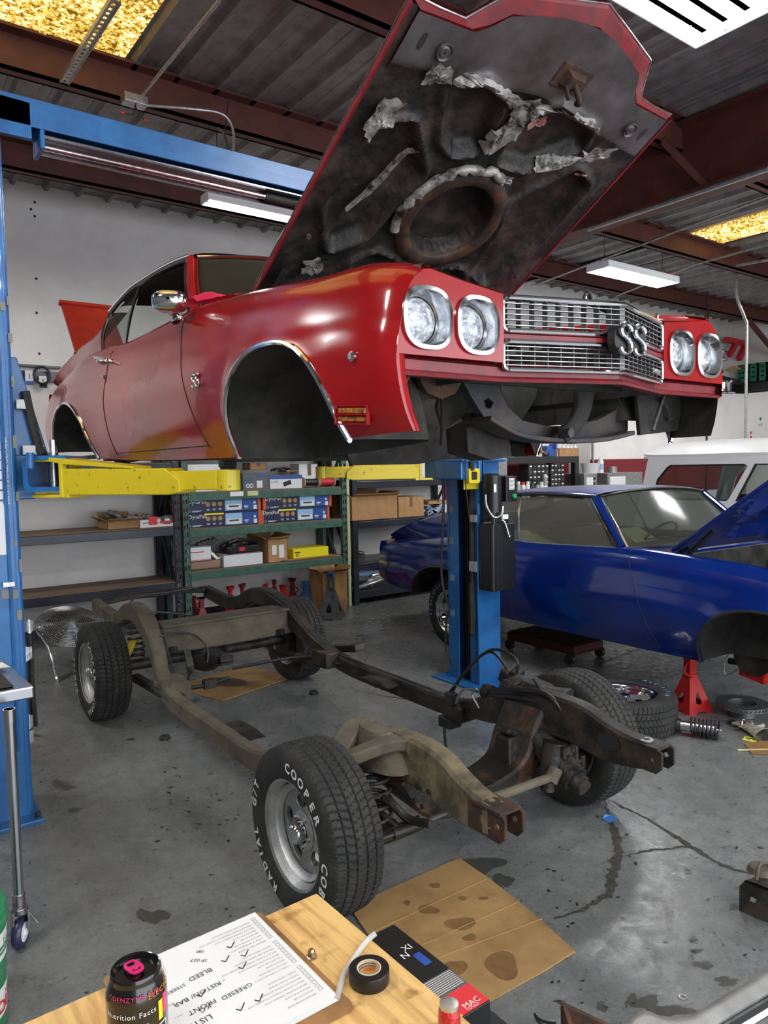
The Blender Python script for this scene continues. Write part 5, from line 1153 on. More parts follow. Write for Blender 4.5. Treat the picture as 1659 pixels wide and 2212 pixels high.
# right post (C channel opening towards the car)
b = MB(); x0, x1, ya, yb = 1.70, 1.93, 1.66, 2.01
b.b2((x0, ya, 0), (x1, ya+.012, 3.50)); b.b2((x0, yb-.012, 0), (x1, yb, 3.50)); b.b2((x1-.012, ya, 0), (x1, yb, 3.50)); b.b2((x0, ya, 0), (x0+.012, ya+.10, 3.50)); b.b2((x0, yb-.125, 0), (x0+.012, yb, 3.50)); b.b2((x0+.10, ya+.02, 0), (x0+.11, yb-.02, 3.4), 0)
pr_ = b.build('column', 'liftblue', LF, bevel=.006)
b = MB(); b.b2((x0+.06, ya+.10, .05), (x0+.075, yb-.12, 3.3)); b.b2((x0+.02, ya+.13, .05), (x0+.035, ya+.145, 3.3)); b.cyl((x0+.05, ya+.18, .05), (x0+.05, ya+.18, 1.6), .012); b.build('channel_liner', 'matblack', pr_)
b = MB(); b.b2((1.60, 1.56, 0), (2.18, 2.11, .02)); b.build('base_plate', 'liftblue', pr_, bevel=.004)
b = MB(); q0, q1 = px(1018, 1050, 'x', 1.692), px(1022, 1370, 'x', 1.692); b.cyl(q0, q1, .022, n=12); b.bar(px(1020, 1260, 'x', 1.685), px(1022, 1368, 'x', 1.685), .06, .02); b.build('hose_sleeve', 'rubber', pr_)
b = MB()
for y0_, y1_ in ((1112, 1128), (1212, 1236)): a, c = px(1013, y0_, 'x', 1.668), px(1028, y1_, 'x', 1.668); b.b2((1.668, c.y, c.z), (1.69, a.y, a.z))
b.build('silver_tape', 'tapesilver', pr_)
b = MB()
for x_, y_ in ((975, 1168), (977, 1248), (978, 1324), (974, 1100)): a = px(x_, y_, 'x', 1.698); b.box(a, (.003, .05, .05))
split(b, 'tape_residue', mat('torn_tape', (.2, .25, .28), .7), pr_)
b = MB(); b.tube([px(1032, 1095, 'y', 1.645), px(1033, 1300, 'y', 1.645), px(1036, 1460, 'y', 1.645)], .007, 6, 0); b.cyl(px(1033, 1088, 'y', 1.64), px(1033, 1112, 'y', 1.64), .012); b.build('hydraulic_pipe', 'liftblue', pr_, True)
b = MB(); b.tube([px(949, 830, 'x', 1.55), px(955, 1000, 'x', 1.55), px(958, 1100, 'x', 1.55), px(953, 1220, 'x', 1.55), px(960, 1280, 'x', 1.55), px(972, 1312, 'x', 1.6)], .010, 7); b.tube([px(966, 1320, 'x', 1.6), px(962, 1390, 'x', 1.6), px(970, 1420, 'x', 1.62), px(980, 1440, 'x', 1.64)], .009, 7); b.build('air_hose', 'black', pr_, True)
b = MB()
for i, pts in enumerate((((1052, 1272), (1056, 1340), (1052, 1400), (1060, 1420)), ((1058, 1272), (1070, 1360), (1066, 1420), (1050, 1450)), ((1062, 1280), (1074, 1370), (1075, 1420), (1054, 1446)))): b.tube([px(x, y, 'y', 1.80+.02*i) for x, y in pts], .011, 7)
b.build('coiled_hose', 'black', pr_, True)
# crossbar
a, c = px(0, 221, 'y', 1.70), px(670, 385, 'y', 1.70); zc = 3.40
b = MB(); b.b2((-1.80, 1.60, zc+.0), (1.98, 1.612, zc+.13)); b.b2((-1.80, 1.60, zc+.118), (1.98, 1.78, zc+.13)); b.b2((-1.80, 1.768, zc+.0), (1.98, 1.78, zc+.13)); b.b2((-1.80, 1.60, zc-.06), (-1.32, 1.615, zc+.13))
b.build('crossbar', 'liftblue', LF, bevel=.004)
b = MB(); b.b2((-1.28, 1.63, zc-.02), (1.68, 1.76, zc-.014)); b.b2((-1.28, 1.745, zc-.07), (1.68, 1.755, zc-.014)); b.build('crossbar_tray', 'steel', LF)
b = MB(); b.tube([(-1.25, 1.70, zc-.045), (.15, 1.70, zc-.045)], .016, 10, 0); b.build('shutoff_bar', 'chrome2', LF, True)
b = MB(); b.tube([(.0, 1.70, zc-.045), (1.68, 1.70, zc-.045)], .026, 10, 0); b.build('bar_sleeve', 'matblack', LF, True)
for x in (-1.27, 1.66): b = MB(); b.box((x, 1.69, zc-.03), (.02, .17, .12)); b.build('tray_bracket', 'liftblue', LF)
# left carriage, knuckle and yellow arm
b = MB(); b.add([V(-1.47, 1.63, 2.28), V(-1.43, 1.63, 2.28), V(-1.30, 1.63, 1.78), V(-1.47, 1.63, 1.78), V(-1.47, 1.70, 2.28), V(-1.43, 1.70, 2.28), V(-1.30, 1.70, 1.78), V(-1.47, 1.70, 1.78)], [(0, 3, 2, 1), (4, 5, 6, 7), (0, 1, 5, 4), (1, 2, 6, 5), (2, 3, 7, 6), (3, 0, 4, 7)]); b.b2((-1.49, 1.60, 1.58), (-1.38, 1.80, 1.80))
ca = b.build('carriage', 'liftblue', LF, bevel=.006)
b = MB(); b.tube([px(54, 845, 'y', 1.6), px(66, 900, 'y', 1.6), px(82, 960, 'y', 1.6), px(95, 985, 'y', 1.55)], .022, 8); b.build('hydraulic_hose', 'rubber', ca, True)
for x0_, y0_, x1_, y1_ in ((34, 862, 64, 884), (48, 962, 96, 982)):
    a, c = px(x0_, y0_, 'y', 1.59), px(x1_, y1_, 'y', 1.59); b = MB(); b.b2((a.x, 1.585, c.z), (c.x, 1.59, a.z)); b.build('silver_tape', 'tapesilver', ca, bevel=.004)
pv = V(-1.365, 1.44, 1.695)
# hollow square tube pointing to the camera
ux = V(.93, -.37, 0).normalized(); uz = V(0, 0, 1); uy = uz.cross(ux)   # plate normal
ax_ = V(-.55, -.83, 0).normalized(); sx = V(.83, -.55, 0).normalized()
b = MB(); o_ = rrect(-.105, -.085, .105, .085, .03, 5); i_ = rrect(-.082, -.064, .082, .064, .022, 5)
C0 = px(98, 1023, 'y', 1.36); b.plate(o_, [i_], .30, C0, sx, uz); b.build('arm_knuckle', 'liftblue', ca, bevel=.003)
b = MB(); b.cyl(C0-ax_*.10+V(0, 0, -.085), C0-ax_*.10+V(0, 0, .10), .024, n=20); b.build('pivot_pin', 'chrome2', ca, True)
b = MB(); q = C0+V(0, 0, .112)-ax_*.1; b.cyl(q+V(0, 0, -.01), q+V(0, 0, .05), .014, n=6); b.build('pin_nut', 'chrome2', ca)
b = MB(); b.cyl(px(65, 978, 'y', 1.36), px(65, 1012, 'y', 1.36), .018, n=14); b.build('stop_pin', 'liftblue', ca, True)
def arm(P0, P1, wid, label_lr):
    """P0 pivot end, P1 pad centre; both at mid height of the arm"""
    d = (P1-P0); d.z = 0; L_ = d.length; d.normalize(); s_ = V(0, 0, 1).cross(d)
    R_ = Matrix((s_, V(0, 0, 1), d)).transposed()
    def T(l, s, z): return P0+d*l+s_*s+V(0, 0, z)
    b = MB(); h = .065
    def slab(pts, s0, s1):
        n = len(pts); v = [T(l, s0, z) for l, z in pts]+[T(l, s1, z) for l, z in pts]; b.add(v, [tuple(range(n)), tuple(range(2*n-1, n-1, -1))]+[(i, (i+1) % n, n+(i+1) % n, n+i) for i in range(n)])
    slab([(.08, -h), (L_*.72, -h), (L_*.78, -h+.01), (L_*.78, .0), (L_*.70, h-.012), (.08, h-.005)], -wid/2, wid/2)
    a_ = b.build('swing_arm', 'yellow', LF, bevel=.006)
    b = MB(); slab([(L_*.60, -h+.02), (L_*.97, -h+.02), (L_*.97, h-.025), (L_*.60, h-.025)], -wid*.36, wid*.36); b.cyl(T(L_, 0, -h+.015), T(L_, 0, h-.022), wid*.40, n=24); b.build('arm_extension', 'yellow', a_, bevel=.005)
    b = MB(); slab([(-.10, h+.045), (.02, h+.05), (L_*.52, h-.0), (L_*.52, h-.012), (.1, h+.015), (.02, h+.03), (-.10, h+.03)], -wid/2-.004, wid/2+.004); slab([(-.10, -h-.012), (.12, -h-.012), (.12, -h+.004), (-.10, -h+.004)], -wid/2, wid/2); slab([(.07, -h-.01), (.09, -h-.01), (.09, h+.04), (.07, h+.04)], -wid/2-.004, wid/2+.004)
    b.build('gusset', 'yellow', a_, bevel=.003)
    b = MB(); b.cyl(T(L_, 0, h-.025), T(L_, 0, h+.045), .033, n=20)
    for k in range(5): b.lathe([(.033, 0), (.037, .003), (.033, .006)], T(L_, 0, h-.015+.011*k), (0, 0, 1), 20)
    b.build('pad_screw', 'matblack', a_, True, angle=50)
    b = MB(); b.box(T(L_, 0, h+.052), (.13, .13, .014), R_); b.box(T(L_, 0, h+.068), (.12, .12, .02), R_, taper=.85); b.build('lift_pad', 'rubber', a_, bevel=.004)
    b = MB(); b.lathe([(.014, 0), (.014, .006), (.006, .008), (0, .008)], T(L_*.75, -wid*.36*label_lr, -.02), s_*-label_lr, 14); b.build('arm_bolt', 'chrome2', a_, True)
    return a_
arm(px(126, 1040, 'y', 1.40), V(-.80, .60, 1.675), .13, 1)
arm(V(-1.36, 1.90, 1.675), V(-.78, 2.15, 1.69), .13, 1)
# right side carriage and arms
b = MB(); b.b2((1.50, 1.62, 1.60), (1.74, 2.04, 1.74)); b.b2((1.66, 1.60, 1.58), (1.72, 1.66, 1.78)); b.b2((1.50, 1.60, 1.73), (1.95, 2.05, 1.752)); b.build('carriage', 'liftblue', LF, bevel=.012)
arm(V(1.52, 2.00, 1.675), V(.80, 2.42, 1.69), .12, -1)
b = MB(); q = px(1025, 1028, 'y', 1.60); o_ = rrect(-.055, -.055, .055, .055, .015, 4); i_ = rrect(-.03, -.03, .03, .03, .01, 4); b.plate(o_, [i_], .05, q, (1, 0, 0), (0, 0, 1)); b.b2((q.x-.06, 1.65, q.z-.10), (q.x+.09, 1.66, q.z+.12)); b.b2((q.x+.075, 1.60, q.z-.03), (q.x+.09, 1.66, q.z+.12)); b.build('safety_lock', 'yellow', LF, bevel=.004)
b = MB(); b.box(q+V(0, .02, 0), (.06, .02, .06)); b.cyl(q+V(-.02, .01, .04), q+V(-.02, .01, .16), .022); b.tube([q+V(-.09, 0, .15), q+V(-.09, 0, -.02), q+V(-.085, .0, -.12), q+V(-.05, 0, -.35)], .005, 6); b.build('lock_release', 'matblack', LF)
# power unit on the right post
pu = V(1.905, 1.60, 0)
def Z(y): return px(1075, y, 'y', 1.56).z
b = MB(); cx = px(1070, 1100, 'y', 1.56).x
tk0, tk1 = px(1043, 1130, 'y', 1.56), px(1110, 1272, 'y', 1.56)
b.plate(rrect(-.09, -.075, .16, .075, .02, 3), [], tk0.z-tk1.z-.03, (cx-.02, 1.56, tk0.z-.01), (1, 0, 0), (0, 1, 0)); tank = b.build('oil_tank', 'plastic', LF, bevel=.008)
b = MB(); b.plate(rrect(-.06, -.055, .12, .055, .02, 3), [], .05, (cx-.02, 1.56, tk0.z+.035), (1, 0, 0), (0, 1, 0))
for dx in (-.055, -.02): b.b2((cx+dx, 1.482, tk1.z+.02), (cx+dx+.004, 1.486, tk0.z-.03))
b.build('tank_shoulder', 'plastic', tank, bevel=.01)
b = MB(); m0 = V(cx-.03, 1.56, Z(1105)); b.cyl(m0, m0+V(0, 0, .27), .072, n=28); b.cyl(m0+V(0, 0, .27), m0+V(0, 0, .29), .066, .05, 28); b.cyl(m0+V(0, 0, -.05), m0, .05, n=20); b.box(m0+V(.02, 0, -.045), (.14, .10, .05))
mo = b.build('motor', 'plastic', LF, True, angle=35)
b = MB(); b.box(m0+V(.13, -.02, .17), (.115, .11, .19)); sb_ = b.build('switch_box', 'plastic', mo, bevel=.006)
b = MB(); b.b2((m0.x+.10, 1.482, m0.z+.165), (m0.x+.155, 1.4845, m0.z+.25)); b.build('white_label', 'sign', sb_)
b = MB()
for k in range(7): b.b2((m0.x+.105, 1.480, m0.z+.173+.010*k), (m0.x+.150-.006*(k % 3), 1.4820, m0.z+.176+.010*k))
b.build('label_print', 'ink', sb_)
b = MB(); g = V(m0.x+.145, 1.484, m0.z+.115); b.cyl(g, g+V(0, -.018, 0), .018, n=18); b.cyl(g+V(0, -.018, 0), g+V(0, -.022, 0), .016, .012, 18); b.build('green_button', mat('green_button', (.02, .35, .1), .35), sb_, True)
b = MB(); b.b2((m0.x-.055, 1.487, m0.z+.15), (m0.x-.03, 1.492, m0.z+.21)); b.b2((m0.x+.035, 1.49, m0.z-.055), (m0.x+.095, 1.505, m0.z-.02)); b.build('rating_plate', 'sign', mo)
b = MB(); b.tube([q_ for q_ in (m0+V(-.09, -.02, .13), m0+V(-.11, -.05, .05), m0+V(-.07, -.08, -.03), m0+V(0, -.09, -.02), m0+V(.04, -.07, .04))], .009, 8); b.build('flex_lead', 'galv', mo, True)
b = MB(); b.tube([m0+V(.0, -.05, -.07), m0+V(.03, -.09, -.07), m0+V(.06, -.11, -.18)], .007, 8); b.lathe([(0, -.014), (.013, -.006), (.013, .006), (0, .014)], m0+V(.06, -.11, -.18), (0, 0, 1), 14); b.build('lowering_lever', 'chrome2', mo, True)
b = MB(); b.cyl(m0+V(-.13, -.03, -.075), m0+V(0, -.03, -.075), .010); b.build('pump_fitting', 'castiron', mo, True)

# ------------------------------------------------------------------ shelving along the back wall
YS = 5.10; YB = 5.70
def rack(name, label, x0, x1, levels, m, wood, slots=True, post=.075, ztop=2.0, beamh=.085, bm=None, ys=YS, yb=YB, group=None):
    t = thing(name, label, 'shelving unit', ((x0+x1)/2, (ys+yb)/2, 0), 0, group)
    for x in (x0, x1-post):
        for k, y in enumerate((ys, yb-.03)):
            b = MB()
            if slots and k == 0:
                ho = []; z = .12
                while z < ztop-.1:
                    ho.append([(.012, z), (.026, z-.006), (.030, z+.04), (.016, z+.045)]); ho.append([(post-.030, z), (post-.014, z+.006), (post-.018, z+.05), (post-.034, z+.045)]); z += .088
                b.plate([(0, 0), (post, 0), (post, ztop), (0, ztop)], ho, .004, (x, y, 0), (1, 0, 0), (0, 0, 1)); b.b2((x, y, 0), (x+.004, y+.05, ztop)); b.b2((x+post-.004, y, 0), (x+post, y+.05, ztop))
            else: b.b2((x, y, 0), (x+post, y+.004, ztop)); b.b2((x, y, 0), (x+.004, y+.05, ztop)); b.b2((x+post-.004, y, 0), (x+post, y+.05, ztop))
            b.build('upright', m, t)
        b = MB(); b.bar((x+post/2, ys+.05, .3), (x+post/2, yb-.05, 1.2), .03, .02); b.bar((x+post/2, ys+.05, 1.9 if ztop > 1.9 else ztop), (x+post/2, yb-.05, 1.2), .03, .02); b.build('side_brace', m, t)
    for z in levels:
        b = MB(); b.b2((x0+post, ys, z-beamh), (x1-post, ys+.03, z)); b.b2((x0+post, yb-.03, z-beamh), (x1-post, yb, z)); be = b.build('shelf_beam', bm or m, t, bevel=.004)
        b = MB(); b.b2((x0+.01, ys+.012, z), (x1-.01, yb, z+.014)); b.build('shelf_board', wood, t)
    return t
zA, zB = px(210, 1150, 'y', YS).z, px(210, 1278, 'y', YS).z
rack('steel_shelving', 'dark steel shelving with bare wooden shelves beside the left lift post', -1.55, .70, (zB-.0, zA, 1.78), 'navy', 'shelfwood', ztop=2.05)
g1, g2, g3 = px(560, 1062, 'y', YS).z, px(560, 1135, 'y', YS).z, px(560, 1222, 'y', YS).z
rack('pallet_rack', 'green slotted pallet rack in the middle of the back wall', .72, 2.80, (g3, g2, g1+.01, 1.95), 'green', 'shelfwood', ztop=2.1)
k1, k2 = px(850, 1122, 'y', YS).z, px(800, 1215, 'y', YS).z
rack('steel_shelving', 'black steel shelving to the right of the green rack', 2.88, 4.75, (.16, k2, k1, px(840, 1038, 'y', YS).z), 'navy', 'navy', slots=False, ztop=2.0)
b = MB(); b.b2((2.81, 5.12, 0), (2.85, 5.16, 2.1)); tag(b.build('timber_post', 'cream'), 'pale upright timber strip between the green rack and the black shelving', 'post')

def pbox(x0, x1, yt, z0, depth, Y=YS+.02, rot=0):
    """box whose front face spans photo columns x0..x1 at plane Y, top at photo row yt, resting at height z0"""
    a, c = px(x0, yt, 'y', Y), px(x1, yt, 'y', Y); return V(a.x, Y, z0), V(c.x, Y+depth, a.z)
def carton(name, label, a, c, m='carton', open_=False, rot=0, group=None, cat='box', tape=True):
    ct = V((a.x+c.x)/2, (a.y+c.y)/2, a.z); t = thing(name, label, cat, ct, rot, group)
    OFF[t.name] = ct
    hx, hy, h = (c.x-a.x)/2, (c.y-a.y)/2, c.z-a.z
    b = MB(); w = .004
    x0, x1, y0, y1, z0, z1 = a.x, c.x, a.y, c.y, a.z, c.z
    b.b2((x0, y0, z0), (x1, y1, z0+w)); b.b2((x0, y0, z0), (x1, y0+w, z1)); b.b2((x0, y1-w, z0), (x1, y1, z1)); b.b2((x0, y0, z0), (x0+w, y1, z1)); b.b2((x1-w, y0, z0), (x1, y1, z1))
    if not open_: b.b2((x0, y0, z1-w), (x1, y1, z1))
    b.build('carton_body', m, t)
    if open_:
        for (p, q, d) in ((V(x0, y0, z1), V(x1, y0, z1), V(0, -.07, .03)), (V(x0, y0, z1), V(x0, y1, z1), V(-.07, 0, .04)), (V(x1, y0, z1), V(x1, y1, z1), V(.06, 0, .05)), (V(x0, y1, z1), V(x1, y1, z1), V(0, .02, .08))):
            b = MB(); b.add([p, q, q+d*.95, p+d, p+V(0, 0, .004), q+V(0, 0, .004), q+d*.95+V(0, 0, .004), p+d+V(0, 0, .004)], [(0, 1, 2, 3), (4, 5, 6, 7), (0, 1, 5, 4), (1, 2, 6, 5), (2, 3, 7, 6), (3, 0, 4, 7)]); b.build('flap', m, t)
    elif tape: b = MB(); b.b2(((x0+x1)/2-.025, y0-.0015, z0+h*.5), ((x0+x1)/2+.025, y1, z1+.0015)); b.build('packing_tape', 'cream' if 0 else 'shelfwood', t)
    return t
# DynaPad boxes
for i, (xa, xb, yt, yb_, lab, m2) in enumerate(((397, 563, 1074, 1110, 'upper left navy and orange sound-deadener box on the green rack', 0), (398, 564, 1110, 1146, 'lower left navy and orange sound-deadener box, standing on the shelf', 1), (568, 716, 1066, 1100, 'upper right navy and orange sound-deadener box on the green rack', 0), (563, 712, 1097, 1135, 'lower right navy and orange sound-deadener box, standing on the shelf', 1))):
    Y = YS+.035; a = px(xa, (yt+yb_)/2, 'y', Y); c = px(xb, (yt+yb_)/2, 'y', Y)
    H_ = .155; z0 = g2+.014+(H_+.002 if i % 2 == 0 else 0); x0, x1 = a.x, c.x; z1 = z0+H_; w = x1-x0
    t = thing('product_box', lab, 'box', ((x0+x1)/2, Y+.2, z0), 0, None)
    b = MB(); b.b2((x0, Y, z0), (x1, Y+.42, z1)); b.build('box_body', 'boxnavy', t, bevel=.002)
    def q_(b, u0, v0, u1, v1, d=.002): b.b2((x0+w*u0, Y-d, z0+H_*v0), (x0+w*u1, Y+.001, z0+H_*v1))
    b = MB(); q_(b, 0, 0, .04, 1, .0012); q_(b, .965, 0, 1, 1, .0012); b.b2((x0-.001, Y, z0+.001), (x0, Y+.4, z1-.001)); split(b, 'orange_panel', 'boxorange', t)
    b = MB(); q_(b, .52, .10, .745, .9); b.build('pale_panel', 'boxsky', t)
    b = MB(); q_(b, .54, .14, .73, .5, .003); q_(b, .90, .1, .945, .4, .003); q_(b, .90, .5, .93, .66); b.build('white_panel', 'boxwhite', t)
    b = MB(); q_(b, .57, .32, .70, .44, .004)
    b.build('grey_pad_picture', 'castiron', t)
    b = MB(); q_(b, .76, .08, .95, .9, .0015); b.build('blue_panel', 'boxblue', t)
    if m2: b = MB(); q_(b, .25, .86, .50, .97); b.build('yellow_stripe', 'boxyellow', t)
    b = MB()
    for k in range(3):
        c_ = V(x0+w*(.30+.077*k), Y-.002, z0+H_*.6); b.plate([(.026*math.cos(2*PI*j/16), .026*math.sin(2*PI*j/16)) for j in range(16)], [], .0015, c_, (1, 0, 0), (0, 0, 1))
    split(b, 'picture_circle', 'carton', t)
    b = MB()
    for k in range(3): q_(b, .28+.077*k, .24, .32+.077*k, .27); q_(b, .285+.077*k, .17, .315+.077*k, .20)
    q_(b, .77, .30, .83, .38); q_(b, .78, .2, .82, .24); q_(b, .10, .16, .22, .19); q_(b, .10, .10, .19, .13)
    b.text('DynaPad', .058, V(x0+w*(.05 if i < 2 else .03), Y-.001, z0+H_*.66), (1, 0, 0), (0, 0, 1)); b.text('12', .03, V(x0+w*.045, Y-.001, z0+H_*.1), (1, 0, 0), (0, 0, 1)); b.build('lettering', 'letter', t)
# upper shelf of the green rack
t_ = g1+.024
a, c = pbox(524, 579, 1022, t_, .3); t = thing('product_box', 'dark grey boxed car part with blue lettering on the top visible shelf', 'box', ((a.x+c.x)/2, 5.2, t_)); b = MB(); b.b2(a, c); b.build('box_body', 'boxgrey', t, bevel=.002)
b = MB(); b.b2((a.x+.17, a.y-.002, a.z+.02), (a.x+.24, a.y, a.z+.1)); b.plate(superell(.024, .024, 2, 16, .06, .045), [superell(.014, .014, 2, 12, .06, .045)], .001, (a.x, a.y-.0015, a.z), (1, 0, 0), (0, 0, 1)); b.plate(superell(.024, .024, 2, 16, .105, .045), [superell(.014, .014, 2, 12, .105, .045)], .001, (a.x, a.y-.0015, a.z), (1, 0, 0), (0, 0, 1)); b.build('white_print', 'boxwhite', t)
b = MB(); b.b2((a.x+.17, a.y-.002, c.z-.05), (a.x+.27, a.y, c.z-.025)); b.b2((a.x+.01, a.y-.002, c.z-.09), (a.x+.12, a.y, c.z-.065)); b.build('blue_print', 'boxblue', t)
a, c = pbox(583, 652, 1027, t_, .3); t = thing('product_box', 'white and blue boxed amplifier on the top visible shelf', 'box', ((a.x+c.x)/2, 5.2, t_)); b = MB(); b.b2(a, c); b.build('box_body', 'boxwhite', t, bevel=.002)
b = MB(); b.b2((a.x, a.y-.002, c.z-.045), (c.x, a.y, c.z)); b.build('blue_band', 'boxblue', t); b = MB(); b.text('X-A70F', .03, V(a.x+.01, a.y-.001, c.z-.085), (1, 0, 0), (0, 0, 1)); b.bar(V(a.x+.17, a.y-.001, a.z+.045), V(a.x+.27, a.y-.001, a.z+.075), .004, .05); b.build('black_print', 'ink', t)
a, c = pbox(392, 482, 1004, t_, .35); t = thing('product_box', 'pale blue boxed headphones behind the yellow lift arm', 'box', ((a.x+c.x)/2, 5.2, t_)); b = MB(); b.b2(a, c); b.build('box_body', 'boxwhite', t, bevel=.002)
b = MB(); b.plate(superell(.025, .022, 2, 14, .05, .2), [], .001, (a.x, a.y-.002, a.z), (1, 0, 0), (0, 0, 1)); b.plate(superell(.03, .025, 2, 14, .1, .19), [], .001, (a.x, a.y-.002, a.z), (1, 0, 0), (0, 0, 1)); b.b2((a.x+.2, a.y-.002, a.z+.18), (a.x+.3, a.y, a.z+.2)); b.build('black_print', 'ink', t)
for xa, xb, yt, zz, m, lab in ((540, 575, 1000, t_+.22, 'carton', 'small brown carton on top of the grey box on the green rack'), (618, 646, 1016, t_+.19, 'carton', 'small brown carton on the white amplifier box'), (645, 690, 1002, t_, 'boxwhite', 'plain white box behind the wire spools')):
    a, c = pbox(xa, xb, yt, zz, .2, YS+.14); carton('carton_box', lab, a, c, m)
for i, (xa, xb, m, lab) in enumerate(((655, 684, 'black', 'spool of black wire on the green rack'), (688, 718, 'signred', 'spool of red wire on the green rack'))):
    A_, B_ = px(xa, 1040, 'y', YS+.06), px(xb, 1038, 'y', YS+.06); A_.z = B_.z = t_+.062
    t = thing('wire_spool', lab, 'wire spool', (A_+B_)/2-V(0, 0, .062)); b = MB(); b.cyl(A_-V(.008, 0, 0), A_, .062, n=28); b.cyl(B_, B_+V(.008, 0, 0), .062, n=28); b.cyl(A_, B_, .02); b.build('flange', 'cream' if 0 else mat('tan_flange', (.5, .42, .25), .6), t, True, angle=35)
    b = MB(); k = 9; b.lathe([(.040+.003*(j % 2), (B_-A_).length*j/16) for j in range(17)], A_, (1, 0, 0), 24); b.build('wire_winding', m, t, True)
b = MB(); R = random.Random(9); 
for k in range(3): o = px(590+14*k, 1015, 'y', YS+.2); b.tube([o+V(R.uniform(-.05, .05), R.uniform(-.03, .03), R.uniform(-.02, .03)) for _ in range(7)], .009, 6)
tag(b.build('cable_bundle', 'black', None, True), 'tangle of black cables lying on the boxed parts on the green rack', 'cable')
for xa, xb, lab in ((497, 526, 'white paper label stuck on the upper green beam'), (535, 558, 'cream paper label stuck on the upper green beam')):
    a, c = px(xa, 1066, 'y', YS-.003), px(xb, 1078, 'y', YS-.003); b = MB(); b.b2((a.x, YS-.004, g1+.01-.05), (c.x, YS-.001, g1+.01)); b.build('paper_label', 'paper' if xa < 500 else 'cream'); tag(bpy.context.scene.objects[-1] if 0 else [o for o in bpy.data.objects if o.name.startswith('paper_label')][-1], lab, 'label')
# lower shelf of the green rack
t3 = g3+.014
a, c = pbox(401, 456, 1184, t3+.10, .3); t = carton('mailing_box', 'white and red mailing box stacked on the wrapped parcel', a, c, 'boxwhite', tape=False); b = MB(); b.b2((a.x+.04, a.y-.003, c.z-.06), (a.x+.2, a.y-.001, c.z-.05)); b.b2((a.x, a.y-.003, a.z+.01), (c.x, a.y-.001, a.z+.016)); b.build('red_print', 'signred', t)
a, c = pbox(403, 478, 1215, t3, .25); b = MB(); b.b2(a, c); tag(b.build('wrapped_parcel', mat('brown_wrapped', (.22, .12, .06), .3, coat=.5, bump=.5), None, bevel=.02), 'brown plastic-wrapped parcel at the left end of the lower green shelf', 'parcel')
b = MB(); p_ = px(448, 1186, 'y', YS+.05); q_2 = px(470, 1208, 'y', YS+.03); b.bar(p_, q_2, .03, .02); b.cyl(q_2, q_2+V(.03, 0, .02), .014); b.cyl(p_, p_+V(-.02, 0, .02), .015); tag(b.build('bagged_fitting', 'alu', None, bevel=.004), 'bagged silver fitting leaning on the white mailing box', 'car part')
b = MB(); 
for k in range(5): o = px(432+7*k, 1176-2*k, 'y', YS+.12); b.box(o, (.07, .06, .05), Matrix.Rotation(.6*k, 3, 'Y'))
tag(b.build('bracket_pile', 'castiron', None, bevel=.01), 'dark metal bracket parts heaped behind the mailing box', 'car part')
a, c = pbox(482, 568, 1200, t3, .3); carton('white_carton', 'low white box under the black circular saw on the lower green shelf', a, c, 'boxwhite', tape=False)
cc = (a+c)/2; b = MB(); z = c.z
b.box((cc.x+.02, cc.y-.02, z+.05), (.40, .22, .07)); b.cyl((cc.x-.12, cc.y-.14, z+.05), (cc.x-.12, cc.y-.10, z+.05), .045, n=20); b.cyl((cc.x-.05, cc.y, z+.08), (cc.x-.05, cc.y, z+.12), .11, n=20); b.tube([V(cc.x-.2, cc.y, z+.08), V(cc.x, cc.y-.05, z+.15), V(cc.x+.24, cc.y, z+.09)], .02, 8); sw = b.build('sander_body', 'plastic', None, True, bevel=.01)
t = thing('power_tool', 'black power tool resting on the low white box', 'power tool', (cc.x, cc.y, z)); sw.parent = t; sw.matrix_parent_inverse = Matrix.Translation(V(-cc.x, -cc.y, -z)); 
b = MB(); b.cyl((cc.x-.12, cc.y-.145, z+.05), (cc.x-.12, cc.y-.14, z+.05), .022, n=16); b.build('chrome_knob', 'chrome', t, True); b = MB(); b.b2((cc.x-.04, cc.y-.135, z+.03), (cc.x+.03, cc.y-.132, z+.07)); b.build('red_badge', 'signred', t)
a, c = pbox(578, 621, 1167, t3, .4); t = carton('shipping_carton', 'open brown shipping carton with a white label on the lower green shelf', a, c, 'carton', True); b = MB(); b.b2((a.x+.05, a.y-.003, a.z+.09), (a.x+.11, a.y-.001, a.z+.2)); b.b2((a.x+.14, a.y-.003, a.z+.05), (a.x+.21, a.y-.001, a.z+.2)); b.build('white_label', 'boxwhite', t)
b = MB(); a, c = pbox(605, 735, 1200, t3, .4); b.b2((a.x, a.y, t3), (c.x, c.y, t3+.012)); b.b2((a.x+.05, a.y-.02, t3+.012), (c.x-.06, c.y-.1, t3+.02)); tag(b.build('flat_cardboard', 'carton'), 'flattened cardboard sheets lying under the yellow box', 'cardboard')
a, c = pbox(633, 709, 1166, t3+.022, .3, YS+.03); c.z = a.z+.11; t = thing('product_box', 'bright yellow parts box at the right of the lower green shelf', 'box', ((a.x+c.x)/2, 5.2, a.z)); b = MB(); b.b2(a, c); b.build('box_body', 'boxyellow', t, bevel=.002); b = MB(); b.b2((a.x+.02, a.y-.002, a.z+.06), (a.x+.09, a.y, a.z+.075)); b.plate(superell(.018, .018, 2, 12, .05, .035), [superell(.01, .01, 2, 12, .05, .035)], .001, (a.x, a.y-.002, a.z), (1, 0, 0), (0, 0, 1)); b.build('black_print', 'ink', t)
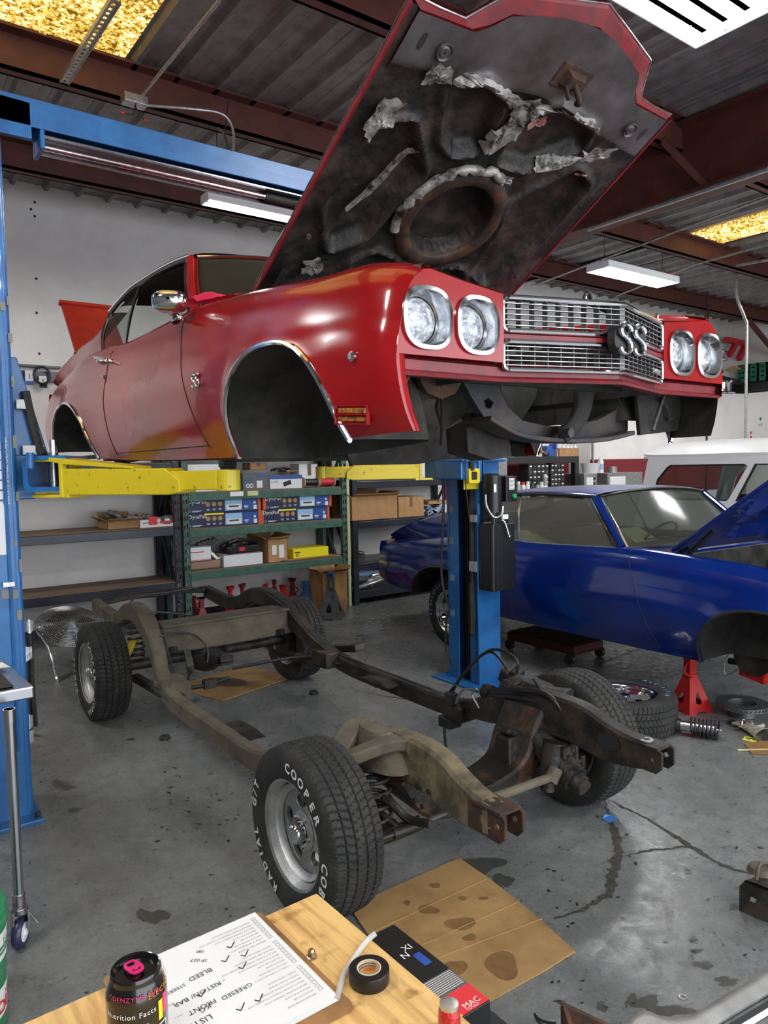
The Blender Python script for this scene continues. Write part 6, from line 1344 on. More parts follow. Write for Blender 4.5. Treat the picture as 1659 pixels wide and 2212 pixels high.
# left dark shelving contents
a, c = pbox(232, 302, 1128, zA+.014, .35, YS+.04); carton('open_carton', 'open brown carton on the dark shelf at the left', a, c, 'carton', True)
b = MB(); o = V((a.x+c.x)/2+.05, 5.35, c.z+.0)
for k in range(6): b.box(o+V(R.uniform(-.15, .2), R.uniform(-.1, .1), R.uniform(0, .06)), (.14, .12, .05), Matrix.Rotation(R.uniform(-.6, .6), 3, 'Y'))
tag(b.build('bagged_parts', mat('clear_bagged_parts', (.16, .16, .16), .25, .3, (.05, .05, .05), 14, bump=.6), None, bevel=.015), 'clear plastic bags of parts spilling from the open brown carton', 'parts bag')
a, c = pbox(302, 375, 1124, zA+.014, .35, YS+.02); t = thing('product_box', 'white boxed carburettor kit with red and black label on the dark shelf', 'box', ((a.x+c.x)/2, 5.2, a.z)); b = MB(); b.b2(a, c); b.build('box_body', 'boxwhite', t, bevel=.002)
b = MB(); b.b2((a.x+.03, a.y-.002, a.z+.05), (a.x+.20, a.y, c.z-.035)); b.build('black_label', 'ink', t); b = MB(); b.b2((a.x+.09, a.y-.003, a.z+.11), (a.x+.18, a.y-.001, c.z-.055)); b.b2((a.x+.205, a.y-.003, c.z-.045), (c.x-.02, a.y-.001, c.z-.02)); b.build('red_label', 'signred', t); b = MB(); b.plate(superell(.07, .045, 3, 18, .285, .07), [superell(.03, .02, 2, 12, .285, .07)], .001, (a.x, a.y-.002, a.z), (1, 0, 0), (0, 0, 1)); b.build('grey_print', 'castiron', t)
# black shelving contents
kz = k1+.014
a, c = pbox(759, 858, 1074, kz, .45, YS+.0); carton('large_carton', 'large plain brown carton on the black shelving', a, c, 'carton', True)
a, c = pbox(860, 915, 1074, kz, .35, YS+.05); t = carton('taped_carton', 'medium taped brown carton right of the large carton', a, c, 'carton')
R = random.Random(21)
b = MB()
for k in range(9): o = px(R.uniform(918, 950), 1112, 'y', YS+.15); b.box(V(o.x, o.y, kz+R.uniform(.03, .12)), (.09, .08, .05), Matrix.Rotation(R.uniform(-1, 1), 3, 'Y'))
tag(b.build('bagged_hardware', mat('bagged_hardware', (.35, .42, .5), .4, 0, (.06, .12, .3), 10), None, bevel=.01), 'blue and white bagged hardware on the black shelving beside the lift post', 'parts bag')
a, c = pbox(925, 966, 1082, kz+.14, .3, YS+.1); carton('flat_carton', 'flat brown carton stacked behind the lift post on the black shelving', a, c, 'carton')
a, c = pbox(760, 800, 1195, k2+.014, .2, YS+.1); b = MB()
for k in range(5): b.tube([V(a.x+R.uniform(0, .2), 5.2, k2+.02+R.uniform(0, .14)) for _ in range(5)], .010, 6)
tag(b.build('metal_fittings', 'castiron', None, True), 'small heap of bent metal fittings on the middle black shelf', 'car part')
b = MB(); o = px(790, 1255, 'y', YS+.1); b.box((o.x+.1, 5.35, .36), (.55, .35, .10), Matrix.Rotation(.15, 3, 'Y')); tag(b.build('blue_tray', 'boxsky', None, bevel=.02), 'light blue tray on the lowest black shelf', 'tray')
b = MB()
for k in range(4): b.tube([V(o.x-.25+.1*k, 5.15, .2), V(o.x+.05, 5.12, .25+.03*k), V(o.x+.4, 5.2, .30)], .025, 8)
tag(b.build('trim_strips', 'chrome2', None, True), 'curved silver trim pieces under the light blue tray', 'car part')
# catalogue style box above the right yellow arm
a, c = pbox(775, 850, 994, 1.80, .25, YS+.05); t = thing('printed_box', 'tan printed box glimpsed above the right yellow arm', 'box', ((a.x+c.x)/2, 5.2, a.z)); b = MB(); b.b2((a.x, a.y, 1.66), (c.x, c.y, a.z+.12)); b.build('box_body', 'carton', t, bevel=.002); b = MB(); b.text('VAIR', .10, V(a.x+.05, a.y-.002, 1.71), (1, 0, 0), (0, 0, 1)); b.build('lettering', 'ink', t)
# wall hooks with cards at the left
b = MB(); a, c = px(35, 800, 'y', 5.74), px(130, 805, 'y', 5.74); b.b2((a.x-.6, 5.70, a.z-.10), (c.x, 5.73, a.z)); b.b2((a.x-.6, 5.69, a.z+.04), (c.x, 5.75, a.z+.06)); tag(b.build('hook_rail', 'navy'), 'dark blue hook rail on the back wall above the left arm', 'rail')
for x0_, y0_, x1_, y1_, lab in ((54, 800, 73, 832, 'white swing-tag card hanging at the left of the blue hook rail'), (84, 812, 102, 838, 'small black and white card hanging under the cable loop')):
    a, c = px(x0_, y0_, 'y', 5.66), px(x1_, y1_, 'y', 5.66); b = MB(); b.b2((a.x, 5.66, c.z), (c.x, 5.68, a.z)); o = b.build('hanging_card', 'paper'); tag(o, lab, 'card'); 
    b = MB(); b.b2((a.x, 5.657, c.z), (c.x, 5.661, c.z+.04)); b.b2(((a.x+c.x)/2-.004, 5.657, c.z+.06), ((a.x+c.x)/2+.004, 5.66, a.z-.03)); b.build('card_print', 'boxblue' if x0_ < 60 else 'ink', o)
q = px(91, 815, 'y', 5.65); b = MB(); b.tube([q+V(.075*math.cos(a), 0, .085*math.sin(a)+.02) for a in [2*PI*i/18 for i in range(19)]], .012, 8, 0); tag(b.build('cable_loop', 'black', None, True), 'black looped cable hanging on the blue hook rail', 'cable')
for i, (x_, y_) in enumerate(((75, 437), (67, 452), (75, 467), (78, 602), (79, 676), (85, 764))):
    q = px(x_, y_, 'y', 5.749); b = MB(); b.plate(superell(.012, .014, 2, 9), [], .001, q+V(0, -.001, 0), (1, 0, 0), (0, 0, 1)); b.build('wall_hole', 'matblack', bpy.data.objects['wall_back'])

# ------------------------------------------------------------------ floor stock behind the chassis
def jack_stand(label, loc, m='standred', h=.40, col='standdark', group=None, rz=0, s=1):
    t = thing('jack_stand', label, 'jack stand', (0, 0, 0), 0, group); bw = .11*s; tw = .032*s; hb = .26*s
    b = MB()
    for k in range(4):
        a0, a1 = PI/2*k+PI/4, PI/2*(k+1)+PI/4; r0, r1 = bw*1.414, tw*1.414
        p0, p1 = V(r0*math.cos(a0), r0*math.sin(a0), 0), V(r0*math.cos(a1), r0*math.sin(a1), 0); q0, q1 = V(r1*math.cos(a0), r1*math.sin(a0), hb), V(r1*math.cos(a1), r1*math.sin(a1), hb)
        m0, m1 = (p0+p1)/2, (q0+q1)/2; X = (p1-p0).normalized(); Y = (m1-m0).normalized(); L_ = (m1-m0).length
        out = [(-bw, 0), (-bw*.45, 0), (-bw*.3, .012), (bw*.3, .012), (bw*.45, 0), (bw, 0), (tw, L_), (-tw, L_)]
        hole = [(-.026*s, .075*s), (0, .062*s), (.026*s, .075*s), (.022*s, .105*s), (0, .155*s), (-.022*s, .105*s)]
        b.plate(out, [hole], .005, m0, X, Y)
    b.build('base', m, t)
    b = MB(); b.b2((-tw, -tw, hb), (tw, tw, hb+.12*s)); b.build('collar', m, t, bevel=.003)
    b = MB(); b.b2((-tw*.7, -tw*.7, .05), (tw*.7, tw*.7, h)); b.build('ratchet_bar', col, t, bevel=.002)
    b = MB(); b.add([V(-.06*s, -.03*s, h+.02), V(-.02*s, -.03*s, h), V(.02*s, -.03*s, h), V(.06*s, -.03*s, h+.02), V(-.06*s, .03*s, h+.02), V(-.02*s, .03*s, h), V(.02*s, .03*s, h), V(.06*s, .03*s, h+.02), V(-.03*s, -.03*s, h-.025), V(.03*s, -.03*s, h-.025), V(-.03*s, .03*s, h-.025), V(.03*s, .03*s, h-.025)], [(0, 1, 5, 4), (1, 2, 6, 5), (2, 3, 7, 6), (0, 8, 9, 3), (4, 7, 11, 10), (0, 4, 10, 8), (3, 9, 11, 7), (0, 3, 2, 1), (4, 5, 6, 7)]); b.build('saddle', col, t)
    b = MB(); b.tube([V(-tw, -.01, hb+.09*s), V(-.07*s, -.02, hb+.06*s), V(-.075*s, -.03, hb+.02*s), V(-.02, -.04*s, hb-.01)], .008*s, 8); b.build('handle', m, t, True)
    t.location = loc; t.rotation_euler = (0, 0, rz); return t
G = 'red jack stands stored under the green rack'
first = None
for i, (x_, ytop, m_, lab) in enumerate(((434, 1290, 'standdark', 'dark red jack stand under the green rack, partly behind the left tail of the chassis'), (497, 1266, 'standred', 'red jack stand under the green rack, left of the black-topped one'), (523, 1261, 'standdark', 'dark jack stand with a black saddle under the green rack'), (573, 1262, 'standred', 'red jack stand in the front row at the middle of the group under the rack'), (592, 1253, 'standdark', 'taller dark red jack stand at the back of the group under the rack'), (592, 1274, 'standred', 'lowest red jack stand in the front of the group under the rack'), (611, 1264, 'standred', 'bright red jack stand on the right of the group under the rack'), (631, 1249, 'standdark', 'tallest dark red jack stand nearest the big brown carton'), (418, 1310, 'standdark', 'short dark red jack stand behind the near chassis rail'))):
    Y = (5.24, 5.24, 5.24, 5.2, 5.5, 5.4, 5.22, 5.45, 5.5)[i]; q = px(x_, ytop, 'y', Y); jack_stand(lab, (q.x, Y, 0), m_, q.z-.02, 'standdark' if m_ == 'standdark' else 'standred', rz=.3*i, s=.78)
q = px(660, 1268, 'y', 5.1); jack_stand('blue jack stand peeping above the far rear tyre', (q.x, 5.1, 0), 'standblue', q.z-.01, 'standblue', rz=.2)
q = px(716, 1335, 'z', 0); jack_stand('grey-blue worn axle stand in front of the open cardboard carton', (q.x, q.y, 0), 'castiron', px(714, 1236, 'y', q.y).z-.02, 'standblue', rz=.75, s=1.25)
# big cartons on the floor
a = px(655, 1320, 'z', 0); a = V(2.25, 4.83, 0); c = V(2.60, 5.09, px(700, 1240, 'y', 4.75).z); carton('stained_carton', 'large stained brown carton with an open flap beside the axle stand', a, c, 'cartondark', True)
b = MB(); p_ = [px(x, y, 'y', 4.9) for x, y in ((697, 1262), (730, 1250), (752, 1290), (750, 1305), (722, 1320))]; b.add(p_+[p+V(0, .006, 0) for p in p_], [tuple(range(5)), tuple(range(9, 4, -1))]+[(i, (i+1) % 5, 5+(i+1) % 5, 5+i) for i in range(5)]); tag(b.build('loose_carton_flap', 'carton'), 'loose diamond-shaped cardboard flap hanging from the stained carton', 'cardboard')
# floor fan at the left
fc = px(152, 1352, 'y', 4.4); t = thing('floor_fan', 'chrome-caged floor fan tipped face-up behind the near rear tyre', 'fan', (fc.x, fc.y, 0)); b = MB(); fx = V(.05, -.45, .9).normalized(); x_, y_, z_ = frame_from(fx)
for k in range(17):
    r = .03+.25*k/16; h = .06*math.sqrt(max(0, 1-(r/.285)**2)); b.tube([fc-z_*h+(x_*math.cos(a)+y_*math.sin(a))*r for a in [2*PI*i/40 for i in range(41)]], .003, 5, 0); b.tube([fc+z_*h+(x_*math.cos(a)+y_*math.sin(a))*r for a in [2*PI*i/40 for i in range(41)]], .003, 5, 0)
for k in range(16):
    a = 2*PI*k/16; dv = x_*math.cos(a)+y_*math.sin(a); b.tube([fc-z_*.06+dv*.03, fc-z_*.045+dv*.18, fc+dv*.285, fc+z_*.045+dv*.18, fc+z_*.06+dv*.03], .0025, 5, 3)
b.build('wire_guard', 'chrome2', t, True)
b = MB()
for k in range(4):
    a = PI/2*k; d1 = x_*math.cos(a)+y_*math.sin(a); d2 = x_*math.cos(a+.9)+y_*math.sin(a+.9); b.grid([[fc+d1*.04+z_*.02, fc+d1*.24+z_*.03], [fc+d2*.04-z_*.02, fc+d2*.22-z_*.03]])
b.build('blade', 'castiron', t); b = MB(); b.cyl(fc-z_*.14, fc-z_*.03, .055, n=20); b.build('motor', 'black', t, True, angle=35)
b = MB(); f0 = [px(92, 1362, 'y', 4.2), px(105, 1400, 'y', 4.1), px(120, 1426, 'y', 4.0), px(128, 1412, 'y', 4.0), px(150, 1405, 'y', 4.1)]; b.tube([fc-x_*.28*(1 if (fc-x_*.28).x < fc.x else -1), f0[1], V(f0[2].x, f0[2].y, .02), V(f0[3].x, f0[3].y, .02), fc+V(.2, .1, -.38)], .011, 8, 4); b.build('tube_stand', 'chrome2', t, True)
# ------------------------------------------------------------------ workbench beyond the lift
YW = 4.98
wt = px(1200, 986, 'y', YW).z; wx0, wx1 = px(1075, 986, 'y', YW).x, px(1251, 986, 'y', YW).x
t = thing('workbench', 'black steel workbench shelf with parts drawers beyond the lift post', 'workbench', ((wx0+wx1)/2, YW+.3, 0))
b = MB(); b.b2((wx0, YW, wt-.10), (wx1, YW+.6, wt)); b.build('bench_top', 'black', t, bevel=.004)
for x in (wx0, wx1-.09):
    for y in (YW, YW+.51): b = MB(); b.b2((x, y, 0), (x+.09, y+.09, wt-.1)); b.build('leg', 'black', t)
b = MB(); b.b2((wx0, YW+.02, 1.18), (wx1, YW+.6, 1.22)); b.build('lower_shelf', 'black', t)
for xa, xb, nx, ny, lab in ((1140, 1184, 5, 6, 'small-parts drawer cabinet with white-labelled drawers, left of its twin'), (1188, 1217, 4, 7, 'small-parts drawer cabinet with clear drawers, right of its twin')):
    p0, p1 = px(xa, 1000, 'y', YW+.05), px(xb, 1042, 'y', YW+.05); z0 = 1.22; z1 = wt-.11; c_ = thing('drawer_cabinet', lab, 'drawer cabinet', ((p0.x+p1.x)/2, YW+.15, z0))
    b = MB(); b.b2((p0.x, YW+.05, z0), (p1.x, YW+.22, z1)); b.build('case', 'black', c_); w = (p1.x-p0.x)/nx; h = (z1-z0)/ny
    for i in range(nx):
        for j in range(ny):
            b = MB(); b.b2((p0.x+w*i+.006, YW+.035, z0+h*j+.006), (p0.x+w*(i+1)-.006, YW+.05, z0+h*(j+1)-.008)); dr = b.build('drawer', 'castiron' if (i+j) % 3 else 'black', c_)
            b = MB(); b.b2((p0.x+w*i+w*.25, YW+.028, z0+h*j+h*.5), (p0.x+w*(i+1)-w*.25, YW+.034, z0+h*j+h*.75)); b.build('drawer_label', 'sign' if (i*3+j) % 4 else 'boxgrey', dr)
R = random.Random(4); zc = px(1150, 1056, 'y', 4.9).z
spz = 1.22
for i, x_ in enumerate((1113, 1123, 1133, 1143, 1154, 1163, 1171)):
    q = px(x_, 1040, 'y', YW-.0); m_ = ('silverpaint', 'boxwhite', 'boxwhite', 'black', 'silverpaint', 'boxwhite', 'silverpaint')[i]
    t = thing('spray_can', 'row of spray cans standing in front of the drawer cabinets', 'spray can', (q.x, YW-.06, spz), 0, 'spray cans in front of the drawer cabinets')
    h = (.21, .2, .205, .2, .19, .19, .3)[i]; OFF[t.name] = V(q.x, YW-.06, spz); qq = V(q.x, YW-.06, spz)
    b = MB(); b.lathe([(0, 0), (.034, 0), (.034, h-.03), (.026, h-.008), (0, h-.008)], qq, (0, 0, 1), 16); b.build('can_body', m_, t, True, angle=40); b = MB(); b.lathe([(.026, h-.008), (.025, h+.03), (0, h+.032)], qq, (0, 0, 1), 16); b.build('cap', ('boxwhite', 'signred', 'boxwhite', 'black', 'black', 'boxwhite', 'boxwhite')[i], t, True, angle=40)
    b = MB(); b.lathe([(.0345, h*.25), (.0345, h*.55)], qq, (0, 0, 1), 16); b.build('label_band', ('signred', 'ink', 'signred', 'silverpaint', 'ink', 'boxblue', 'sign')[i], t, True)
b = MB(); b.b2((wx0+.1, YW-.14, spz-.03), (wx1-.5, YW+.02, spz)); b.build('front_ledge', 'black', bpy.data.objects['workbench'])
# things on the bench
def on(x, y, Y): return px(x, y, 'y', Y)
a, c = on(1208, 985, YW+.1), on(1250, 968, YW+.1); a.z = wt; carton('carton_box', 'brown carton holding bottles on the right end of the black bench', a, V(c.x, YW+.4, c.z), 'carton', tape=False)
cz = c.z
for i, x_ in enumerate((1217, 1226, 1234, 1242)):
    q = on(x_, 960, YW+.2); t = thing('bottle', 'black-capped bottle standing in the carton on the black bench', 'bottle', (q.x, q.y, wt+.01), 0, 'bottles in the bench carton'); OFF[t.name] = V(q.x, q.y, wt+.01)
    b = MB(); b.lathe([(0, 0), (.028, 0), (.028, cz-wt+.0), (.012, cz-wt+.04), (.012, cz-wt+.06), (0, cz-wt+.06)], (q.x, q.y, wt+.01), (0, 0, 1), 14); b.build('bottle_body', 'sign', t, True); b = MB(); b.cyl((q.x, q.y, cz+.065), (q.x, q.y, cz+.11), .014, n=12); b.build('cap', 'black', t)
t = thing('bench_vise', 'blue bench vise at the edge of the black bench', 'bench vise', (on(1185, 975, YW+.1).x, YW+.1, wt)); q = V(on(1185, 975, YW+.1).x, YW+.1, wt); b = MB(); b.box(q+V(0, 0, .03), (.14, .14, .06)); b.box(q+V(0, 0, .11), (.20, .10, .10)); b.box(q+V(.08, -.02, .15), (.04, .14, .08)); b.build('vise_body', 'boxblue', t, bevel=.01)
b = MB(); b.tube([q+V(.12, -.05, .1), q+V(.13, -.06, .02), q+V(.10, -.07, -.12)], .008, 8); b.cyl(q+V(.1, 0, .1), q+V(.16, 0, .1), .015); b.build('vise_screw', 'chrome2', t, True)
b = MB(); b.tube([on(1098, 957, YW+.05), on(1130, 963, YW+.05), on(1165, 974, YW+.05), on(1180, 980, YW+.05)], .03, 8, 4, rr=lambda t: .028+.006*math.sin(t*50)); tag(b.build('wrapped_pipe', 'rust' if 0 else mat('brass_wrapped_pipe', (.45, .30, .12), .4, .6, (.15, .08, .04), 30, bump=.6), None, True), 'long brassy wrapped pipe lying on the black bench', 'pipe')
for k in range(4):
    a, c = on(1092, 1000, YW+.05), on(1112, 1000, YW+.05); b = MB(); b.b2((a.x, YW+.05, wt+.03*k+.002*k), (c.x, YW+.3, wt+.03*k+.028)); tag(b.build('parts_tray', 'galv', None, bevel=.004), 'grey parts tray stacked at the left end of the black bench', 'tray', 'grey trays on the bench')
b = MB(); a = on(1068, 990, YW-.05); b.b2((a.x, YW-.1, 1.55), (a.x+.2, YW+.02, 1.80)); tag(b.build('grey_panel_box', 'galv', None, bevel=.006), 'light grey metal box behind the top of the right lift post', 'box')
b = MB(); a = on(1118, 985, YW+.2); b.add([V(a.x, YW+.1, wt), V(a.x+.5, YW+.1, wt), V(a.x+.25, YW+.3, wt+.11), V(a.x+.1, YW+.3, wt+.1)], [(0, 1, 2, 3)]); 
b = MB(); b.box((a.x+.25, YW+.3, wt+.05), (.4, .2, .1), taper=.6); tag(b.build('tool_bag', 'matblack', None, bevel=.02), 'black tool bag on the bench under the brassy pipe', 'bag')
# grey equipment along the low wall
YE = 4.9
ez = on(1300, 1022, YE).z
for xa, xb, lab, nm in ((1262, 1290, 'grey metal control box left of the long grey cabinet by the wall', 'control_box'), (1313, 1388, 'long grey machine cabinet by the red wall band', 'machine_cabinet')):
    a, c = on(xa, 1022, YE), on(xb, 1022, YE); t = thing(nm, lab, 'cabinet', ((a.x+c.x)/2, YE+.2, 0)); b = MB(); b.b2((a.x, YE, 0), (c.x, YE+.38, ez)); b.build('case', 'galv', t, bevel=.01)
    b = MB(); b.b2((a.x+.05, YE-.006, ez-.2), (a.x+(.06 if nm == 'control_box' else .3)+.15, YE, ez-.06)); b.build('face_plate', 'sign', t)
    if nm == 'control_box': b = MB(); b.cyl((c.x-.08, YE, ez-.08), (c.x-.08, YE-.02, ez-.08), .02); b.b2((c.x-.11, YE-.004, ez-.22), (c.x-.05, YE, ez-.14)); b.build('switch', 'ink', t)
a, c = on(1268, 1022, YE+.1), on(1294, 1000, YE+.1); b = MB(); xm_ = (a.x+c.x)/2; r = (c.x-a.x)/2; b.lathe([(0, 0), (r*.8, 0), (r, c.z-ez-.02), (r*1.06, c.z-ez), (r*.95, c.z-ez), (r*.75, .01), (0, .01)], (xm_, YE+.15, ez), (0, 0, 1), 24); tag(b.build('plastic_bucket', 'cream' if 0 else 'boxwhite', None, True, angle=40), 'white plastic tub on the grey control box', 'tub')
q = on(1300, 1000, YE+.1); h_ = on(1300, 986, YE+.1).z-ez; b = MB(); b.lathe([(0, 0), (.045, 0), (.045, h_*.7), (.02, h_*.85), (.018, h_), (0, h_)], (q.x, YE+.12, ez), (0, 0, 1), 18); o = b.build('spray_bottle', 'sign', None, True, angle=50); tag(o, 'tall white bottle beside the plastic tub', 'bottle'); b = MB(); b.lathe([(.046, h_*.2), (.046, h_*.55)], (q.x, YE+.12, ez), (0, 0, 1), 18); b.build('bottle_label', 'boxsky', o, True)
q = on(1325, 1015, YE+.1); b = MB(); b.lathe([(0, 0), (.075, 0), (.075, .10), (.068, .10), (.068, .01), (0, .01)], (q.x, YE+.12, ez), (0, 0, 1), 20); tag(b.build('metal_tin', 'galv', None, True, angle=40), 'round grey tin on the long grey cabinet', 'tin')
b = MB(); b.tube([on(1281, 925, 5.27), on(1281, 1000, 5.27)], .02, 8, 0); tag(b.build('wall_conduit', 'galv', None, True), 'thin grey conduit running down the low wall above the white tub', 'conduit')
# clutter on the ledge of the low wall
def zl_at(x): return 2.855+(3.05-2.85)*(x+.25-7.7)/(12.9-7.7)
def chrome_rim(x_, z0, label, r=.21, w=.20, Y=5.52):
    q = on(x_, 800, Y); t = thing('chrome_rim', label, 'wheel rim', (q.x, Y, z0)); OFF[t.name] = V(q.x, Y, z0)
    b = MB(); b.lathe([(r*.6, .02), (r*.9, 0), (r*1.1, .0), (r*1.12, .02), (r*1.0, .035), (r*.93, .05), (r*.9, w*.5), (r*.93, w-.05), (r, w-.035), (r*1.12, w-.02), (r*1.1, w), (r*.9, w-.01), (r*.8, .06)], (q.x, Y, z0), (0, 0, 1), 36); b.build('barrel', 'chrome', t, True, angle=30)
    b = MB()
    for k in range(12): a_ = PI/6*k; b.cyl((q.x+r*.9*math.cos(a_), Y+r*.9*math.sin(a_), z0-.0), (q.x+r*.9*math.cos(a_), Y+r*.9*math.sin(a_), z0+.03), .02, n=8)
    b.build('rim_bolt', 'chrome2', t); return q.x
xr_ = chrome_rim(1556, zl_at(11.8), 'chrome wheel rim lying on the ledge above the low wall', .25, .26)
b = MB(); zz = zl_at(11.5)
b.box((11.3, 5.55, zz+.36), (1.1, .30, .14)); b.box((12.1, 5.55, zz+.30), (1.2, .3, .12), Matrix.Rotation(.06, 3, 'Y')); b.box((11.7, 5.55, zz+.52), (.7, .28, .2), taper=.6)
tag(b.build('black_trim_stack', 'matblack', None, bevel=.04), 'pile of black interior trim stacked on the lower chrome rim', 'car parts')
chrome_rim(1550, zz+.66, 'smaller chrome wheel rim balanced on top of the black trim pile', .17, .20)
t = thing('red_bracket', 'red open steel bracket standing on the pile beside the small chrome rim', 'bracket', (12.1, 5.5, zz+.6)); b = MB(); P4 = [on(x, y, 5.5) for x, y in ((1568, 733), (1611, 743), (1596, 770), (1566, 762))]
b.bar(P4[0], P4[1], .1, .10); b.bar(P4[1], P4[2]-V(0, 0, .06), .1, .10); b.bar(P4[0]+(P4[1]-P4[0])*.55, P4[3]+V(.15, 0, -.05), .1, .09); b.build('frame', 'signred', t, bevel=.01)
zz2 = 3.05; M['crate'] = mat('crate_green', (.02, .16, .10), .5)
for i, x_ in enumerate((1614, 1634, 1654, 1674)):
    y = px(x_, 800, 'x', 12.78).y; t = thing('green_crate', 'green plastic crate in the row stacked on the ledge at the right edge', 'crate', (12.78, y, zz2+.22), 0, 'green crates on the ledge'); OFF[t.name] = V(12.78, y, zz2+.22); b = MB(); z0 = zz2+.225
    b.b2((12.66, y-.13, z0), (12.9, y+.13, z0+.02))
    for k in range(4): b.b2((12.655, y-.13, z0+.02+.09*k), (12.67, y+.13, z0+.08+.09*k))
    for dy in (-.13, -.045, .04, .118): b.b2((12.65, y+dy, z0), (12.67, y+dy+.012, z0+.36))
    b.b2((12.66, y-.13, z0), (12.89, y-.12, z0+.36)); b.b2((12.66, y+.12, z0), (12.89, y+.13, z0+.36)); b.build('crate_body', 'crate', t)
b = MB(); y = px(1640, 800, 'x', 12.78).y; b.box((12.77, y, zz2+.115), (.24, 1.3, .21), taper=.9); tag(b.build('black_tub', 'black', None, bevel=.03), 'long black plastic tub under the green crates', 'tub')
b = MB(); b.tube([on(1570, 800, 5.45), on(1585, 793, 5.45), on(1600, 797, 5.45), on(1608, 792, 5.45)], .025, 7); tag(b.build('yellow_rag', mat('yellow_rag', (.55, .32, .06), .9), None), 'yellow-orange rag caught in the black trim pile', 'rag')

# ------------------------------------------------------------------ white wagon parked beyond the blue car
XS, YR = 5.25, 2.62
SV = thing('white_wagon', 'white station wagon parked behind the blue car', 'car', (6.1, .5, 0))
def WT(l, w, z): return V(XS+w, YR-l, z)
def sl(x, y=1050): return YR-px(x, y, 'x', XS).y
WW = 1.75; LE = 4.4; l0 = sl(1394, 985)
rr = []
for w, dz in ((-.03, -.05), (-.035, -.02), (0, .0), (.06, .06), (.28, .12), (WW/2, .15), (WW-.28, .12), (WW-.06, .06), (WW, 0), (WW+.03, -.05)):
    rr.append([WT(l0+dx, w, 1.80+dz*k) for dx, k in ((-.02, .0), (.0, .4), (.10, .85), (.4, 1), (2.4, 1), (4.2, 1), (4.4, .6))])
b = MB(); b.grid(rr); b.build('roof', 'white', SV, True, angle=50)
b = MB(); b.sweep([WT(l0+.0, -.014, 1.755), WT(l0+4.4, -.014, 1.755)], .03, .03, 0); b.build('drip_rail', 'white', SV)
lb = sl(1383, 1085)
out = [(lb-.06, .45), (lb-.06, 1.0), (lb, 1.22), (l0+.06, 1.76), (l0+LE, 1.76), (l0+LE+.2, .45)]
zb = px(1600, 1083, 'x', XS).z; zt_ = px(1600, 1002, 'x', XS).z
w1 = [(sl(1410, 1083), zb), (sl(1421, 1040), zb+.22), (sl(1442, 1008), zt_-.03), (sl(1450, 1005), zt_), (sl(1610), zt_), (sl(1618), zt_-.02), (sl(1577), zb+.02), (sl(1572), zb)]
w2 = [(sl(1590), zb), (sl(1632), zt_), (sl(1640), zt_+.0), (sl(1800), zt_), (sl(1800), zb)]
A_ = (0, -1, 0); U_ = (0, 0, 1)
b = MB()
for w in (0, WW-.03): b.plate(out, [w1, w2], -.03, (XS+w, YR, 0), A_, U_)
b.build('body_side', 'white', SV)
for w_ in (w1, w2):
    b = MB(); b.plate(w_, [], .004, (XS+.015, YR, 0), A_, U_); b.build('window_glass', 'glass', SV)
    b = MB(); b.tube([WT(l, -.002, z) for l, z in w_+[w_[0]]], .016, 6, 0); b.build('window_rubber', 'black', SV)
b = MB(); b.bar(WT(sl(1655), .03, zb), WT(sl(1680), .03, zt_), .03, .02); b.b2((XS+.03, YR-sl(1590), zb-.02), (XS+.06, YR-sl(1800), zb+.07)); b.build('inner_trim', 'black', SV)
b = MB(); b.grid([[WT(lb-.06, w, .45), WT(lb-.06, w, 1.0), WT(lb, w, 1.22)] for w in (0, WW)])
for wa, wb in ((0, .14), (WW-.14, WW)): b.grid([[WT(lb, w, 1.22), WT(l0+.06, w, 1.76)] for w in (wa, wb)])
b.b2((XS+.03, YR-LE-lb, .5), (XS+WW-.03, YR-lb, .55)); b.build('rear_body', 'white', SV)
b = MB(); b.box(WT(2.2, WW/2, .85), (1.4, .5, .4)); b.box(WT(2.0, WW/2, 1.15), (1.4, .14, .5)); b.box(WT(.8, WW/2, .8), (1.3, .9, .3)); b.build('seat', 'seat', SV, bevel=.05)
for l in (lb+.95, lb+3.5):
    for w in (.02, WW-.22):
        b = MB(); c_ = WT(l, w, .35); b.lathe([(.2, 0), (.34, .0), (.35, .03), (.35, .19), (.34, .22), (.2, .22)], c_, (1, 0, 0), 32); b.lathe([(.0, .03), (.2, .02)], c_, (1, 0, 0), 32); b.build('wheel', 'rubber', SV, True, angle=35)

# ------------------------------------------------------------------ things on the open floor
def floorpoly(pts, t=.006): return [px(x, y, 'z', 0) for x, y in pts]
def sheet(name, label, pts, m, folds=(), t=.007):
    P_ = [px(x, y, 'z', 0) for x, y in pts]; c = sum(P_, Vector())/len(P_); tt = thing(name, label, 'cardboard', (c.x, c.y, 0)); OFF[tt.name] = V(c.x, c.y, 0); n = len(P_); b = MB()
    b.add([p+V(0, 0, .002) for p in P_]+[p+V(0, 0, t) for p in P_], [tuple(range(n-1, -1, -1)), tuple(range(n, 2*n))]+[(i, (i+1) % n, n+(i+1) % n, n+i) for i in range(n)]); b.build('sheet', m, tt)
    b = MB()
    for (x0, y0), (x1, y1) in folds:
        a, d = px(x0, y0, 'z', t), px(x1, y1, 'z', t); b.bar(a, d, .005, .002, up=(0, 0, 1))
    if folds: b.build('fold_crease', 'carton', tt)
    return tt
M['sheetcard'] = mat('floor_cardboard', (.43, .26, .10), .8, 0, (.31, .175, .06), 5, mix=(.45, .66), bump=.08, bscale=80)
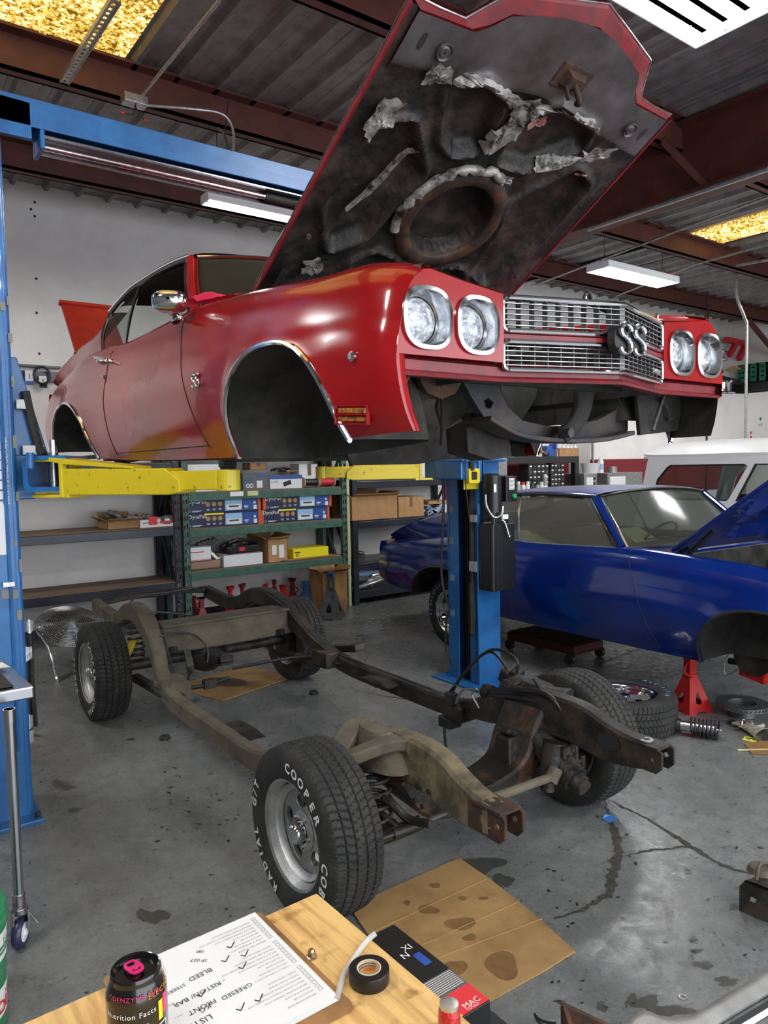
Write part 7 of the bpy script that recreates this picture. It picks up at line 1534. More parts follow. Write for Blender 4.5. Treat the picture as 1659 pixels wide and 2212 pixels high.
cb = sheet('cardboard_sheet', 'large unfolded cardboard sheet with oil stains on the floor in front of the chassis', [(755, 1962), (992, 1856), (1060, 1903), (1150, 1975), (1243, 2058), (1180, 2098), (1105, 2140), (1045, 2175), (900, 2130), (800, 2030)], 'sheetcard', (((812, 2010), (1052, 1898)), ((905, 2045), (1120, 1948)), ((930, 2075), (1170, 1985))))
M['stain'] = mat('oil_soaked_cardboard', (.19, .10, .035), .6, 0, (.27, .15, .055), 30, mix=(.3, .7))
for i, (x, y, rx, ry) in enumerate(((1085, 2085, 38, 28), (995, 1995, 30, 15), (925, 1965, 22, 10), (985, 2090, 22, 18), (940, 1912, 14, 5), (1015, 2025, 14, 8), (1045, 1940, 10, 4), (880, 1950, 8, 5), (1000, 1940, 10, 4))):
    R = random.Random(70+i); b = MB(); ph = R.uniform(0, 6); vs = [px(x, y, 'z', .0082)]; n = 26
    for k in range(n): a = 2*PI*k/n; q = 1+.15*math.sin(2*a+ph)+.1*math.sin(3*a+2*ph); vs.append(px(x+rx*q*math.cos(a), y+ry*q*math.sin(a), 'z', .0082))
    b.add(vs, [(0, 1+k, 1+(k+1) % n) for k in range(n)]); b.build('oil_stain', 'stain', cb)
cb2 = sheet('cardboard_sheet', 'smaller oil-soaked cardboard piece on the floor under the rear axle', [(378, 1483), (525, 1440), (575, 1448), (628, 1465), (482, 1515), (430, 1502)], 'sheetcard')
b = MB(); vs = [px(485, 1473, 'z', .0082)]; n = 26
for k in range(n): a = 2*PI*k/n; q = 1+.2*math.sin(2*a+1); vs.append(px(485+42*q*math.cos(a), 1473+11*q*math.sin(a), 'z', .0082))
b.add(vs, [(0, 1+k, 1+(k+1) % n) for k in range(n)]); b.build('oil_stain', mat('dark_oil', (.07, .035, .015), .5), cb2)
for x, y, lab in ((356, 1597, 'small black rubber puck on the floor beside the near chassis rail'), (705-27, 1499, 'small black rubber puck on the floor inside the chassis')):
    q = px(x, y, 'z', 0); b = MB(); b.lathe([(.014, 0), (.032, 0), (.034, .006), (.033, .02), (.030, .024), (.014, .024)], q, (0, 0, 1), 20, closed=True); tag(b.build('rubber_puck', 'rubber', None, True, angle=35), lab, 'rubber puck')
q = px(1335-17, 1770, 'z', 0); b = MB(); b.add([q+V(-.035, -.02, .002), q+V(.03, -.03, .002), q+V(.035, .02, .004), q+V(.0, .03, .012), q+V(-.03, .025, .003)], [(0, 1, 2, 3, 4)]); tag(b.build('blue_tape_scrap', 'bluetape'), 'scrap of blue tape on the floor crack by the front tyre', 'tape')
# red jack stand carrying the blue car
q = px(1490, 1532, 'z', 0); jack_stand('tall bright red jack stand holding up the front of the blue car', (q.x, q.y, 0), 'standred', .50, 'black', rz=-.25, s=.95)
# coil-over damper
a, c = px(1432, 1562, 'z', .06), px(1566, 1580, 'z', .06); t = thing('coilover_damper', 'chrome coil-over damper with black spring lying in front of the red jack stand', 'damper', ((a.x+c.x)/2, (a.y+c.y)/2, 0)); OFF[t.name] = V((a.x+c.x)/2, (a.y+c.y)/2, 0)
d = (c-a).normalized(); L_ = (c-a).length; b = MB(); b.cyl(a+d*.02, a+d*.10, .025, n=20); b.cyl(a+d*.10, a+d*.30, .031, n=24); b.cyl(a-d*.005, a+d*.03, .018, n=14); b.cyl(a+V(0, 0, -.02), a+V(0, 0, .03), .02, n=14); b.cyl(a+d*.30, c-d*.02, .009, n=12); b.build('damper_body', 'chrome2', t, True, angle=40)
x_, y_, z_ = frame_from(d); b = MB(); b.tube([a+d*(.16+(L_-.19)*k/110)+(x_*math.cos(k*.42)+y_*math.sin(k*.42))*.052 for k in range(111)], .007, 7, 0); b.build('spring', 'black', t, True)
b = MB(); b.lathe([(.03, 0), (.042, 0), (.042, .02), (.03, .02)], a+d*.085, d, 20, closed=True); b.build('spring_collar', 'black', t, True, angle=40)
# brake rotor
q = px(1603, 1545, 'z', 0); t = thing('brake_rotor', 'grey vented brake rotor lying on its hat on the floor', 'brake rotor', (q.x, q.y, 0)); OFF[t.name] = V(q.x, q.y, 0); b = MB(); b.lathe([(.0, 0), (.085, 0), (.09, .005), (.09, .062), (.165, .062), (.165, .070), (.155, .072), (.155, .080), (.165, .082), (.165, .09), (.10, .09), (.085, .088), (.08, .03), (.04, .03), (.035, .04), (.0, .04)], q, (0, 0, 1), 56); b.build('disc', 'castiron' if 0 else mat('machined_rotor', (.16, .165, .17), .35, .7), t, True, angle=30)
b = MB()
for k in range(36): a_ = 2*PI*k/36; b.bar(q+V(.135*math.cos(a_), .135*math.sin(a_), .076), q+V(.164*math.cos(a_), .164*math.sin(a_), .076), .006, .009)
b.build('vane', 'galv', t)
# glove, note, small parts
q = px(1635, 1578, 'z', 0); t = thing('work_glove', 'off-white leather work glove lying on the floor by the rotor', 'glove', (q.x, q.y, 0)); OFF[t.name] = V(q.x, q.y, 0)
b = MB(); g0, g1_ = px(1612, 1568, 'z', .02), px(1655, 1592, 'z', .03); dv = (g1_-g0).normalized(); sd = V(-dv.y, dv.x, 0); rr = []
for i in range(9):
    tt = i/8; w = .045+.02*tt; h = .018+.022*tt; c_ = g0.lerp(g1_, tt); c_.z = h; rr.append([c_+sd*w*math.cos(k*2*PI/16)*(1+.1*math.sin(5*tt+k))+V(0, 0, h*math.sin(k*2*PI/16)) for k in range(16)])
b.grid(rr, loop=True)
for k, (o, ln_) in enumerate(((-.035, .06), (-.012, .075), (.012, .07), (.035, .055))): b.tube([g0+sd*o+dv*.01, g0+sd*o*1.3-dv*ln_*.5+V(0, 0, .006), g0+sd*o*1.5-dv*ln_+V(0, 0, -.002)], .013, 8)
b.tube([g0+sd*.04+dv*.04, g0+sd*.085+dv*.02, g0+sd*.11], .013, 8); b.build('glove_hand', 'cloth', t, True); b = MB(); b.lathe([(.0, 0), (.03, .0)], g1_+dv*.001, dv, 16); b.build('glove_opening', 'matblack', t)
q = px(1622, 1597, 'z', 0); P_ = [px(x, y, 'z', .002) for x, y in ((1609, 1590), (1637, 1596), (1633, 1605), (1603, 1598))]; b = MB(); b.add(P_+[p+V(0, 0, .0015) for p in P_], [(0, 1, 2, 3), (4, 5, 6, 7), (0, 1, 5, 4), (1, 2, 6, 5), (2, 3, 7, 6), (3, 0, 4, 7)]); o = b.build('sticky_note', 'lime'); tag(o, 'yellow sticky note on the floor beside the glove', 'note'); b = MB(); b.tube([px(1612, 1594, 'z', .005), px(1618, 1597, 'z', .005), px(1622, 1595, 'z', .005), px(1629, 1599, 'z', .005)], .0025, 5); b.build('scribble', 'ink', o)
q = px(1411, 1564, 'z', 0); b = MB(); b.box(q+V(0, 0, .008), (.10, .09, .014), Matrix.Rotation(.5, 3, 'Z')); b.cyl(q+V(0, 0, .014), q+V(0, 0, .024), .02); tag(b.build('rubber_pad', 'rubber', None, bevel=.004), 'square black rubber pad on the floor left of the coil-over', 'rubber pad')
b = MB(); a = px(1590, 1575, 'z', .01); b.tube([a, px(1600, 1570, 'z', .02), px(1603, 1555, 'z', .06), px(1608, 1556, 'z', .06), px(1610, 1566, 'z', .01)], .008, 8); tag(b.build('bent_rod', 'chrome2', None, True), 'short bent chrome rod on the floor between coil-over and rotor', 'rod')
b = MB(); a = px(1572, 1560, 'z', .01); b.tube([a, px(1580, 1563, 'z', .01), px(1588, 1558, 'z', .012), px(1576, 1556, 'z', .01)], .008, 6); tag(b.build('black_clip', 'black', None, True), 'small black clip at the end of the coil-over spring', 'clip')
b = MB(); b.bar(px(1593, 1620, 'z', .006), px(1659, 1619, 'z', .006), .012, .006); tag(b.build('thin_rod', 'cream'), 'thin pale rod on the floor at the right edge', 'rod')
b = MB(); P_ = [px(x, y, 'z', .003) for x, y in ((1608, 1607), (1659, 1600), (1665, 1628), (1625, 1630))]; b.add(P_+[p+V(0, 0, .004) for p in P_], [(0, 1, 2, 3), (4, 5, 6, 7), (0, 1, 5, 4), (1, 2, 6, 5), (2, 3, 7, 6), (3, 0, 4, 7)]); tag(b.build('cardboard_scrap', 'cartondark'), 'dirty brown cardboard scrap under the thin rod at the right edge', 'cardboard')
# red calipers at the front hub of the blue car
t = thing('red_brake_caliper', 'red brake caliper assembly hanging in the front wheel arch of the blue car', 'brake caliper', px(1642, 1430, 'x', 2.72)); q = px(1642, 1440, 'x', 2.72)
b = MB(); b.box(q, (.09, .14, .12), Matrix.Rotation(.4, 3, 'X')); b.box(q+V(0, .06, .09), (.08, .14, .07), Matrix.Rotation(-.3, 3, 'X')); b.cyl(q+V(-.05, .01, -.01), q+V(-.03, .01, -.01), .035, n=18); b.box(q+V(0, .04, -.07), (.07, .18, .05), Matrix.Rotation(.2, 3, 'X')); b.build('caliper_body', 'standred', t, bevel=.014)
b = MB(); b.lathe([(.02, 0), (.032, .0), (.032, .006)], q+V(-.055, .01, -.01), (-1, 0, 0), 18); b.build('piston', 'ink', t); b = MB(); b.tube([q+V(0, .05, .1), q+V(-.02, .12, .2), q+V(0, .02, .26), q+V(0, -.08, .2)], .005, 6); b.tube([q+V(0, 0, .1), q+V(-.03, .2, .05), q+V(-.03, .22, -.1), q+V(0, .1, .0)], .004, 6); b.build('brake_line', 'galv', t)
t = thing('suspension_arm', 'dark front suspension arm and axle stub inside the blue car front arch', 'suspension arm', (2.95, .1, .3)); b = MB(); b.cyl(px(1575, 1428, 'x', 2.8), px(1659, 1436, 'x', 2.8), .022); b.cyl((3.2, .05, .42), (2.75, .05, .36), .05); b.tube([V(3.2, -.1, .34), V(2.9, .0, .27), V(2.75, .05, .26)], .03, 8); b.tube([V(3.2, .2, .34), V(2.9, .1, .27), V(2.75, .05, .26)], .03, 8); b.lathe([(.03, 0), (.06, 0), (.06, .05), (.13, .05), (.13, .065), (0, .065)], (2.72, .05, .40), (-1, 0, 0), 28); b.build('arm', 'grease', t, True, angle=35)
b = MB(); b.tube([px(1622, 1310, 'x', 2.75), px(1630, 1360, 'x', 2.75), px(1628, 1400, 'x', 2.75)], .022, 8); b.lathe([(.03, 0), (.05, 0), (.05, .12), (.03, .12)], px(1640, 1340, 'x', 2.72), (0, 0, 1), 20); b.build('bright_strut', 'chrome2', t, True)
# low dark red creeper / jack under the blue car
t = thing('floor_jack', 'dark red trolley in shadow on the floor under the blue car', 'floor jack', (2.95, 2.0, 0)); b = MB(); b.box((2.95, 2.0, .12), (.40, .8, .09)); b.build('jack_body', 'shadowred', t, bevel=.03); b = MB()
for dx in (-.2, .2):
    for dy in (-.35, .35): b.cyl((2.95+dx-.02, 2+dy, .045), (2.95+dx+.02, 2+dy, .045), .045)
b.build('castor', 'black', t, True, angle=35)
# rusty channel at the right edge
a, c = px(1597, 1925, 'z', .08), px(1720, 1975, 'z', .08); t = thing('steel_channel', 'dark rusty steel channel end with a square hole at the right edge', 'steel channel', (a.x, a.y, 0)); OFF[t.name] = V(a.x, a.y, 0)
d = (c-a); d.z = 0; d.normalize(); sd = V(-d.y, d.x, 0); b = MB()
b.plate([(0, .004), (.6, .004), (.6, .13), (.02, .13), (0, .10)], [[(.035, .055), (.055, .055), (.062, .075), (.042, .078)]], .008, V(a.x, a.y, 0), d, (0, 0, 1)); b.add([V(a.x, a.y, 0)+d*u+sd*s_+V(0, 0, z) for z in (.122, .13) for u, s_ in ((0.02, 0), (.6, 0), (.6, .10), (.05, .10))], [(0, 1, 2, 3), (4, 5, 6, 7), (0, 1, 5, 4), (1, 2, 6, 5), (2, 3, 7, 6), (3, 0, 4, 7)]); b.build('channel', 'framedark', t)
b = MB(); q = px(1640, 1880, 'z', .16); b.tube([q+V(-.02, 0, -.03), q+V(0, 0, .02), q+V(.06, 0, .01), q+V(.1, 0, -.02)], .006, 6); b.lathe([(0, .02), (.04, .02), (.05, 0)], q+V(.05, .02, -.03), (0, 0, 1), 20); b.build('stub', 'frame', t, True)
# rusty angle at the bottom edge
t = thing('steel_angle', 'rusty steel angle standing at the bottom edge of the photo', 'steel angle', px(1225, 2190, 'z', .25)); q = px(1213, 2168, 'z', .34); b = MB()
b.plate([(0, 0), (.20, -.10), (.20, -.34), (0, -.34)], [], .012, q, (.8, -.6, 0), (0, 0, 1)); b.plate([(0, 0), (.08, -.06), (.08, -.34), (0, -.34)], [], .012, q, (-.35, -.9, 0), (0, 0, 1)); b.build('angle', 'rust', t, bevel=.002)
b = MB(); b.tube([px(1158, 2195, 'z', .02), px(1170, 2205, 'z', .02), px(1200, 2212, 'z', .03)], .004, 6); b.tube([px(1155, 2190, 'z', .02), px(1163, 2208, 'z', .02), px(1190, 2225, 'z', .03)], .004, 6); tag(b.build('loose_wire', 'black', None, True), 'two loose black wires on the floor beside the rusty angle', 'wire')
q = px(1475, 2155, 'z', 0); b = MB(); b.lathe([(.008, 0), (.014, 0), (.014, .003), (.008, .003)], q, (0, 0, 1), 16, closed=True); tag(b.build('washer', 'chrome2'), 'small bright washer on the floor near the grey fender', 'washer')
# detached grey fender at the bottom right
zf = .62
t = thing('detached_fender', 'detached grey primered fender edge with chrome trim at the bottom right corner', 'car part', px(1500, 2230, 'z', zf)-V(0, 0, zf)); OFF[t.name] = px(1500, 2230, 'z', zf)-V(0, 0, zf)
edge = [(1340, 2235), (1362, 2200), (1382, 2184), (1402, 2184), (1428, 2194), (1470, 2196), (1500, 2190), (1560, 2152), (1620, 2118), (1700, 2070)]
dn_ = [(1352, 2260), (1370, 2240), (1392, 2225), (1410, 2224), (1436, 2236), (1476, 2236), (1512, 2232), (1580, 2192), (1650, 2150), (1730, 2105)]
rr = [[px(x, y, 'z', zf) for x, y in edge], [px(x*.65+u*.35, y*.65+v*.35, 'z', zf+.012) for (x, y), (u, v) in zip(edge, dn_)], [px(x, y, 'z', zf+.004) for x, y in dn_], [px(x, y+14, 'z', zf-.03) for x, y in dn_], [px(x+10, y+20, 'z', zf-.12) for x, y in dn_]]
rr.insert(0, [p+V(.01, .015, -.05) for p in rr[0]])
b = MB(); b.grid([smooth_path(r, 4) for r in rr]); b.build('fender_panel', 'silverpaint', t, True, angle=70)
b = MB(); b.tube([px(x+14, y+22, 'z', zf-.02) for x, y in dn_[5:]], .014, 8, 4); b.build('chrome_trim', 'chrome', t, True)
b = MB(); q = px(1500, 2240, 'z', zf); b.cyl(V(q.x-.05, q.y-.1, 0), V(q.x-.05, q.y-.1, zf-.06), .03); b.cyl(V(q.x+.35, q.y-.1, 0), V(q.x+.35, q.y-.1, zf-.06), .03); b.b2((q.x-.3, q.y-.35, 0), (q.x+.5, q.y+.05, .03)); b.build('stand', 'galv', t)

# ------------------------------------------------------------------ pine table in the foreground
TZ = 1.0
tc_ = px(684, 1928, 'z', TZ); tl = px(44, 2212, 'z', TZ); tr = px(1020, 2212, 'z', TZ)
du = (tl-tc_).normalized(); dv = (tr-tc_).normalized()
TB = thing('wooden_table', 'pine-topped work table in the foreground with a tapped can, papers and tape on it', 'table', (tc_.x, tc_.y, 0)); OFF[TB.name] = V(tc_.x, tc_.y, 0); TB['label'] = 'pine-topped work table in the foreground with worn wood grain'
def TP(a, c, z=TZ): return V(tc_.x, tc_.y, z)+du*a+dv*c
LU, LV = 1.05, .95
b = MB(); P_ = [TP(0, 0), TP(LU, 0), TP(LU, LV), TP(0, LV)]; b.add([p-V(0, 0, .03) for p in P_]+P_, [(0, 1, 2, 3), (4, 5, 6, 7), (0, 1, 5, 4), (1, 2, 6, 5), (2, 3, 7, 6), (3, 0, 4, 7)]); b.build('table_top', 'wood', TB, bevel=.003)
for a_, c_ in ((.08, .08), (LU-.08, .08), (LU-.08, LV-.08), (.08, LV-.08)): q = TP(a_, c_, 0); b = MB(); b.cyl(q, V(q.x, q.y, TZ-.03), .022, n=14); b.build('leg', 'black', TB, True, angle=40)
b = MB(); P_ = [TP(.0, .14, .80), TP(.0, .60, .80), TP(-.22, .60, .80), TP(-.22, .14, .80)]; b.add([p-V(0, 0, .02) for p in P_]+P_, [(0, 1, 2, 3), (4, 5, 6, 7), (0, 1, 5, 4), (1, 2, 6, 5), (2, 3, 7, 6), (3, 0, 4, 7)]); b.build('side_shelf', 'black', TB)
def tp(x, y, z=TZ): return px(x, y, 'z', z)
# clipboard and paper
pc = [(551, 1983), (737, 2165), (690, 2245), (330, 2235), (300, 2090)]
cA, cB, cD = tp(547, 1979), tp(752, 2188), tp(300, 2085)
pdx = (tp(338, 2074)-tp(551, 1983)).normalized()     # towards the left edge of the sheet, the reading direction
pdy = V(0, 0, 1).cross(pdx); pdy = pdy if pdy.dot(tp(737, 2165)-tp(551, 1983)) > 0 else -pdy
O_ = tp(551, 1983)
def PP(u, v, z=TZ+.006): q = O_+pdx*u+pdy*v; return V(q.x, q.y, z)
wP = (tp(737, 2165)-O_).dot(pdy); 
t = thing('clipboard', 'brown hardboard clipboard lying on the pine table under the papers', 'clipboard', (O_.x, O_.y, TZ)); OFF[t.name] = V(O_.x, O_.y, TZ)
b = MB(); rc = rrect(-.012, -.006, .235, wP+.022, .012, 4); b.plate(rc, [], .0035, PP(0, 0, TZ+.004) if 0 else PP(0, 0, TZ+.0042), pdx, pdy); 
b.v = [V(v.x, v.y, min(max(v.z, TZ+.0004), TZ+.004)) for v in b.v]; b.build('board', 'cartondark', t)
t2 = thing('paper_stack', 'stack of printed work-order papers with handwriting on the clipboard', 'paper', (O_.x, O_.y, TZ+.004)); OFF[t2.name] = V(O_.x, O_.y, TZ+.004)
b = MB()
for k in range(5):
    e = .0016*k; P_ = [PP(e*(k % 2), 0, 0), PP(.225, .001*k, 0), PP(.225-e, wP, 0), PP(0, wP-.002*k, 0)]; z0 = TZ+.0045+.0011*k
    b.add([V(p.x, p.y, z0) for p in P_]+[V(p.x, p.y, z0+.0007) for p in P_], [(0, 1, 2, 3), (4, 5, 6, 7), (0, 1, 5, 4), (1, 2, 6, 5), (2, 3, 7, 6), (3, 0, 4, 7)])
b.build('sheet', 'paper', t2); zt = TZ+.0045+.0011*4+.001
# dx = reading direction, so letters' up axis points back up the sheet (away from pdy)
def wr(b, s_, x, y, sz, tilt=0):
    """writing placed so that its left end sits at photo pixel (x, y)"""
    o = tp(x, y, zt); X = pdx*math.cos(tilt)+pdy*math.sin(tilt); Y = V(0, 0, 1).cross(X); b.text(s_, sz, o, X, Y, lift=.0003)
b = MB()
for s_, x, y, sz, tl_ in (('BLEED', 455, 2090, .0125, .05), ('STEERING', 398, 2124, .0088, .1), ('- RISTON/ BAR', 484, 2114, .0115, .05), ('GREESED', 542, 2122, .0112, .02), ('FRONT', 464, 2157, .0118, .02), ('SF 027', 449, 2072, .009, -.7), ('780', 442, 2052, .008, -.5), ('LISTED', 455, 2190, .014, .02), ('KG', 452, 2168, .012, .1)): wr(b, s_, x, y, sz, tl_)
for x, y in ((478, 2075), (520, 2063), (515, 2090), (550, 2160), (510, 2180), (425, 2150), (490, 2045)): 
    o = tp(x, y, zt+.0004); b.bar(o, o-pdx*.004+pdy*.006, .0014, .0004); b.bar(o-pdx*.004+pdy*.006, o-pdx*.014-pdy*.004, .0014, .0004)
b.build('handwriting', 'ink', t2)
b = MB(); R = random.Random(8)
for i in range(26):
    v = .018+i*(wP-.035)/26
    if i % 9 == 8: continue
    L0 = R.uniform(.02, .05); u = .010
    if 3 < i < 20:
        pass
    words = ['REPLACE LEAF SPRING BUSHINGS', 'REPLACE POWER STEERING CYLINDER HOSE', 'REPLACE POWER STEERING HOSE', 'REPLACE FUEL PUMP', 'REPLACE FILTER', 'REPLACE WATER PUMP', 'CHECK IF WORKING LIGHTS', 'PERFORM OIL CHANGE', 'INSPECT REAR DRUMS', 'INSPECT FRONT BRAKES'][i % 10]
    b.text(words, .0042, PP(.020, v, zt), pdx, V(0, 0, 1).cross(pdx), lift=.0002)
    for (aa, cc) in (((.008, v), (.014, v)), ((.008, v-.005), (.014, v-.005)), ((.008, v), (.008, v-.005)), ((.014, v), (.014, v-.005))): b.bar(PP(*aa, zt+.0002), PP(*cc, zt+.0002), .0005, .0002)
for i in range(6): b.text(('2AT00001', 'Customer', 'Part Number', '24/SEP/25', 'Unit 1', 'Engine')[i], .0045, PP(.175+.0*i, .03+.027*i, zt), pdx, V(0, 0, 1).cross(pdx), lift=.0002)
b.build('printed_text', 'greyink', t2)
# energy drink can
cc = tp(293, 2088, TZ+.155); t = thing('energy_drink_can', 'black energy drink can with a pink ring pull on the pine table', 'can', (cc.x, cc.y, TZ)); OFF[t.name] = V(cc.x, cc.y, TZ); q = V(cc.x, cc.y, TZ)
b = MB(); b.lathe([(0, .004), (.024, .0), (.028, .004), (.033, .014), (.033, .128), (.0325, .133), (.0285, .145), (.0272, .149), (.0275, .153), (.0265, .1545)], q, (0, 0, 1), 48); b.build('can_body', 'sparkle', t, True, angle=50)
b = MB(); b.lathe([(.0272, .1525), (.0265, .1550), (.0255, .1545), (.024, .148), (.0, .148)], q, (0, 0, 1), 48); lid = b.build('lid', 'sparkle', t, True, angle=50)
tdir = V(-.1, .45, 0).normalized(); ts = V(tdir.y, -tdir.x, 0); b = MB(); b.plate([(x, y) for x, y in superell(.0085, .013, 3, 24)], [superell(.0045, .004, 2.4, 16, 0, .0065), superell(.005, .003, 2.2, 16, 0, -.006)], .0015, q+V(0, 0, .1535)+tdir*.004, ts, tdir); b.cyl(q+V(0, 0, .148), q+V(0, 0, .154), .003, n=10); b.build('ring_pull', 'pink', lid)
vw = V(CX-cc.x, CY-cc.y, 0).normalized(); a0 = math.atan2(vw.y, vw.x)
def oncan(b, s_, sz, z, a_c, r=.0333, mi=0, step=.8):
    ws = [text_geo(ch, sz)[2] if ch != ' ' else sz*.3 for ch in s_]; tot = sum(w+sz*.08 for w in ws); a = a_c-tot/r/2
    for ch, w in zip(s_, ws):
        am = a+w/2/r
        if ch != ' ':
            n_ = V(math.cos(am), math.sin(am), 0); X = V(-math.sin(am), math.cos(am), 0); vs, fs, _ = text_geo(ch, sz); b.add([q+n_*(r+.0002)+X*(v.x-w/2)+V(0, 0, z+v.y) for v in vs], fs, mi)
        a += (w+sz*.08)/r
def cpatch(b, z0, z1, aa, ab, r=.0334, mi=0):
    n = 8; b.grid([[q+V(r*math.cos(aa+(ab-aa)*i/n), r*math.sin(aa+(ab-aa)*i/n), z) for i in range(n+1)] for z in (z0, z1)], mi)
b = MB(); oncan(b, 'COENZYME Q10', .0075, .1365, a0-.15, .0315); b.build('pink_lettering', 'pink', t)
b = MB(); oncan(b, 'ELECTROLYTES', .0085, .134, a0+1.35, .0325); b.build('orange_lettering', 'orange', t)
b = MB(); oncan(b, 'Nutrition Facts', .0085, .118, a0-.25)
for i, s_ in enumerate(('1 can', 'Calories  10', 'Total Fat 0g', 'Sodium 210mg', 'Total Carb 2g', 'Sugars 0g', 'Protein 0g', 'Niacin', 'B6')): oncan(b, s_, .0050 if i != 1 else .0075, .110-.0095*i, a0-.25); cpatch(b, .1085-.0095*i, .1089-.0095*i, a0-.85, a0+.35)
for z in (.092, .066, .040): 
    aa = a0+.85; cpatch(b, z-.008, z+.008, aa-.22, aa+.22)
b.build('white_print', 'letter', t)
b = MB(); 
for k, z in enumerate((.092, .066, .040)): cpatch(b, z-.0065, z+.0065, a0+.85-.18, a0+.85+.18, .0336)
b.build('badge_inset', 'ink', t)
b = MB(); oncan(b, ('V', 'V', 'V')[0], .012, .062, a0+.85, .0338); oncan(b, '0', .012, .088, a0+.85, .0338); b.build('badge_letter', 'letter', t)
b = MB(); cpatch(b, .104, .126, a0+.72, a0+.90); b.build('yellow_flash', 'boxyellow', t); b = MB(); cpatch(b, .108, .130, a0+.92, a0+1.15); b.build('pink_flash', 'pink', t)
# electrical tape roll
q = tp(795, 2112, TZ); t = thing('tape_roll', 'roll of black electrical tape lying flat on the pine table', 'tape roll', q); OFF[t.name] = q.copy()
q2 = tp(797, 2090, TZ+.019); q = V(q2.x, q2.y, TZ); OFF[t.name] = q.copy(); t.location = q
rO = (tp(840, 2090, TZ+.019)-tp(752, 2090, TZ+.019)).length/2
b = MB(); b.lathe([(rO*.60, .0), (rO*.98, .0), (rO, .001), (rO, .018), (rO*.98, .019), (rO*.60, .019)], q, (0, 0, 1), 56, closed=True); b.build('tape_winding', 'plastic', t, True, angle=40)
b = MB(); b.lathe([(rO*.54, .0), (rO*.60, .0), (rO*.60, .0195), (rO*.54, .0195)], q, (0, 0, 1), 48, closed=True); core = b.build('core', 'cream' if 0 else mat('card_core', (.62, .52, .36), .7), t, True, angle=40)
b = MB(); r = rO*.535; n = 20; a_ = math.atan2(-vw.y, -vw.x); rs_ = [[q+V(r*math.cos(a_-.9+1.1*i/n), r*math.sin(a_-.9+1.1*i/n), z) for i in range(n+1)] for z in (.004, .009)]; b.grid(rs_); b.build('orange_band', 'orange', core)
b = MB(); 
for k in range(14): aa = a_-1.0+2*k/14; b.bar(q+V(r*math.cos(aa), r*math.sin(aa), .011), q+V(r*math.cos(aa+.09), r*math.sin(aa+.09), .011), .0008, .0012); b.bar(q+V(r*math.cos(aa), r*math.sin(aa), .015), q+V(r*math.cos(aa+.09), r*math.sin(aa+.09), .015), .0008, .0012)
b.build('core_print', 'ink', core)
# clear tube, nut
b = MB(); b.tube([tp(811, 2016, TZ+.012), tp(790, 2035, TZ+.006), tp(765, 2070, TZ+.005), tp(745, 2100, TZ+.005), tp(735, 2130, TZ+.005), tp(727, 2160, TZ+.005)], .0042, 10); tag(b.build('clear_tube', 'clear', None, True), 'bent clear plastic tube lying beside the tape roll', 'tube')
q = tp(673, 2068, TZ); t = thing('hex_nut', 'small brass-coloured flanged nut standing on the pine table', 'nut', q); OFF[t.name] = q.copy(); b = MB(); b.lathe([(.0045, 0), (.0085, 0), (.0085, .0015), (.006, .003), (.0045, .003)], q, (0, 0, 1), 20); b.cyl(q+V(0, 0, .002), q+V(0, 0, .009), .0062, n=6); b.cyl(q+V(0, 0, .009), q+V(0, 0, .0125), .0045, .003, 12); b.build('nut_body', mat('brass', (.55, .42, .25), .3, .9), t)
# long black tool box, blue carton beneath it, red torch
bz = .962
cor = [px(814, 2015, 'z', bz), px(851, 1996, 'z', bz), px(1059, 2160, 'z', bz), px(1010, 2212, 'z', bz)]
e1 = (px(1059, 2160, 'z', bz)-cor[1]); e1n = e1.normalized(); w1_ = (cor[0]-cor[1]); w1_ -= e1n*w1_.dot(e1n); wn = w1_.normalized(); wl = .085; Lb = e1.length
O2 = cor[1]; t = thing('tool_box_carton', 'long black and red tool carton lying along the right edge of the table', 'box', (O2.x, O2.y, bz-.075)); OFF[t.name] = V(O2.x, O2.y, bz-.075)
def BX(u, v, z=bz): q = O2+e1n*u+wn*v; return V(q.x, q.y, z)
wl = min(wl, max(.04, -(TP(0, 0)-O2).dot(du)*0+.082))
b = MB(); P_ = [BX(0, 0), BX(Lb, 0), BX(Lb, wl), BX(0, wl)]; b.add([p-V(0, 0, .075) for p in P_]+P_, [(0, 1, 2, 3), (4, 5, 6, 7), (0, 1, 5, 4), (1, 2, 6, 5), (2, 3, 7, 6), (3, 0, 4, 7)]); b.build('carton_body', 'plastic', t, bevel=.001)
def bq(b, u0, v0, u1, v1, e=.0006): b.add([BX(u0, v0, bz+e), BX(u1, v0, bz+e), BX(u1, v1, bz+e), BX(u0, v1, bz+e)], [(0, 1, 2, 3)])
b = MB(); bq(b, Lb*.80, .001, Lb*.995, wl*.62); b.build('red_panel', 'signred', t); b = MB(); bq(b, Lb*.62, .001, Lb*.80, wl*.98, .0004); b.build('grey_panel', 'boxgrey', t)
b = MB(); bq(b, Lb*.88, wl*.62, Lb*.995, wl*.95); b.build('yellow_panel', 'boxyellow', t)
b = MB(); b.text('MAC', .014, BX(Lb*.965, .040, bz+.001), -wn, -e1n*1.0 if 0 else V(0, 0, 1).cross(-wn), lift=.0002); b.text('TOOLS', .007, BX(Lb*.985, .040, bz+.001), -wn, V(0, 0, 1).cross(-wn), lift=.0002)
for k in range(9): bq(b, Lb*(.635+.017*k), .004, Lb*(.640+.017*k), wl*(.75-.03*(k % 3)), .0010)
b.text('XI', .018, BX(Lb*.30, .030), -wn, V(0, 0, 1).cross(-wn), lift=.0008); b.text('N', .018, BX(Lb*.36, .042), -wn, V(0, 0, 1).cross(-wn), lift=.0008); b.build('lettering', 'letter', t)
b = MB(); bq(b, Lb*.36, .012, Lb*.50, .026); bq(b, Lb*.28, wl*.7, Lb*.36, wl*.98); b.build('blue_picture', 'boxblue', t)
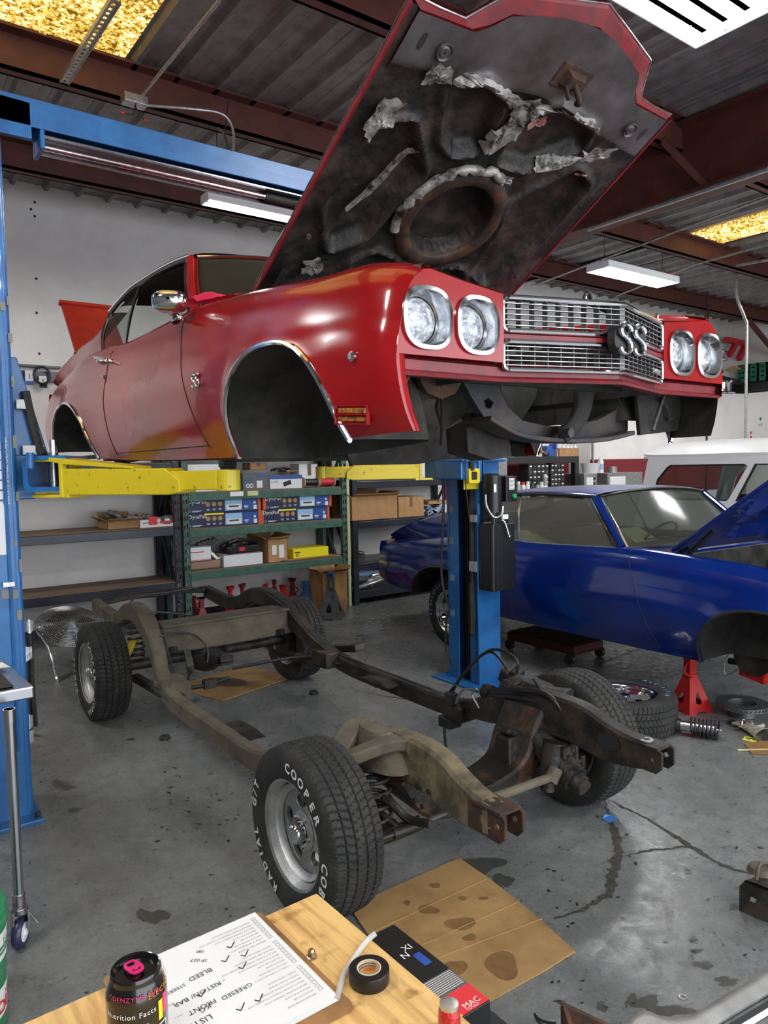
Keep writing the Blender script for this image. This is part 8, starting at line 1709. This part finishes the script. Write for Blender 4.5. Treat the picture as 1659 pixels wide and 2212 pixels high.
t = thing('blue_carton', 'small blue carton with white lettering under the end of the long black carton', 'box', BX(Lb-.04, .04, .80)); OFF[t.name] = BX(Lb-.04, .04, .80)
b = MB(); P_ = [BX(Lb-.18, .015, .80), BX(Lb-.012, .015, .80), BX(Lb-.012, wl-.01, .80), BX(Lb-.18, wl-.01, .80)]; b.add(P_+[V(p.x, p.y, bz-.0755) for p in P_], [(0, 1, 2, 3), (4, 5, 6, 7), (0, 1, 5, 4), (1, 2, 6, 5), (2, 3, 7, 6), (3, 0, 4, 7)]); b.build('carton_body', 'boxblue', t)
b = MB(); fa = BX(Lb-.0115, wl-.015, bz-.10); b.text('MICRO', .012, fa, -wn, (0, 0, 1), lift=.0006); b.text('DIAMOND', .014, fa-V(0, 0, .018), -wn, (0, 0, 1), lift=.0006); b.build('lettering', 'letter', t)
q = px(970, 2170, 'z', TZ+.075); rT = (px(994, 2170, 'z', TZ+.075)-px(945, 2170, 'z', TZ+.075)).length/2; q = V(q.x, q.y, TZ); t = thing('red_torch', 'translucent red handled tool with a silver end standing at the bottom of the table', 'torch', q); OFF[t.name] = q.copy()
b = MB(); b.lathe([(0, 0), (rT*.95, 0), (rT, .004), (rT, .062), (rT*.92, .070), (rT*.8, .074), (0, .074)], q, (0, 0, 1), 32); b.build('handle', 'redclear', t, True, angle=60); b = MB(); b.lathe([(rT*.84, .072), (rT*.84, .077), (rT*.3, .0785), (0, .078)], q, (0, 0, 1), 28); b.build('silver_cap', 'alu', t, True, angle=40)

# ------------------------------------------------------------------ steel cart and bucket at the left edge
C_ = px(73, 1482, 'z', .92); e1 = (px(0, 1415, 'z', .92)-C_).normalized(); e2 = (px(0, 1502, 'z', .92)-C_).normalized()
e2 = (V(e2.x, e2.y, 0)-e1*e2.dot(e1)).normalized(); t = thing('steel_cart', 'stainless steel cart on castors at the left edge', 'cart', (C_.x, C_.y, 0)); OFF[t.name] = V(C_.x, C_.y, 0)
def CP(u, v, z): q = C_+e1*u+e2*v; return V(q.x, q.y, z)
b = MB(); P_ = [CP(0, 0, .92), CP(.8, 0, .92), CP(.8, .55, .92), CP(0, .55, .92)]; b.add([p-V(0, 0, .045) for p in P_]+P_, [(0, 1, 2, 3), (4, 5, 6, 7), (0, 1, 5, 4), (1, 2, 6, 5), (2, 3, 7, 6), (3, 0, 4, 7)]); b.build('cart_top', 'steel', t, bevel=.006)
for u, v in ((.05, .075), (.72, .075), (.05, .5), (.72, .5)):
    q = px(22, 1700, 'y', .47) if (u, v) == (.05, .075) else None
    base = V(-1.722, .47, 0) if q is not None else CP(u, v, 0)
    b = MB(); b.cyl(base+V(0, 0, .17), base+V(0, 0, .876), .0175, n=20); b.cyl(base+V(0, 0, .83), base+V(0, 0, .876), .02, n=20); lg = b.build('leg', 'steel', t, True, angle=40)
    b = MB(); b.cyl(base+V(0, 0, .15), base+V(0, 0, .20), .022, n=20); b.cyl(base+V(0, 0, .13), base+V(0, 0, .15), .03, n=20); b.box(base+V(.025, 0, .10), (.006, .05, .08)); b.box(base+V(-.025, 0, .10), (.006, .05, .08)); b.tube([base+V(.03, -.01, .12), base+V(.05, -.03, .09), base+V(.055, -.03, .07)], .003, 6); b.build('castor_fork', 'chrome2', lg, bevel=.002)
    b = MB(); x_ = V(.85, -.5, 0).normalized(); w0 = base+V(0, 0, .055); b.lathe([(.0, -.014), (.048, -.016), (.055, -.008), (.055, .008), (.048, .016), (0, .014)], w0, x_, 28); b.build('castor_tyre', mat('castor_blue', (.03, .03, .08), .3) if u < .1 and v < .1 else 'black', lg, True, angle=50)
    b = MB(); b.lathe([(0, .018), (.03, .017), (.034, .015)], w0, x_, 24); b.lathe([(0, .024), (.012, .024), (.014, .017)], w0, x_, 16); b.build('castor_hub', 'sign', lg, True)
b = MB(); rr = []; R = random.Random(2)
for i in range(7): rr.append([CP(.03+.05*i, .06+.06*j, .922+R.uniform(.002, .014)*(1 if 0 < i < 6 and 0 < j < 5 else .2)) for j in range(6)])
b.grid(rr); tag(b.build('black_cloth', 'matblack', None, True), 'black cloth lying on the stainless cart', 'cloth')
b = MB(); b.add([CP(.30, .02, .935), CP(.40, .03, .935), CP(.45, .2, .937), CP(.33, .2, .937)], [(0, 1, 2, 3)]); b.add([CP(.30, .02, .933), CP(.40, .03, .933), CP(.45, .2, .935), CP(.33, .2, .935)], [(0, 1, 2, 3)]); tag(b.build('paper_slip', 'paper'), 'white paper slip on the stainless cart', 'paper')
q = V(-1.965, .125, 0); t = thing('oil_bucket', 'green and white oil bucket standing at the bottom left edge', 'bucket', q); OFF[t.name] = q.copy()
b = MB(); b.lathe([(0, 0), (.135, 0), (.138, .01), (.15, .34), (.156, .34), (.156, .355), (.15, .36), (.15, .375), (.156, .38), (.152, .392), (0, .395)], q, (0, 0, 1), 48); b.build('bucket_body', 'mobil', t, True, angle=35)
b = MB(); aa = math.atan2(CY-q.y, CX-q.x)
def bk(z0, z1, a_, c_, e=.0015): n = 14; b.grid([[q+V((.138+.012*(z-.01)/.33+e)*math.cos(a_+(c_-a_)*i/n), (.138+.012*(z-.01)/.33+e)*math.sin(a_+(c_-a_)*i/n), z) for i in range(n+1)] for z in (z0, z1)])
bk(.235, .32, aa-1.2, aa+1.5); bk(.06, .15, aa-1.2, aa+1.5); b.build('white_band', 'sign', t)
b = MB(); bk(.27, .278, aa, aa+1.5, .003); bk(.255, .262, aa, aa+1.5, .003); b.build('green_stripes', 'mobil', t)
b = MB()
def onb(s_, sz, z, ac):
    a = ac
    for ch in s_:
        vs, fs, w = text_geo(ch, sz); r_ = .138+.012*(z/.33)+.003; n_ = V(math.cos(a), math.sin(a), 0); X = V(-math.sin(a), math.cos(a), 0); b.add([q+n_*r_+X*v.x+V(0, 0, z+v.y) for v in vs], fs); a += (w+.006)/r_
onb('Mobil', .085, .075, aa+.05); b.build('red_lettering', 'signred', t)
b = MB(); onb('ta', .03, .285, aa+1.1); b.build('green_lettering', 'mobil', t)
